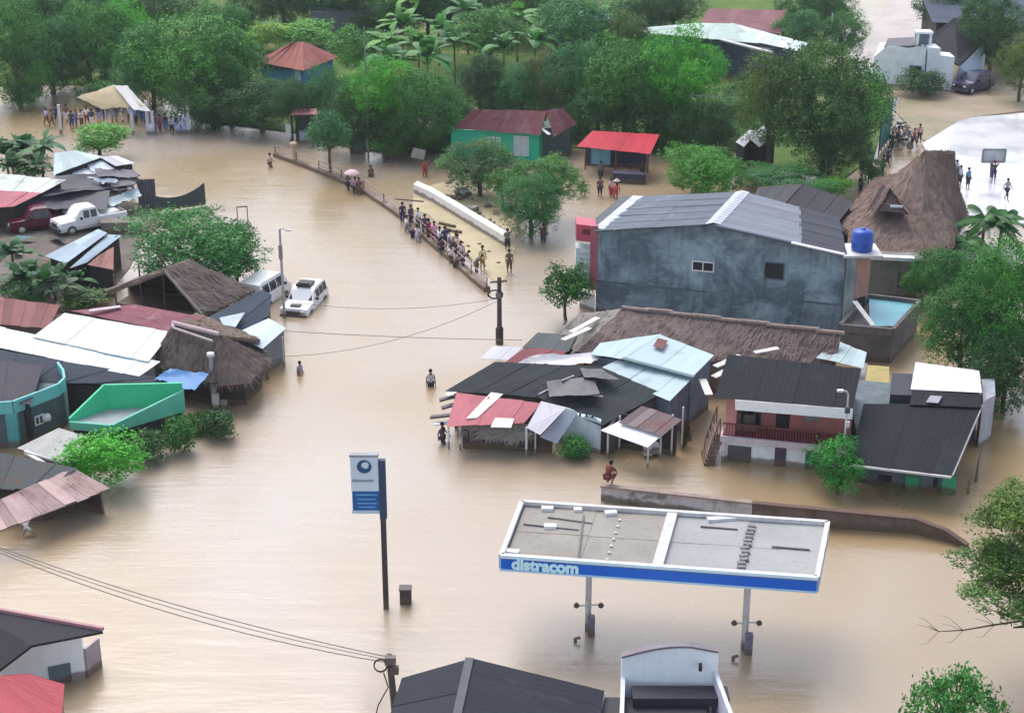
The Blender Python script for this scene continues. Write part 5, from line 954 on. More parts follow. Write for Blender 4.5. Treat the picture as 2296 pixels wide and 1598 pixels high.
# pylon sign
py = T('petrol_station_pylon', 'tall dark pole with a white and blue price sign left of the canopy', 'sign', P(866, 1362)); p = P(866, 1362); ztop = zat(p.y, 1040)
py.part('pole', MB().block([p+Vector((x, y, ztop)) for x, y in ((-.11, -.11), (.11, -.11), (.11, .11), (-.11, .11))], -1), plain((.055, .045, .055), .5, .3)); sx0 = P(799, 1362).x-p.x
def pan(y0, y1, x0, x1, dep, off, mat, nm, par=None): return py.part(nm, MB().block([Vector((p.x+x, p.y+y, zat(p.y, y0))) for x, y in ((x0, off), (x1, off), (x1, off+dep), (x0, off+dep))], zat(p.y, y1)), mat, par)
pw = pan(1019, 1098, sx0, -.13, .22, -.11, plain((.62, .72, .82), .35, .1, 'sign_white'), 'sign_panel'); pan(1017, 1022, sx0-.03, -.11, .26, -.13, plain((.3, .33, .36)), 'frame_top'); pb = pan(1098, 1141, sx0+.03, -.13, .22, -.11, plain((.01, .11, .36), .35, .1, 'sign_blue'), 'price_panel'); pan(1141, 1148, sx0, -.11, .24, -.12, plain((.5, .68, .8)), 'frame_bottom')
pan(1030, 1160, -.13, .16, .24, -.12, plain((.035, .06, .13)), 'pole_cover')
cz = zat(p.y, 1043); cxx = p.x+(sx0-.13)/2; m = MB(); vs = []; fs = []
for i in range(28):
    t = 2*math.pi*i/28
    for r in (.30, .17 if .4 < t < 3.4 else .13): vs.append((cxx+r*math.cos(t)+(0.05 if r < .2 else 0), p.y-.125, cz+r*math.sin(t)+(.04 if r < .2 else 0)))
fs = [[2*i, 2*((i+1) % 28), 2*((i+1) % 28)+1, 2*i+1] for i in range(28)]; m.add(vs, fs); py.part('ring_emblem', m, plain((.02, .09, .22)), pw)
text('distracom', .22, plain((.25, .33, .4)), Vector((cxx-.52, p.y-.13, zat(p.y, 1077))), (1, 0, 0), 'lettering', py.o, .005, .004)
m = MB()
for i, (l, y) in enumerate(((.9, 1106), (.75, 1116), (.8, 1125), (.7, 1133))): m.box((cxx+.05, p.y-.12, zat(p.y, y)), (l, .02, .06))
py.part('price_line', m, plain((.12, .38, .7)), pb)
p = P(910, 1350); bn = T('litter_bin', 'small dark square bin standing in the water by the pylon', 'bin', p); bn.part('body', MB().block([p+Vector((x, y, .68)) for x, y in ((-.24, -.2), (.24, -.2), (.24, .2), (-.24, .2))], -.6), plain((.06, .055, .055), .6, .5)); bn.part('lid', MB().box(p+Z*.71, (.54, .46, .06)), plain((.1, .09, .09)))
# forecourt wall
fw_ = T('white_painted_wall', 'flaking white section of the forecourt wall behind the canopy', 'wall', P(1500, 1150)); A, B, C, D, E = [up(*t) for t in ((1347, 1122, 1090), (1684, 1172, 1128), (2048, 1196, 1163), (2120, 1213, 1190), (2168, 1228, 1222))]
def wseg(t, p, q, mat, nm='wall', w=.22):
    m = MB(); n = Vector((-(q.y-p.y), q.x-p.x, 0)).normalized()*w; m.block([p, q, Vector((q.x, q.y, q.z))+n, Vector((p.x, p.y, p.z))+n], -1); return t.part(nm, m, mat)
wseg(fw_, A, B, weathered((.55, .52, .53), (.2, .16, .15), 'flaking_paint', .7, .9, .5, .58)); fw_.part('coping', MB().bar(A+Z*.05, B+Z*.05, .32, .08), plain((.3, .22, .19), .8, .5))
fw2 = T('grey_brick_wall', 'grey brown section of the forecourt wall sinking into the water at the right', 'wall', P(1900, 1180)); Mfw = weathered((.16, .115, .10), (.26, .21, .19), 'brown_block', .8, .5)
for p, q in ((B, C), (C, D), (D, E)): wseg(fw2, p, q, Mfw); 
cp = MB(); 
for p, q in ((B, C), (C, D), (D, E)): cp.bar(p+Z*.04, q+Z*.04, .3, .07)
fw2.part('coping', cp, plain((.13, .075, .06), .8, .4))
# ------------------------------------------------------------------ middle: curved wall, rubble, curb
cw = T('white_curved_wall', 'long thick white wall slab slanting through the flooded plot', 'wall', P(1030, 480)); m = MB(); m2 = MB()
tp = [(928, 408, 431), (965, 425, 450), (1010, 452, 477), (1055, 480, 503), (1100, 507, 531), (1131, 526, 546)]
fr_ = [P(x, y+26) for x, y, _ in tp]; bkk = [p+Vector((.25, .75, 0)) for p in fr_]
for i in range(5): m.block([fr_[i]+Z*.75, fr_[i+1]+Z*.75, bkk[i+1]+Z*.8, bkk[i]+Z*.8], -1)
cw.part('wall', m, plain((.80, .78, .76), .6, .15)); 
R2 = random.Random(3)
for i in range(34):
    x, y = R2.uniform(1000, 1135), 0; y = 430+(x-1000)*.6+R2.uniform(-25, 22); p = P(x, y); s = R2.uniform(.15, .5); m = MB(); vs = [Vector((R2.uniform(-1, 1), R2.uniform(-1, 1), R2.uniform(-.4, .8)))*s for _ in range(9)]
    bm2 = bmesh.new(); [bm2.verts.new(v) for v in vs]; bmesh.ops.convex_hull(bm2, input=bm2.verts); bm2.verts.ensure_lookup_table(); bmesh.ops.delete(bm2, geom=[v for v in bm2.verts if not v.link_faces], context='VERTS'); bm2.verts.index_update()
    m.add([p+v.co+Z*.1 for v in bm2.verts], [[v.index for v in f.verts] for f in bm2.faces]); bm2.free()
    single('rubble', m, plain(R2.choice([(.45, .5, .45), (.5, .48, .42), (.38, .42, .4), (.55, .5, .48)]), .9, .5, 'rubble'), 'pale broken lump in the rubble heap behind the white slab', 'rubble', 'rubble behind the white slab', origin=p)
for i, (x, y, x2, y2, lb) in enumerate([(1000, 513, 1022, 520, 'short dark log right of the queue in the sandy plot'), (1022, 518, 1034, 521, 'small dark log end in the sandy plot'), (985, 500, 1020, 508, 'long mossy log along the sandy plot'), (975, 435, 1005, 440, 'dark log behind the white slab, upper one'), (1005, 452, 1030, 458, 'brown log behind the white slab, lower one'), (885, 446, 950, 452, 'brown crossbeam at the head of the queue')]):
    z = 1.25 if i == 5 else .1; single('log', MB().tube([P(x, y, z), P(x2, y2, z)], .13 if i < 5 else .06, 7), M_wood, lb, 'log', 'logs in the sandy plot')
for i, (x, y, lb) in enumerate([(1036, 545, 'leftmost'), (1050, 553, 'second'), (1096, 565, 'third'), (1118, 590, 'fourth'), (1075, 548, 'upper')]):
    single('stump', MB().lathe(P(x, y), [(.15, -.1), (.17, .02), (.12, .09), (.05, .1)], 8), M_wood, lb+' small dark stump on the sandy plot', 'stump', 'stumps on the sandy plot')
cb = T('roadside_barrier', 'low concrete curb with a handrail curving along the drowned road', 'barrier', P(850, 450)); pth = [(612, 352), (660, 368), (710, 388), (760, 408), (810, 432), (855, 462), (895, 490), (935, 525), (975, 560), (1015, 592), (1050, 625), (1085, 655)]
W3 = [P(x, y) for x, y in pth]; m = MB()
for i in range(len(W3)-1): n = Vector((-(W3[i+1].y-W3[i].y), W3[i+1].x-W3[i].x, 0)).normalized()*.45; m.block([W3[i]+Z*.32, W3[i+1]+Z*.32, W3[i+1]+n+Z*.32, W3[i]+n+Z*.32], -1)
cb.part('curb', m, weathered((.36, .28, .25), (.24, .18, .16), 'curb', .8)); 
for i, p in enumerate(W3):
    cb.part('post', MB().bar(p+Vector((.2, .1, .2)), p+Vector((.2, .1, 1.0)), .07), M_rust)
rl = MB(); [rl.bar(W3[i]+Vector((.2, .1, h)), W3[i+1]+Vector((.2, .1, h)), .05) for i in range(len(W3)-1) for h in (.6, .98)]; cb.part('handrail', rl, plain((.38, .3, .28), .7))
# ------------------------------------------------------------------ far bank houses
hp = T('hipped_pavilion', 'pavilion with a red hipped roof and blue walls on the far bank', 'house', P(650, 200), G_)
e = [P(x, y, 3.2) for x, y in ((572, 138), (680, 158), (757, 128), (650, 112))]; ap = P(652, 97, 4.9); ap2 = P(680, 94, 4.9); Mrd = metal((.36, .12, .10), .15, .5, (.3, .2, .17), .4, .8, .3)
hp.part('roof', MB().sheets([ap, ap2, e[1], e[0]], .8, 4, 0), Mrd); hp.part('roof', MB().sheets([ap2, ap2+Vector((.05, .05, 0)), e[2], e[1]], .8, 4, 0), Mrd); hp.part('roof', MB().slab([ap, ap2, e[2], e[3]], .05), Mrd); hp.part('roof', MB().slab([ap, e[3], e[0]], .05), Mrd)
bse = inset(e, .12); hp.part('wall', MB().block([p-Z*.1 for p in bse], 0), plain((.05, .22, .38), .6, .3, 'blue_paint'))
for x0 in (592, 604, 616, 630): window(hp, bse[0], bse[1], x0, 147, x0+9, 160, frame=plain((.1, .25, .35)), bars=0)
hp.part('white_door', pxpanel(MB(), bse[0], bse[1], 662, 158, 674, 178, 0, .05), plain((.45, .6, .75)))
ks = T('kiosk', 'tiny kiosk with a pinkish red roof at the edge of the far street', 'kiosk', P(682, 322), G_)
ks.part('roof', MB().slab([P(652, 256, 2.7), P(712, 256, 2.7), P(708, 244, 2.9), P(662, 243, 2.9)], .1), plain((.55, .22, .24), .5, .4)); ks.part('wall', MB().block([P(664, 316)+Z*2.5, P(704, 316)+Z*2.5, P(705, 308)+Z*2.5, P(668, 308)+Z*2.5], -1), plain((.045, .05, .06)))
ks.part('counter', MB().block([P(672, 322)+Z, P(706, 322)+Z, P(706, 317)+Z, P(672, 317)+Z], .0), plain((.35, .4, .44))); ks.part('sign', MB().slab([P(642, 318)+Z*1.6, P(654, 320)+Z*1.6, P(654, 320)+Z*.4, P(642, 318)+Z*.4], .06, .5, Vector((0, 1, 0))), M_pale)
for s_ in (652, 710): ks.part('post', MB().bar(P(s_, 318), P(s_, 318)+Z*2.4, .08), M_pale)
yp = P(660, 366); single('yellow_post', MB().tube([yp-Z*.5, yp+Z*1.4], .14, 8).lathe(yp+Z*1.4, [(.15, 0), (.3, .1), (.3, .3), (.1, .42)], 10), plain((.55, .42, .22), .7), 'thick yellow post with a pale head beside the kiosk', 'post')
gh = T('green_house', 'bright green house with a maroon roof behind the trees', 'house', P(1150, 360), G_)
A, B, Cc = up(1012, 358, 291), up(1208, 372, 296), P(1285, 352); Cc.z = B.z
Mgg = plain((.02, .46, .27), .6, .15, 'emerald_paint'); gh.part('wall', MB().block([A, B, B+Vector((.5, 3.5, 0)), A+Vector((.5, 3.5, 0))], -1), Mgg)
window(gh, A, B, 1094, 308, 1122, 335, pane=plain((.3, .5, .5))); window(gh, A, B, 1152, 306, 1186, 348, pane=plain((.5, .6, .6)), bars=2)
zr = B.z; Mmr = metal((.24, .085, .095), .25, .5, (.3, .24, .26), .3, .6, .6)
gh.part('roof', MB().sheets([P(1062, 246, zr+1.5), P(1225, 250, zr+1.5), P(1212, 300, zr), P(1018, 286, zr)], .8, 2.5, .1), Mmr); gh.part('roof', MB().sheets([P(1225, 248, zr+1.5), P(1262, 244, zr+1.3), P(1292, 276, zr), P(1240, 304, zr-.1)], .8, 2.5, .1), Mmr)
gh.part('annex', MB().block([P(1216, 355, 0)+Z*(zr-.3), P(1278, 350, 0)+Z*(zr-.3), P(1282, 335, 0)+Z*(zr-.3), P(1218, 338, 0)+Z*(zr-.3)], -1), plain((.07, .12, .115))); gh.part('edge_strip', MB().bar(P(1198, 276, zr+.5), P(1232, 302, zr), .3, .06), M_pale); gh.part('eave_board', MB().bar(P(1130, 290, zr), P(1200, 296, zr), .3, .1), plain((.5, .5, .52)))
rs = T('red_roofed_shack', 'shack with a bright red tin roof and blue hangings', 'shack', P(1385, 375), G_)
rs.part('roof', MB().sheets([P(1328, 294, 2.9), P(1478, 302, 2.9), P(1458, 345, 2.2), P(1294, 328, 2.2)], .8, 3, .0), metal((.50, .03, .055), .05, .4, (.3, .05, .08), .3, .4, .2)); a, b = P(1312, 380), P(1452, 388)
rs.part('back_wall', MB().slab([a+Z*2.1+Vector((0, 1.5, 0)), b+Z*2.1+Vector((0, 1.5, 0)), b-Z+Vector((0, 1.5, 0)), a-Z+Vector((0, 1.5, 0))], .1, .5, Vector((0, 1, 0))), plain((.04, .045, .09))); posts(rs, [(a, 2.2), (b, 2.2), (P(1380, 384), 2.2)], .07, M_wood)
rs.part('blue_hanging', MB().slab([P(1325, 378)+Z*1.9, P(1368, 381)+Z*1.9, P(1368, 381)+Z*.4, P(1325, 378)+Z*.4], .05, .5, Vector((0, 1, 0))), plain((.2, .45, .58), .7, .5, 'blue_cloth', 3)); rs.part('counter', MB().block([P(1375, 388, .8), P(1448, 392, .8), P(1448, 386, .8), P(1375, 382, .8)], -1), plain((.05, .05, .1)))
wr = T('long_warehouse', 'long warehouse with a pale metal roof at the top of the view', 'building', P(1650, 160), G_)
wr.part('roof', MB().sheets([P(1560, 52, 4.4), P(1650, 54, 4.6), P(1700, 98, 4.0), P(1385, 68, 3.9)], 1, 5, 0), metal((.5, .62, .58), .05, .5)); wr.part('roof', MB().sheets([P(1640, 52, 4.5), P(1812, 98, 4.2), P(1795, 116, 3.8), P(1620, 78, 4.1)], 1, 5, 0), metal((.66, .74, .80), .05, .5))
wr.part('wall', MB().block([P(1400, 82, 3.5), P(1620, 92, 3.6), P(1725, 112, 3.6), P(1780, 100, 3.6), P(1640, 70, 3.6)], 0), plain((.05, .075, .12), .6, .3)); wr.part('ledge', MB().bar(P(1620, 90, 4.2), P(1730, 118, 3.9), .5, .15), M_pale)
wr.part('pale_gable', MB().slab([P(1700, 160, 1.8), P(1770, 118, 3.0), P(1720, 175, .2), P(1690, 175, .2)], .1, .5, Vector((0, 1, 0))), plain((.3, .34, .34)))
shed('house', 'house with a dull maroon roof at the top beyond the warehouse', 'house', [[(1590, 20, 4.4), (1760, 24, 4.4), (1750, 76, 3.8), (1570, 50, 3.8)]], metal((.22, .09, .10), .15), M_dark)
single('grey_shed', MB().block([P(700, 28, 3.0), P(880, 24, 3.0), P(900, 5, 3.0), P(700, 8, 3.0)], 0), plain((.14, .16, .165), .8), 'long low grey shed at the top of the pale field', 'shed')
shed('house', 'house with a blue grey roof at the top edge above the banana grove', 'house', [[(1290, 15, 3.4), (1370, 15, 3.4), (1370, 46, 3.0), (1280, 44, 3.0)]], metal((.13, .3, .38), .1), M_dark)
for q_, lb, c in (([(1650, 318, 2.6), (1668, 330, 2.6), (1695, 300, 2.6), (1680, 292, 2.6)], 'white tilted sheet left of the big dark tree', (.6, .6, .66)), ([(1672, 304, 2.8), (1712, 282, 3.0), (1742, 300, 2.8), (1700, 328, 2.4)], 'torn white tarp sheet in front of the big dark tree', (.55, .6, .6))):
    shed('scrap_shed', lb, 'scrap roof', [q_], metal(c, .1), M_dark, group='torn roofs by the big dark tree', w=.7)
single('concrete_slab', MB().box(P(1658, 398, .5), (.5, .3, 2.0), 0, 0, .15), M_pale, 'upright pale slab in the shade left of the big dark tree', 'slab'); single('white_cone_tarp', MB().add([P(1838, 400, .2), P(1862, 402, .2), P(1872, 360, 2.4), P(1850, 392, .2)], [[0, 1, 2], [0, 2, 3], [3, 2, 1]]), plain((.5, .56, .54)), 'pointed pale tarp under the big dark tree', 'tarp')
cf = T('crossbar_frame', 'white steel frame with a long crossbar among the far trees', 'frame', P(1605, 330)); p = P(1604, 330)
cf.part('mast', MB().bar(p-Z*.2, p+Z*zat(p.y, 262), .12), M_pale); cf.part('brace', MB().bar(Vector((p.x, p.y, zat(p.y, 262))), Vector((P(1566, 330).x, p.y, zat(p.y, 218))), .12), M_pale); cf.part('crossbar', MB().bar(Vector((P(1536, 330).x, p.y, zat(p.y, 216))), Vector((P(1606, 330).x, p.y, zat(p.y, 215))), .14), M_pale)
tf = T('teal_fence', 'tall teal fence panel right of the bright green tree', 'fence', P(1985, 330)); a, b = P(1970, 345), P(1994, 315)
for i in range(5): pp1 = a.lerp(b, i/4); tf.part('post', MB().bar(pp1, pp1+Z*3.6, .1), plain((.02, .09, .1)))
tf.part('panel', MB().slab([a+Z*3.5, b+Z*3.5, b+Z*.2, a+Z*.2], .05, .5, Vector((-1, 0, 0))), plain((.03, .17, .16), .6, .4))
tf2 = P(2002, 262); single('white_sign', MB().box(tf2+Z*1.2, (.7, .08, 1.1), .4, 0, .3), M_white, 'tilted white board beside the teal fence', 'sign')
# white building upper right
wb = T('white_building', 'white building with a small roof tower and stepped parapet at the upper right', 'building', P(2060, 210), G_)
A, B = up(1955, 190, 130), up(2132, 208, 112); Mwb = plain((.85, .88, .93), .6, .35); bk = Vector((2, 7, 0))
pr = [(0, 128), (.12, 108), (.2, 102), (.42, 108), (.58, 104), (.64, 106), (.645, 112)]; tops = []
for u, y in pr: p = A.lerp(B, u); p.z = zat(p.y, y); tops.append(p)
wb.part('wall', MB().block(tops+[tops[-1]+bk, tops[0]+bk], 0), Mwb); q0, q1 = A.lerp(B, .67), A.lerp(B, 1.0); 
st_ = MB(); zA_, zB_ = zat(q0.y, 106), zat(q0.y, 122); qm = q0.lerp(q1, .45)
st_.block([Vector((q0.x, q0.y-.15, zA_)), Vector((qm.x, qm.y-.15, zA_)), Vector((qm.x, qm.y+2, zA_)), Vector((q0.x, q0.y+2, zA_))], 0); st_.block([Vector((qm.x+.01, qm.y-.15, zB_)), Vector((q1.x, q1.y-.15, zB_)), Vector((q1.x, q1.y+2, zB_)), Vector((qm.x+.01, qm.y+2, zB_))], 0); wb.part('stepped_parapet', st_, plain((.74, .78, .86), .6, .2))
window(wb, A, B, 2037, 148, 2068, 172, frame=plain((.4, .42, .45)), bars=0)
tp0 = P(2045, 196); z0_, z1_ = zat(tp0.y, 110), zat(tp0.y, 74); tw_ = MB()
for sx in (-.62, .62):
    for sy in (0, 1.0): tw_.box((P(2062, 196).x+sx, tp0.y+sy, (z0_+z1_)/2), (.22, .22, z1_-z0_))
tw_.box((P(2062, 196).x, tp0.y+.5, z1_), (1.6, 1.4, .2)); wb.part('roof_tower', tw_, Mwb); wb.part('tower_tank', MB().box((P(2062, 196).x, tp0.y+.5, (z0_+z1_)/2+.1), (.95, .8, (z1_-z0_)*.6)), plain((.14, .17, .22)))
wb.part('dark_roof', MB().slab([tops[1]+Z*.05+Vector((0, .3, 0)), tops[4]+Z*.05+Vector((0, .3, 0)), tops[4]+bk*.7, tops[1]+bk*.7], .05), plain((.09, .08, .1)))
bg_ = T('black_gabled_house', 'house with a black gabled roof behind the white building', 'house', P(2150, 190), G_)
F = [P(2075, 118, 3.0), P(2160, 140, 2.9), P(2205, 100, 2.9), P(2210, 55, 3.4), P(2110, 45, 4.6)]
bg_.part('roof', MB().slab([P(2060, 100, 3.2), P(2150, 146, 2.6), P(2205, 95, 3.6), P(2140, 40, 5.2)], .15), Mblk); bg_.part('roof', MB().slab([P(2140, 40, 5.2), P(2205, 95, 3.6), P(2330, 110, 2.8), P(2300, 40, 4)], .15), Mblk); 
bg_.part('wall', MB().slab([P(2132, 198, 0), P(2150, 150, 2.3), P(2203, 99, 3.5), P(2208, 195, 0)], .2, .5, Vector((0, 1, 0))), plain((.45, .55, .66), .6, .3)); bg_.part('post', MB().bar(P(2200, 190), P(2200, 190)+Z*3, .15), M_pale)
shed('house', 'house with a blue black roof cut by the top right corner', 'house', [[(2060, -20, 5), (2330, -20, 5), (2300, 62, 4), (2090, 50, 4)]], metal((.06, .085, .13), .05), M_dark)
# basketball court
bp = P(2222, 402); bb = T('basketball_hoop', 'basketball backboard with a dark post on the white court', 'basketball hoop', bp); zb0, zb1_ = zat(bp.y, 362), zat(bp.y, 334)
bb.part('post', MB().bar(bp+Z*.1, bp+Z*zb0+Vector((0, .3, 0)), .2), plain((.08, .09, .12))); hw = 25/sc_at(bp); cxb = P(2221, 402).x; fr2 = MB()
for z in (zb0, zb1_): fr2.box((cxb, bp.y-.2, z), (2*hw, .1, .14))
for s_ in (-1, 1): fr2.box((cxb+s_*hw, bp.y-.2, (zb0+zb1_)/2), (.14, .1, zb1_-zb0))
bb.part('backboard_frame', fr2, plain((.25, .28, .3))); bb.part('backboard', MB().box((cxb, bp.y-.14, (zb0+zb1_)/2), (2*hw, .05, zb1_-zb0)), plain((.5, .54, .58), .4, .6)); ring = MB(); cc = Vector((cxb, bp.y-.5, zb0+.15)); ring.tube([cc+Vector((.23*math.cos(t), .23*math.sin(t), 0)) for t in [i*math.pi/8 for i in range(17)]], .025, 5); bb.part('hoop', ring, plain((.4, .1, .05)))
single('court_post', MB().tube([P(2148, 380, .1), P(2148, 380, 2.0)], .05, 6).box(P(2149, 380, 2.0)+Z*0-Z*.1, (.15, .15, .7)), plain((.08, .09, .09)), 'slim dark post on the white court left of the hoop', 'post')
# ------------------------------------------------------------------ poles and wires
def pole(x, by, ty, r, mat, name, label, lean=0):
    p = P(x, by); z = zat(p.y, ty); t = T(name, label, 'pole', p, 'poles standing in the flood'); t.part('shaft', MB().tube([p-Z*.6, p+Vector((lean, 0, z))], r, 10, r*.7), mat); return t, p, z
t, p, z = pole(1120, 770, 622, .17, plain((.10, .07, .065), .8, .5, 'dark_wood', 5), 'utility_pole', 'dark wooden utility pole at the street corner with a coil of cable')
t.part('crossarm', MB().bar(p+Vector((-.55, 0, z-.3)), p+Vector((.45, 0, z-.2)), .1), M_wood); co = MB(); cc = p+Vector((-.25, -.15, z-1.0)); co.tube([cc+Vector((.42*math.cos(q), 0, .26*math.sin(q))) for q in [i*math.pi/8 for i in range(17)]], .05, 6); t.part('cable_coil', co, M_blk); t.part('band', MB().lathe(p+Z*(z-1.25), [(.18, 0), (.22, .05), (.22, .3), (.18, .35)], 10), plain((.2, .16, .16))); t.part('base_collar', MB().lathe(p, [(.2, -.1), (.23, 0), (.23, 1.0), (.18, 1.05)], 10), plain((.05, .04, .05)))
cp_top = p+Z*(z-.3)
t, p, z = pole(638, 712, 514, .10, plain((.46, .44, .46), .6, .3, 'galv'), 'lamp_post', 'tall thin grey lamp post beside the white suv'); t.part('lamp_arm', MB().tube([p+Z*z, p+Vector((.2, -.1, z+.08)), p+Vector((.5, -.2, z+.02))], .04, 6), M_pale); t.part('lamp_head', MB().box(p+Vector((.55, -.2, z)), (.35, .18, .08)), M_pale); t.part('box', MB().box(p+Vector((0, -.14, z-1.4)), (.22, .18, .9)), plain((.3, .27, .27)))
lp_top = p+Z*z
pole(637, 822, 755, .06, M_pale, 'thin_post', 'short thin post beside the pale blue roof corner')
t, p, z = pole(481, 915, 798, .16, plain((.36, .40, .44), .6, .4, 'concrete_pole'), 'concrete_pole', 'grey concrete pole with a white cap beside the blue tarp'); t.part('cap', MB().lathe(p+Z*z, [(.2, 0), (.22, .05), (.2, .18), (.03, .2)], 10), M_white); t.part('meter_box', MB().box(p+Vector((.15, -.2, .55)), (.35, .25, .8)), M_pale); t.part('meter_box', MB().box(p+Vector((.55, -.1, .3)), (.3, .25, .5)), plain((.35, .33, .3)))
t, p, z = pole(1885, 1088, 885, .06, M_pale, 'street_lamp', 'slim white street lamp before the balcony house'); t.part('lamp_arm', MB().tube([p+Z*z, p+Vector((-.1, -.05, z+.2)), p+Vector((-.35, -.1, z+.28))], .04, 6), M_pale); t.part('lamp_head', MB().box(p+Vector((-.42, -.1, z+.26)), (.3, .16, .1)), M_white); t.part('bracket', MB().box(p+Vector((0, -.1, z-.75)), (.24, .14, .3)), plain((.07, .08, .1))); t.part('bracket', MB().box(p+Vector((.06, -.1, z-1.5)), (.2, .14, .3)), M_pale)
t, p, z = pole(826, 352, 60, .08, plain((.2, .24, .23), .8, .3, 'far_pole'), 'utility_pole', 'tall utility pole among the far trees above the red tricycle')
pole(1858, 150, 30, .09, M_white, 'lamp_post', 'thin white lamp post at the top right of the big dark tree')
t, p, z = pole(893, 1640, 1467, .16, plain((.12, .09, .08), .8, .5, 'near_wood', 5), 'utility_pole', 'leaning utility pole with loose cable loops at the bottom edge', -.25)
co = MB(); cc = p+Vector((-.55, -.2, z-.35))
for k_ in range(2): co.tube([cc+Vector((.24*math.cos(q)-.02*k_, .1*k_, .26*math.sin(q)-.03*k_)) for q in [i*math.pi/8 for i in range(17)]], .022, 5)
co.tube([cc+Vector((.1, 0, -.3)), cc+Vector((.25, 0, -.9)), cc+Vector((-.15, 0, -1.7)), cc+Vector((-.35, 0, -2.6))], .025, 5); t.part('cable_loops', co, M_blk); t.part('insulator', MB().box(p+Vector((-.2, -.12, z-.15)), (.4, .25, .3)), plain((.16, .13, .12))); t.part('insulator', MB().box(p+Vector((-.05, -.15, z-.55)), (.3, .2, .3)), plain((.12, .1, .1)))
np_ = p+Vector((-.25, 0, z-.1))
def wire(a, b, sag, label, r=.015, mat=None):
    m = MB(); m.tube([a.lerp(b, t/16)-Z*sag*4*(t/16)*(1-t/16) for t in range(17)], r, 5); single('cable', m, mat or plain((.16, .14, .14), .6, .1, 'cable'), label, 'cable', 'overhead cables')
wire(np_, P(-120, 1182, 5.6), .45, 'upper overhead cable running to the left edge from the bottom pole', .02); wire(np_-Z*.25, P(-120, 1188, 5.5), .7, 'lower overhead cable running to the left edge from the bottom pole', .02); wire(np_-Z*.12, P(-120, 1185, 5.6), .55, 'middle overhead cable running to the left edge from the bottom pole', .016)
wire(cp_top-Z*1.0, lp_top-Z*4.6, .6, 'upper cable crossing the street from the corner pole to the lamp post'); wire(cp_top-Z*1.1, P(620, 800, 2.4), .8, 'lower cable crossing the street from the corner pole to the left bank'); wire(P(640, 742, 2.0), P(1172, 762, 2.2), .1, 'flat cable crossing the street to the corner cluster', .018)
# ------------------------------------------------------------------ people
def skin_mesh(name, verts, edges, radii, sub=1):
    me = bpy.data.meshes.new(name+'_s'); me.from_pydata([tuple(v) for v in verts], edges, []); me.update()
    o = bpy.data.objects.new(name+'_s', me); COL.objects.link(o); mo = o.modifiers.new('s', 'SKIN'); mo.use_smooth_shade = True; mo.branch_smoothing = .3
    sv = me.skin_vertices[0].data
    for i, r in enumerate(radii): sv[i].radius = (r, r) if isinstance(r, (int, float)) else r
    for i in range(len(radii)): sv[i].use_root = (i == 0)
    if sub: o.modifiers.new('d', 'SUBSURF').levels = sub
    bpy.context.view_layer.update(); out = bpy.data.meshes.new_from_object(o.evaluated_get(bpy.context.evaluated_depsgraph_get())); out.name = name
    bpy.data.objects.remove(o); out.polygons.foreach_set('use_smooth', [True]*len(out.polygons)); return out
def pose(kind):
    J = dict(pel=(0, 0, .95), spi=(0, 0, 1.13), che=(0, .01, 1.33), nec=(0, .01, 1.49), hd=(0, -.01, 1.58), hd2=(0, -.015, 1.66), hd3=(0, 0, 1.73), nose=(0, -.115, 1.63))
    for s, k in ((-1, 'l'), (1, 'r')):
        J.update({k+'sh': (s*.17, .01, 1.42), k+'el': (s*.23, .03, 1.14), k+'wr': (s*.25, -.06, .91), k+'pa': (s*.25, -.09, .84), k+'hi': (s*.10, 0, .90), k+'kn': (s*.11, -.02, .50), k+'an': (s*.11, .01, .09), k+'to': (s*.12, -.15, .03)})
    if kind == 'walk':
        J.update(lkn=(-.10, -.2, .52), lan=(-.1, -.25, .12), lto=(-.1, -.4, .06), rkn=(.1, .06, .5), ran=(.1, .3, .12), rto=(.11, .18, .03), lel=(-.23, .16, 1.16), lwr=(-.25, .14, .95), lpa=(-.25, .12, .88), rel=(.23, -.1, 1.16), rwr=(.22, -.27, 1.02), rpa=(.22, -.33, .98))
    if kind == 'raise':
        J.update(rel=(.3, -.05, 1.6), rwr=(.2, -.1, 1.82), rpa=(.18, -.11, 1.89), lel=(-.28, -.1, 1.25), lwr=(-.15, -.28, 1.3), lpa=(-.1, -.31, 1.33))
    if kind == 'crouch':
        for k_ in J: x, y, z = J[k_]; J[k_] = (x, y+.05-.25*max(0, z-.9), z*.93-.42) if z > .85 else J[k_]
        for s, k in ((-1, 'l'), (1, 'r')): J.update({k+'hi': (s*.1, .1, .44), k+'kn': (s*.17, -.3, .52), k+'an': (s*.13, -.02, .09), k+'to': (s*.14, -.17, .03), k+'el': (s*.25, -.25, .68), k+'wr': (s*.14, -.42, .55), k+'pa': (s*.12, -.46, .5)})
        J['pel'] = (0, .1, .46); J['spi'] = (0, .04, .64)
    if kind == 'sit':
        for k_ in J: x, y, z = J[k_]; J[k_] = (x, y, z-.05)
        for s, k in ((-1, 'l'), (1, 'r')): J.update({k+'hi': (s*.1, -.02, .86), k+'kn': (s*.13, -.42, .88), k+'an': (s*.13, -.45, .46), k+'to': (s*.13, -.6, .40), k+'el': (s*.25, -.1, 1.1), k+'wr': (s*.15, -.32, .98), k+'pa': (s*.13, -.38, .97)})
    if kind == 'bend':
        for k_ in ('che', 'nec', 'hd', 'hd2', 'hd3', 'nose', 'lsh', 'rsh'): x, y, z = J[k_]; h = z-1.1; J[k_] = (x, y-h*.75, 1.1+h*.66)
        for s, k in ((-1, 'l'), (1, 'r')): J.update({k+'el': (s*.22, -.42, 1.05), k+'wr': (s*.16, -.55, .86), k+'pa': (s*.14, -.58, .8)})
    return J
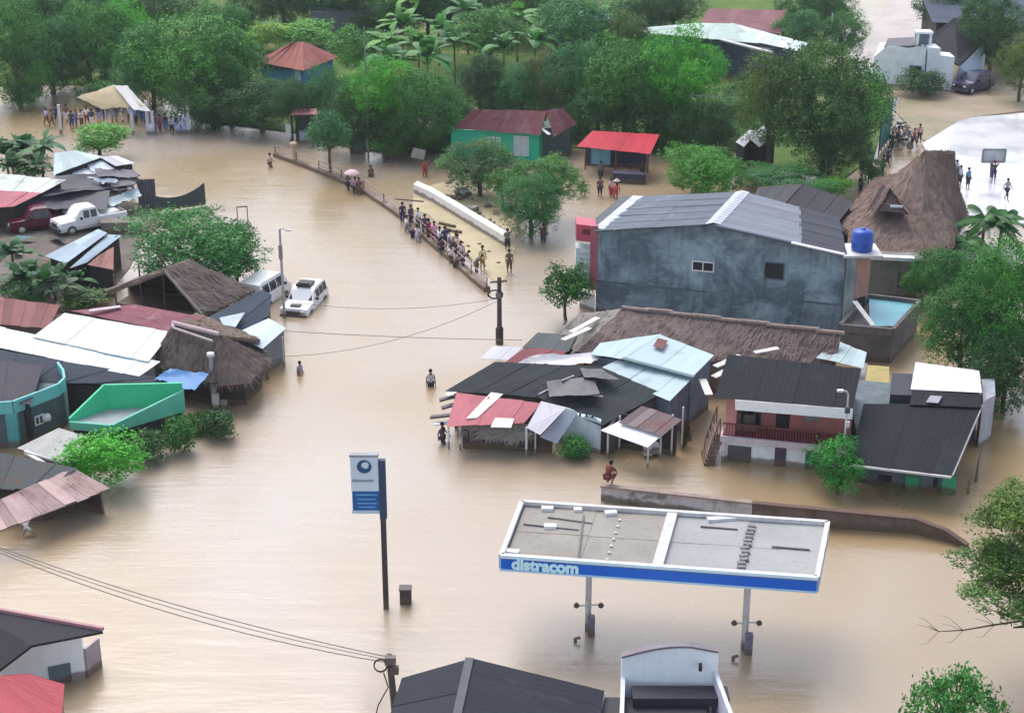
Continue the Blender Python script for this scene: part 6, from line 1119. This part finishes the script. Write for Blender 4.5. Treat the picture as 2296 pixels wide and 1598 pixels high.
def person_proto(kind):
    J = pose(kind); V = []; E = []; Rr = []; idx = {}
    def ad(k, r): idx[k] = len(V); V.append(J[k]); Rr.append(r)
    for k, r in (('pel', .13), ('spi', .12), ('che', .135), ('nec', .055), ('hd', .07), ('hd2', (.088, .1)), ('hd3', .07), ('nose', .016)): ad(k, r)
    L = [('pel', 'spi'), ('spi', 'che'), ('che', 'nec'), ('nec', 'hd'), ('hd', 'hd2'), ('hd2', 'hd3'), ('hd2', 'nose')]
    for k in 'lr':
        for j, r in (('sh', .062), ('el', .042), ('wr', .028), ('pa', .036), ('hi', .095), ('kn', .06), ('an', .04), ('to', .036)): ad(k+j, r)
        L += [('che', k+'sh'), (k+'sh', k+'el'), (k+'el', k+'wr'), (k+'wr', k+'pa'), ('pel', k+'hi'), (k+'hi', k+'kn'), (k+'kn', k+'an'), (k+'an', k+'to')]
    E = [(idx[a], idx[b]) for a, b in L]
    body = skin_mesh('person', V, E, Rr, 1)
    # five separate fingers per hand, each its own tapered chain rooted in the palm
    fm = MB()
    for k in 'lr':
        pa = Vector(J[k+'pa']); wr = Vector(J[k+'wr']); d = (pa-wr).normalized(); s = d.cross(Vector((1, .2, 0)) if abs(d.z) > .5 else Vector((0, 0, 1))).normalized(); c = d.cross(s)
        for i, (o, l) in enumerate(((-.027, .07), (-.009, .08), (.009, .077), (.026, .062))): b0 = pa+s*o+d*.02; fm.tube([b0, b0+d*l*.5, b0+d*l*.85+c*.018, b0+d*l+c*.03], .0088, 6, .006)
        fm.tube([pa-s*.025-d*.01, pa-s*.055+d*.02, pa-s*.055+d*.045+c*.01], .0095, 6, .007)
    fo = fm.obj('f', M_skin); bm_ = bmesh.new(); bm_.from_mesh(body); bm_.from_mesh(fo.data); bm_.to_mesh(body); bm_.free(); bpy.data.objects.remove(fo)
    body.polygons.foreach_set('use_smooth', [True]*len(body.polygons)); body.materials.clear(); body.materials.append(M_skin)
    def sub(nm, keys, rad, links):
        ii = {k: n for n, k in enumerate(keys)}; vs = [Vector(J[k]) if k in J else k for k in keys]; me = skin_mesh(nm, vs, [(ii[a], ii[b]) for a, b in links], rad, 1); me.materials.clear(); me.materials.append(M_cloth); return me
    for k in 'lr': J[k+'ue'] = tuple(Vector(J[k+'sh']).lerp(Vector(J[k+'el']), .75)); J[k+'sk'] = tuple(Vector(J[k+'kn']).lerp(Vector(J[k+'an']), .35))
    J['hem'] = tuple(Vector(J['pel'])+Vector((0, 0, -.04)))
    shirt = sub('shirt', ['hem', 'spi', 'che', 'lsh', 'rsh', 'lue', 'rue'], [.165, .15, .165, .083, .083, .068, .068], [('hem', 'spi'), ('spi', 'che'), ('che', 'lsh'), ('che', 'rsh'), ('lsh', 'lue'), ('rsh', 'rue')])
    trou = sub('trousers', ['pel', 'lhi', 'rhi', 'lkn', 'rkn', 'lsk', 'rsk'], [.15, .115, .115, .082, .082, .07, .07], [('pel', 'lhi'), ('pel', 'rhi'), ('lhi', 'lkn'), ('rhi', 'rkn'), ('lkn', 'lsk'), ('rkn', 'rsk')])
    h = Vector(J['hd2']); hm = MB().lathe(h+Vector((0, .018, -.02)), [(.098, -.03), (.108, .02), (.105, .07), (.075, .115), (.02, .13)], 12); ho = hm.obj('hair', M_cloth, smooth=True); hair = ho.data; bpy.data.objects.remove(ho)
    return body, shirt, trou, hair
PR = {k: person_proto(k) for k in ('stand', 'walk', 'raise', 'crouch', 'sit', 'bend')}
def person(x, y, kind, shirt, pants, label, z=-.55, rot=0, skin=(.22, .12, .08), group='people in the flood', hair=(.015, .012, .012), scale=1.0):
    b, s, t, h = PR[kind]; o = bpy.data.objects.new('person', b); COL.objects.link(o); p = P(x, y); o.location = (p.x, p.y, z); o.rotation_euler = (0, 0, rot); o.scale = (scale,)*3; o.color = (*skin, 1); shirt = tuple(min(.85, c*1.35+.012) for c in shirt); pants = tuple(c*1.3+.01 for c in pants); tag(o, label, 'person', group)
    for nm, me, c in (('shirt', s, shirt), ('trousers', t, pants), ('hair', h, hair)):
        q = bpy.data.objects.new(nm, me); COL.objects.link(q); q.parent = o; q.color = (*c, 1)
    return o
K = (.03, .03, .04); NV = (.03, .035, .10); WH = (.62, .62, .66); GY = (.25, .25, .28); RD = (.45, .06, .08); MR = (.22, .02, .08); PK = (.7, .25, .38); BL = (.08, .16, .4); YE = (.6, .45, .15); BRN = (.15, .08, .06)
Qg = 'people queueing along the roadside barrier'
for a in [(903, 502, 'stand', K, NV, 'person in a black top standing at the head of the queue', -.1, .3), (922, 508, 'stand', (.05, .03, .08), K, 'person in dark purple second in the queue', -.1, .8), (912, 520, 'walk', WH, GY, 'person in white wading just below the head of the queue', -.5, 2.0),
          (938, 515, 'stand', WH, K, 'person in a white shirt with a dark cap behind the two dark figures', -.1, 1.2), (937, 541, 'walk', (.4, .42, .46), (.3, .3, .35), 'person in pale grey wading beside the barrier', -.5, 2.6), (925, 532, 'bend', (.3, .2, .18), K, 'bending person in brown beside the barrier', -.5, 1.0),
          (953, 530, 'stand', (.06, .055, .09), K, 'person in dark slate clothes in the middle of the queue', -.1, 0.), (962, 540, 'stand', MR, (.1, .02, .06), 'person in maroon in the middle of the queue', -.1, 1.), (974, 546, 'stand', PK, MR, 'person in bright pink in the middle of the queue', -.1, .5),
          (986, 556, 'stand', (.55, .6, .8), NV, 'person in a light blue and white shirt in the queue', -.2, 2.2), (998, 558, 'stand', NV, K, 'person in navy leaning on the handrail', -.1, .4), (990, 570, 'walk', (.1, .03, .07), K, 'person in dark wine red wading below the light blue shirt', -.5, .9),
          (1008, 566, 'stand', WH, GY, 'person in white toward the tail of the queue', -.1, 1.5), (1018, 572, 'bend', BRN, K, 'person in brown bending at the tail of the queue', -.1, 2.8), (1026, 576, 'stand', (.6, .45, .42), K, 'person in pale peach near the tail of the queue', -.1, 1.), (1012, 588, 'walk', (.65, .5, .5), BRN, 'person in washed pink wading near the tail', -.5, .3),
          (1022, 600, 'walk', (.3, .25, .25), K, 'person in grey brown wading near the tail', -.5, 2.3), (1038, 604, 'bend', (.10, .05, .06), (.08, .04, .05), 'person in dark brown bending last in the queue', -.2, 1.5), (1034, 592, 'stand', (.5, .4, .38), (.2, .1, .1), 'person in beige beside the last bending person', -.1, 0.)]:
    person(*a[:6], a[6] if False else a[5], z=a[6], rot=a[7], group=Qg) if False else person(a[0], a[1], a[2], a[3], a[4], a[5], a[6], a[7], group=Qg)
person(1068, 612, 'bend', (.10, .08, .07), BRN, 'dark clothed person bending alone past the tail of the queue', -.3, 2.0); person(1082, 606, 'stand', (.65, .55, .3), YE, 'person in pale yellow on the sandy plot by the corner pole', 0, .4); person(1142, 612, 'stand', (.09, .075, .04), (.08, .06, .03), 'person in dark olive standing at the right rim of the sandy plot', -.1, 0); person(1138, 560, 'raise', (.12, .1, .1), K, 'person holding something overhead beside the white slab end', -.2, .2)
person(973, 862, 'stand', (.38, .37, .38), K, 'person in a grey shirt wading alone in the middle of the drowned street', -.75, .2) if False else person(966, 865, 'stand', (.38, .37, .38), K, 'person in a grey shirt wading alone in the middle of the drowned street', -.75, .2)
person(673, 838, 'stand', (.22, .2, .3), (.4, .25, .2), 'person in a purple grey shirt wading near the left bank', -.8, 1.0, scale=.9); person(992, 992, 'walk', (.05, .045, .09), K, 'person in dark clothes wading beside the corner shop post', -.6, 1.3)
person(1364, 1121, 'crouch', (.12, .02, .02), (.1, .02, .02), 'person in dark red crouching on the end of the forecourt wall', zat(P(1347, 1122).y, 1090)+.08, 2.4)
person(1218, 545, 'stand', (.12, .04, .04), K, 'person in dark maroon wading below the corner tree', -.3, .5); person(832, 396, 'stand', (.10, .07, .02), (.08, .06, .02), 'person in dark brown wading near the small cone tree', -.8, .5); person(606, 374, 'walk', (.5, .38, .3), BRN, 'person in beige wading at the start of the barrier', -.6, 1.5)
person(953, 396, 'stand', (.3, .05, .03), (.3, .05, .04), 'person in rust red standing upstream of the white slab', -.3, 0); person(780, 425, 'walk', (.15, .12, .12), K, 'person in dark grey under the left rim of the pink umbrella', -.4, .8); person(806, 436, 'stand', (.14, .04, .06), BRN, 'person in wine red right of the pink umbrella', -.4, .3); person(797, 434, 'raise', (.3, .25, .28), K, 'person holding the pink umbrella at the barrier', -.4, 0.)
p = P(790, 428); um = T('umbrella', 'open pale pink umbrella held over the barrier', 'umbrella', (p.x, p.y, 0)); um.part('canopy', MB().lathe(p+Z*1.42, [(.62, 0), (.5, .12), (.28, .24), (.02, .3)], 8), plain((.66, .45, .48), .7, .2)); um.part('shaft', MB().bar(p+Z*.7, p+Z*1.72, .025), M_blk)
for a in [(1345, 440, 'stand', (.14, .06, .08), K, 'person in dark maroon in front of the red shack, left of the pair', -.2, .3), (1380, 445, 'bend', (.55, .16, .13), RD, 'person in salmon red with a pale hat in front of the red shack', -.2, .2), (1370, 440, 'stand', (.6, .35, .4), RD, 'person in pale pink between the two figures by the red shack', -.3, .8), (1347, 395, 'stand', (.1, .1, .12), K, 'person in black at the left post of the red shack', -.5, 0), (1441, 390, 'stand', (.07, .06, .03), K, 'person in dark olive at the right post of the red shack', -.6, 0), (1306, 440, 'crouch', (.06, .05, .04), K, 'dark crouching person right of the corner tree', .0, .5)]:
    person(*a[:6], a[6], a[7], group='people around the red shack')
p = P(1381, 438); single('hat', MB().lathe(p+Vector((0, -.42, 1.27)), [(.24, 0), (.24, .03), (.13, .05), (.11, .15), (.02, .17)], 10), plain((.7, .65, .55)), 'pale wide brimmed hat on the person in salmon red', 'hat')
# far street crowd
R5 = random.Random(11); cols = [(NV, 'navy blue'), (WH, 'white'), (K, 'black'), (BL, 'blue'), (MR, 'maroon'), (GY, 'grey'), ((.35, .38, .6), 'lavender'), (BRN, 'brown')]
xs = [106, 118, 128, 138, 150, 162, 172, 184, 196, 208, 222, 236, 252, 262, 276, 292, 306, 318, 326, 347, 360, 372, 386, 396, 408, 418]
pos = ['at the far left end', 'second from the left end', 'third from the left end', 'fourth from the left', 'fifth from the left', 'sixth from the left', 'seventh from the left', 'eighth from the left', 'ninth from the left', 'tenth from the left', 'above the light green tree left part', 'above the light green tree', 'just left of the tent', 'at the tent left edge', 'in front of the tent', 'right of the tent middle', 'left of the tall white stall post', 'close to the tall white stall post', 'beside the tall white stall post', 'first between the stall posts', 'second between the stall posts', 'third between the stall posts', 'fourth between the stall posts', 'fifth between the stall posts', 'sixth between the stall posts', 'beside the right stall post']
for i, x in enumerate(xs):
    c, cn = cols[R5.choice([0, 1, 2, 3, 0, 4, 5, 6, 7, 2])]; c2, _ = R5.choice(cols); person(x, 284+R5.uniform(-12, 8) if x < 330 else 298+R5.uniform(-4, 3), R5.choice(['stand', 'walk', 'stand', 'raise', 'sit'][:4]), c, c2, 'person in %s in the far street crowd, %s' % (cn, pos[i]), -.15, R5.uniform(-1, 1), group='crowd on the far street')
tn = T('tent', 'cream and white tent canopy sloping behind the far street crowd', 'tent', P(290, 270)); q = [P(150, 232, 2.4), P(240, 205, 3.2), P(330, 238, 2.4), P(240, 262, 1.8)]
tn.part('canopy', cloth_sheet([P(172, 218, 3.0), P(255, 190, 4.0), P(322, 238, 2.6), P(228, 244, 2.2)], amp=.08, sag=-.1), plain((.62, .5, .3), .7, .3, 'cream_canvas'), smooth=True); tn.part('white_flap', cloth_sheet([P(255, 192, 4.0), P(285, 192, 3.9), P(338, 250, 2.2), P(300, 246, 2.4)], amp=.06, sag=0), plain((.72, .7, .68), .7, .2), smooth=True)
for x in (240, 300, 330): tn.part('post', MB().bar(P(x, 292), P(x, 292)+Z*2.2, .1), M_pale)
for x, y0, lb in ((333, 226, 'tall white stall post left of the far street gate'), (425, 226, 'tall white stall post right of the far street gate'), (138, 235, 'white post in the left part of the far crowd'), (299, 250, 'short white post by the tent'), (345, 250, 'thin white post right of the tall white one')):
    p = P(x, 300); single('stall_post', MB().block([p+Vector((a_, b_, zat(p.y, y0))) for a_, b_ in ((-.13, -.13), (.13, -.13), (.09, .1), (-.09, .1))], -.5), plain((.62, .62, .68), .6, .2), lb, 'post', 'white posts in the far street')
single('low_white_wall', MB().block([P(395, 300)+Z*.6, P(424, 300)+Z*1.8, P(424, 296)+Z*1.8, P(395, 296)+Z*.6], -.5), plain((.5, .55, .65), .6, .4), 'slanting white wall piece at the right end of the far crowd', 'wall')
single('low_white_wall', MB().block([P(330, 302)+Z*.6, P(347, 302)+Z*.6, P(347, 298)+Z*.8, P(330, 298)+Z*.8], -.5), plain((.6, .58, .64), .6, .4), 'low white wall block under the tall stall post', 'wall')
for (x, y, lb, c) in [(2090, 396, 'leftmost', NV), (2121, 432, 'tallest dark', K), (2150, 425, 'pale grey', (.5, .5, .6)), (2168, 430, 'blue', (.12, .2, .35)), (2255, 455, 'rightmost', GY), (2142, 412, 'small lavender', (.45, .4, .6))]:
    person(x, y, 'walk' if x % 2 else 'stand', c, K, lb+' clad person walking on the white court', .18, .5, group='people on the white court')
person(2226, 415, 'raise', K, NV, 'person in black right under the basketball backboard', .18, 0, group='people on the white court'); person(2215, 212, 'stand', K, K, 'person in black standing behind the dark jeep', .1, .5)
for i, (x, y, c, lb) in enumerate([(1998, 345, K, 'person in black by the parked motorbikes, nearest the thatch'), (2012, 330, BRN, 'person in brown by the parked motorbikes'), (2048, 335, (.35, .1, .1), 'person in brick red at the court corner'), (2060, 325, (.5, .25, .25), 'person in pale red at the court corner'), (1990, 372, NV, 'person in navy on the path left of the thatched hut'), (1978, 392, K, 'person in black low on the path left of the thatched hut'), (1950, 410, (.2, .15, .12), 'person on the path by the yellow green shrub'), (1928, 436, K, 'person in the mud beside the black shed roof')]):
    person(x, y, 'stand' if i % 2 else 'walk', c, K, lb, .1 if i < 4 else -.1, i, group='people left of the court')
# ------------------------------------------------------------------ vehicles
def car(x, y, z, rot, col, name, label, cat, L=4.6, W=1.8, H=1.75, hood=1.05, kind='suv', group=None, scale=1.0, pitch=0):
    t = T(name, label, cat, (0, 0, 0), group); t.loc = Vector((0, 0, 0)); hw = W/2; belt = H*.58; gz = .28
    if kind == 'suv': prof = [(-L/2, .62), (-L/2+.08, belt*.92), (-L/2+hood*.55, belt*.98), (-L/2+hood, belt*1.02), (-L/2+hood+.55, H*.93), (-L/2+hood+.95, H), (L/2-.55, H*.985), (L/2-.12, H*.9), (L/2-.02, belt), (L/2, .6)]
    elif kind == 'van': prof = [(-L/2, .7), (-L/2+.05, belt*.8), (-L/2+.3, belt*.95), (-L/2+.85, H*.93), (-L/2+1.2, H), (L/2-.3, H), (L/2-.05, H*.95), (L/2, .7)]
    else: prof = [(-L/2, .62), (-L/2+.06, belt*.93), (-L/2+hood, belt*1.02), (-L/2+hood+.5, H*.94), (-L/2+hood+.8, H), (-L/2+hood+1.7, H*.98), (-L/2+hood+2.0, belt), (L/2-.04, belt*.97), (L/2, .6)]
    m = MB(); rings = []
    for i, (px, pz) in enumerate(prof):
        e = .88 if i in (0, len(prof)-1) else 1; zz = min(pz, belt); wt = hw*(.8 if pz > belt*1.05 else .93)*e; rings.append([(px, -hw*.92*e, gz), (px, -hw*e, gz+.25), (px, -hw*.985*e, zz), (px, -wt, pz), (px, -wt*.5, pz+.03*e), (px, wt*.5, pz+.03*e), (px, wt, pz), (px, hw*.985*e, zz), (px, hw*e, gz+.25), (px, hw*.92*e, gz)])
    k = len(rings[0]); vs = [v for r in rings for v in r]; fs = [[i*k+j, i*k+(j+1) % k, (i+1)*k+(j+1) % k, (i+1)*k+j] for i in range(len(rings)-1) for j in range(k)]; fs += [list(range(k)), [(len(rings)-1)*k+j for j in range(k-1, -1, -1)]]
    m.add(vs, fs); bd = t.part('body', m, M_carp, color=col)
    def win(pts, nm='window'): 
        c = sum((Vector(p) for p in pts), Vector())/4; n = (Vector(pts[1])-Vector(pts[0])).cross(Vector(pts[3])-Vector(pts[0])).normalized(); n = n if n.dot(c-Vector((0, 0, H*.6))) > 0 else -n
        t.part(nm, MB().add([Vector(p)+n*k_ for k_ in (-.01, .018) for p in pts], [[0, 1, 2, 3], [7, 6, 5, 4], [0, 4, 5, 1], [1, 5, 6, 2], [2, 6, 7, 3], [3, 7, 4, 0]]), M_gl)
    i0 = {'suv': 3, 'van': 2}.get(kind, 2); (xa, za), (xb, zb_w) = prof[i0], prof[i0+1]; wa, wb_ = hw*.84, hw*.74
    win([(xa+.06, -wa, za+.06), (xa+.06, wa, za+.06), (xb, wb_, zb_w-.03), (xb, -wb_, zb_w-.03)], 'windscreen')
    xe = L/2-.25 if kind != 'pickup' else -L/2+hood+1.75; xs_ = xb+.15; n = 3 if kind != 'pickup' else 2
    for s in (-1, 1):
        for j in range(n): u0, u1 = xs_+(xe-xs_)*j/n+.05, xs_+(xe-xs_)*(j+1)/n-.05; win([(u0, s*hw*.97, belt+.05), (u1, s*hw*.97, belt+.05), (u1, s*hw*.83, H*.9), (u0, s*hw*.83, H*.9)])
    if kind != 'pickup': win([(L/2-.03, -hw*.75, belt+.08), (L/2-.03, hw*.75, belt+.08), (L/2-.12, hw*.66, H*.87), (L/2-.12, -hw*.66, H*.87)], 'rear_window')
    else:
        b0 = MB(); b0.box((L/2-.75, 0, belt-.02), (1.35, W*.8, .05)); t.part('bed', b0, M_blk)
    for s in (-1, 1):
        t.part('headlight', MB().box((-L/2-.0, s*hw*.66, belt*.74), (.1, .3, .16)), plain((.7, .72, .75), .2, .1)); t.part('tail_light', MB().box((L/2, s*hw*.75, belt*.8), (.08, .14, .25)), plain((.35, .02, .02), .3, .1))
        t.part('mirror', MB().box((-L/2+hood+.45, s*(hw+.1), belt+.12), (.12, .2, .16)), M_blk)
        for wx in (-L/2+.85, L/2-.85):
            ty = MB(); n2 = 18
            for (r, y0, y1) in ((.34, -.11, .11),): 
                vs = [(wx+r*math.cos(6.2832*j/n2), s*(hw-.08)+yy, .34+r*math.sin(6.2832*j/n2)) for yy in (y0, y1) for j in range(n2)]; ty.add(vs, [[j, (j+1) % n2, n2+(j+1) % n2, n2+j] for j in range(n2)]+[list(range(n2)), list(range(2*n2-1, n2-1, -1))])
            w_o = t.part('wheel', ty, M_blk); rm_ = MB(); vs = [(wx+.2*math.cos(6.2832*j/n2), s*(hw+.035), .34+.2*math.sin(6.2832*j/n2)) for j in range(n2)]+[(wx, s*(hw+.05), .34)]; rm_.add(vs, [[j, (j+1) % n2, n2] for j in range(n2)]); t.part('rim', rm_, M_pale, w_o)
    t.part('grille', MB().box((-L/2-.02, 0, belt*.7), (.07, W*.5, .2)), M_blk); t.part('bumper', MB().box((-L/2-.05, 0, .45), (.16, W*.95, .22)), plain((.08, .08, .09)) if kind != 'van' else M_white); t.part('bumper', MB().box((L/2+.04, 0, .45), (.14, W*.95, .22)), plain((.08, .08, .09)))
    p = P(x, y); t.o.location = (p.x, p.y, z); t.o.rotation_euler = (0, pitch, rot); t.o.scale = (scale,)*3; return t
WHc = (.82, .82, .84)
# car front is its -x end; rot turns that end: pi/2 faces the camera
c1 = car(683, 683, -.42, math.radians(78), WHc, 'suv', 'white suv standing alone in the flooded street facing the camera', 'suv', 4.5, 1.9, 1.7, 1.4, 'suv', scale=.95)
pp = MB(); pp.box((.35, 0, 1.84), (1.0, 1.0, .16)); pp.box((.1, 0, 1.93), (.3, .7, .1)); c1.part('roof_bag', pp, M_blk); hv = MB().box((-1.7, 0, 1.03), (.45, .7, .035)); c1.part('hood_scoop', hv, M_blk)
car(596, 668, -.4, math.radians(-112), WHc, 'van', 'white van half hidden behind the open fronted hut roof', 'van', 3.8, 1.75, 2.0, .6, 'van')
car(92, 512, .0, math.radians(25), (.10, .008, .03), 'pickup', 'maroon pickup parked under the dark tarps on the left bank', 'pickup', 4.6, 1.8, 1.7, 1.1, 'pickup')
car(202, 512, .05, math.radians(38), WHc, 'pickup', 'white pickup parked beside the maroon one on the left bank', 'pickup', 5.2, 1.85, 1.75, 1.15, 'pickup')
car(2180, 206, .1, math.radians(38), (.05, .06, .11), 'jeep', 'dark blue jeep parked beside the white building', 'jeep', 4.3, 1.85, 1.85, 1.2, 'suv')
def motorbike(x, y, rot, col, label, name='motorbike', grp='motorbikes parked left of the court'):
    t = T(name, label, 'motorbike', (0, 0, 0), grp); t.loc = Vector()
    for wx in (-.62, .62):
        r = MB(); n2 = 16; r.tube([(wx+.27*math.cos(6.2832*j/n2), 0, .3+.27*math.sin(6.2832*j/n2)) for j in range(n2+1)], .05, 6); w_ = t.part('wheel', r, M_blk); t.part('rim', MB().add([(wx+.2*math.cos(6.2832*j/n2), .0, .3+.2*math.sin(6.2832*j/n2)) for j in range(n2)], [list(range(n2))]), M_grey, w_)
    t.part('frame', MB().tube([(-.62, 0, .3), (-.42, 0, .85), (0, 0, .7), (.62, 0, .3)], .05, 6).box((0, 0, .42), (.4, .22, .3)), M_grey); t.part('seat', MB().box((.3, 0, .8), (.65, .25, .1), 0, 0, -.08), M_blk); t.part('fuel_tank', MB().box((-.12, 0, .82), (.42, .26, .2), 0, 0, .1), M_carp, color=col); t.part('handlebar', MB().bar((-.42, -.35, 1.02), (-.42, .35, 1.02), .04).bar((-.42, 0, .85), (-.42, 0, 1.02), .05), M_blk); t.part('headlight', MB().box((-.52, 0, .88), (.12, .18, .16)), M_white)
    p = P(x, y); t.o.location = (p.x, p.y, .12); t.o.rotation_euler = (0, 0, rot); return t
for i, (x, y, c, lb) in enumerate([(2016, 300, (.05, .06, .1), 'dark blue motorbike highest in the parked row'), (2030, 312, (.3, .02, .02), 'red motorbike in the middle of the parked row'), (2040, 322, K, 'black motorbike nearest the court corner'), (2010, 322, (.1, .1, .12), 'grey motorbike beside the teal fence foot'), (2024, 336, K, 'black motorbike lowest in the parked row')]): motorbike(x, y, .5+i*.5, c, lb)
motorbike(915, 345, .2, (.05, .04, .1), 'dark motorbike in the shade right of the red tricycle', grp='vehicles under the far trees')
tc = T('tricycle_taxi', 'red and pink three wheeled taxi under the far trees', 'tricycle', P(877, 350)); p = P(877, 350)
tc.part('cabin', MB().add([p+Vector(v) for v in ((-.7, -.9, .3), (.7, -.9, .3), (.7, .9, .3), (-.7, .9, .3), (-.7, -.7, 1.1), (.7, -.7, 1.1), (.7, .9, 1.1), (-.7, .9, 1.1))], [[0, 1, 5, 4], [1, 2, 6, 5], [2, 3, 7, 6], [3, 0, 4, 7], [0, 3, 2, 1]]), plain((.5, .05, .09), .4)); tc.part('roof', MB().box(p+Z*1.75, (1.5, 1.9, .12)), plain((.6, .2, .26), .5)); tc.part('windscreen', MB().box(p+Vector((0, -.72, 1.4)), (1.3, .04, .55)), M_gl)
for sx, sy in ((-.65, -.75), (.65, -.75), (.65, .85), (-.65, .85)): tc.part('post', MB().bar(p+Vector((sx, sy, 1.1)), p+Vector((sx, sy, 1.75)), .07), plain((.4, .05, .08)))
for sx in (-.72, .72): tc.part('wheel', MB().tube([p+Vector((sx, .6+.25*math.cos(q), .15+.25*math.sin(q))) for q in [j*math.pi/6 for j in range(13)]], .07, 6), M_blk)
for x, y, w, h, lb, c in ((905, 340, 2.6, 1.9, 'dark shack left of the pale sign under the far trees', (.06, .07, .085)), (985, 340, 3.0, 2.0, 'dark grey lean to left of the green house', (.10, .12, .12)), (800, 345, 1.2, 2.2, 'narrow pale doorway hut by the far utility pole', (.12, .17, .17))):
    p = P(x, y); t = T('lean_to', lb, 'hut', p, 'huts under the far trees'); t.part('wall', MB().block([p+Vector((-w/2, 0, h)), p+Vector((w/2, 0, h)), p+Vector((w/2, 2, h)), p+Vector((-w/2, 2, h))], -.5), plain(c, .8, .6)); t.part('roof', MB().slab([p+Vector((-w/2-.3, -.8, h)), p+Vector((w/2+.3, -.8, h)), p+Vector((w/2+.3, 2.2, h+.5)), p+Vector((-w/2-.3, 2.2, h+.5))], .06), metal((.2, .22, .22), .3))
single('pale_sign', MB().box(P(938, 345, 1.0), (1.1, .08, .8), .3, 0, .3), plain((.4, .38, .34)), 'pale tilted sign panel under the far trees', 'sign')
# debris drifting on the water near the walls
for i, (x, y, l, lb) in enumerate([(2188, 1080, 2.6, 'upper of two brown branches standing in the right channel'), (2170, 1108, 1.4, 'lower of two brown branches standing in the right channel'), (1546, 990, .9, 'short dark twig floating off the stall')]):
    p = P(x, y); single('driftwood', MB().tube([p-Z*.2, p+Vector((.1, .3, l*.35)), p+Vector((.25, .5, l*.6))], .09, 6, .02), M_wood, lb, 'driftwood', 'driftwood')
bpy.context.view_layer.update()
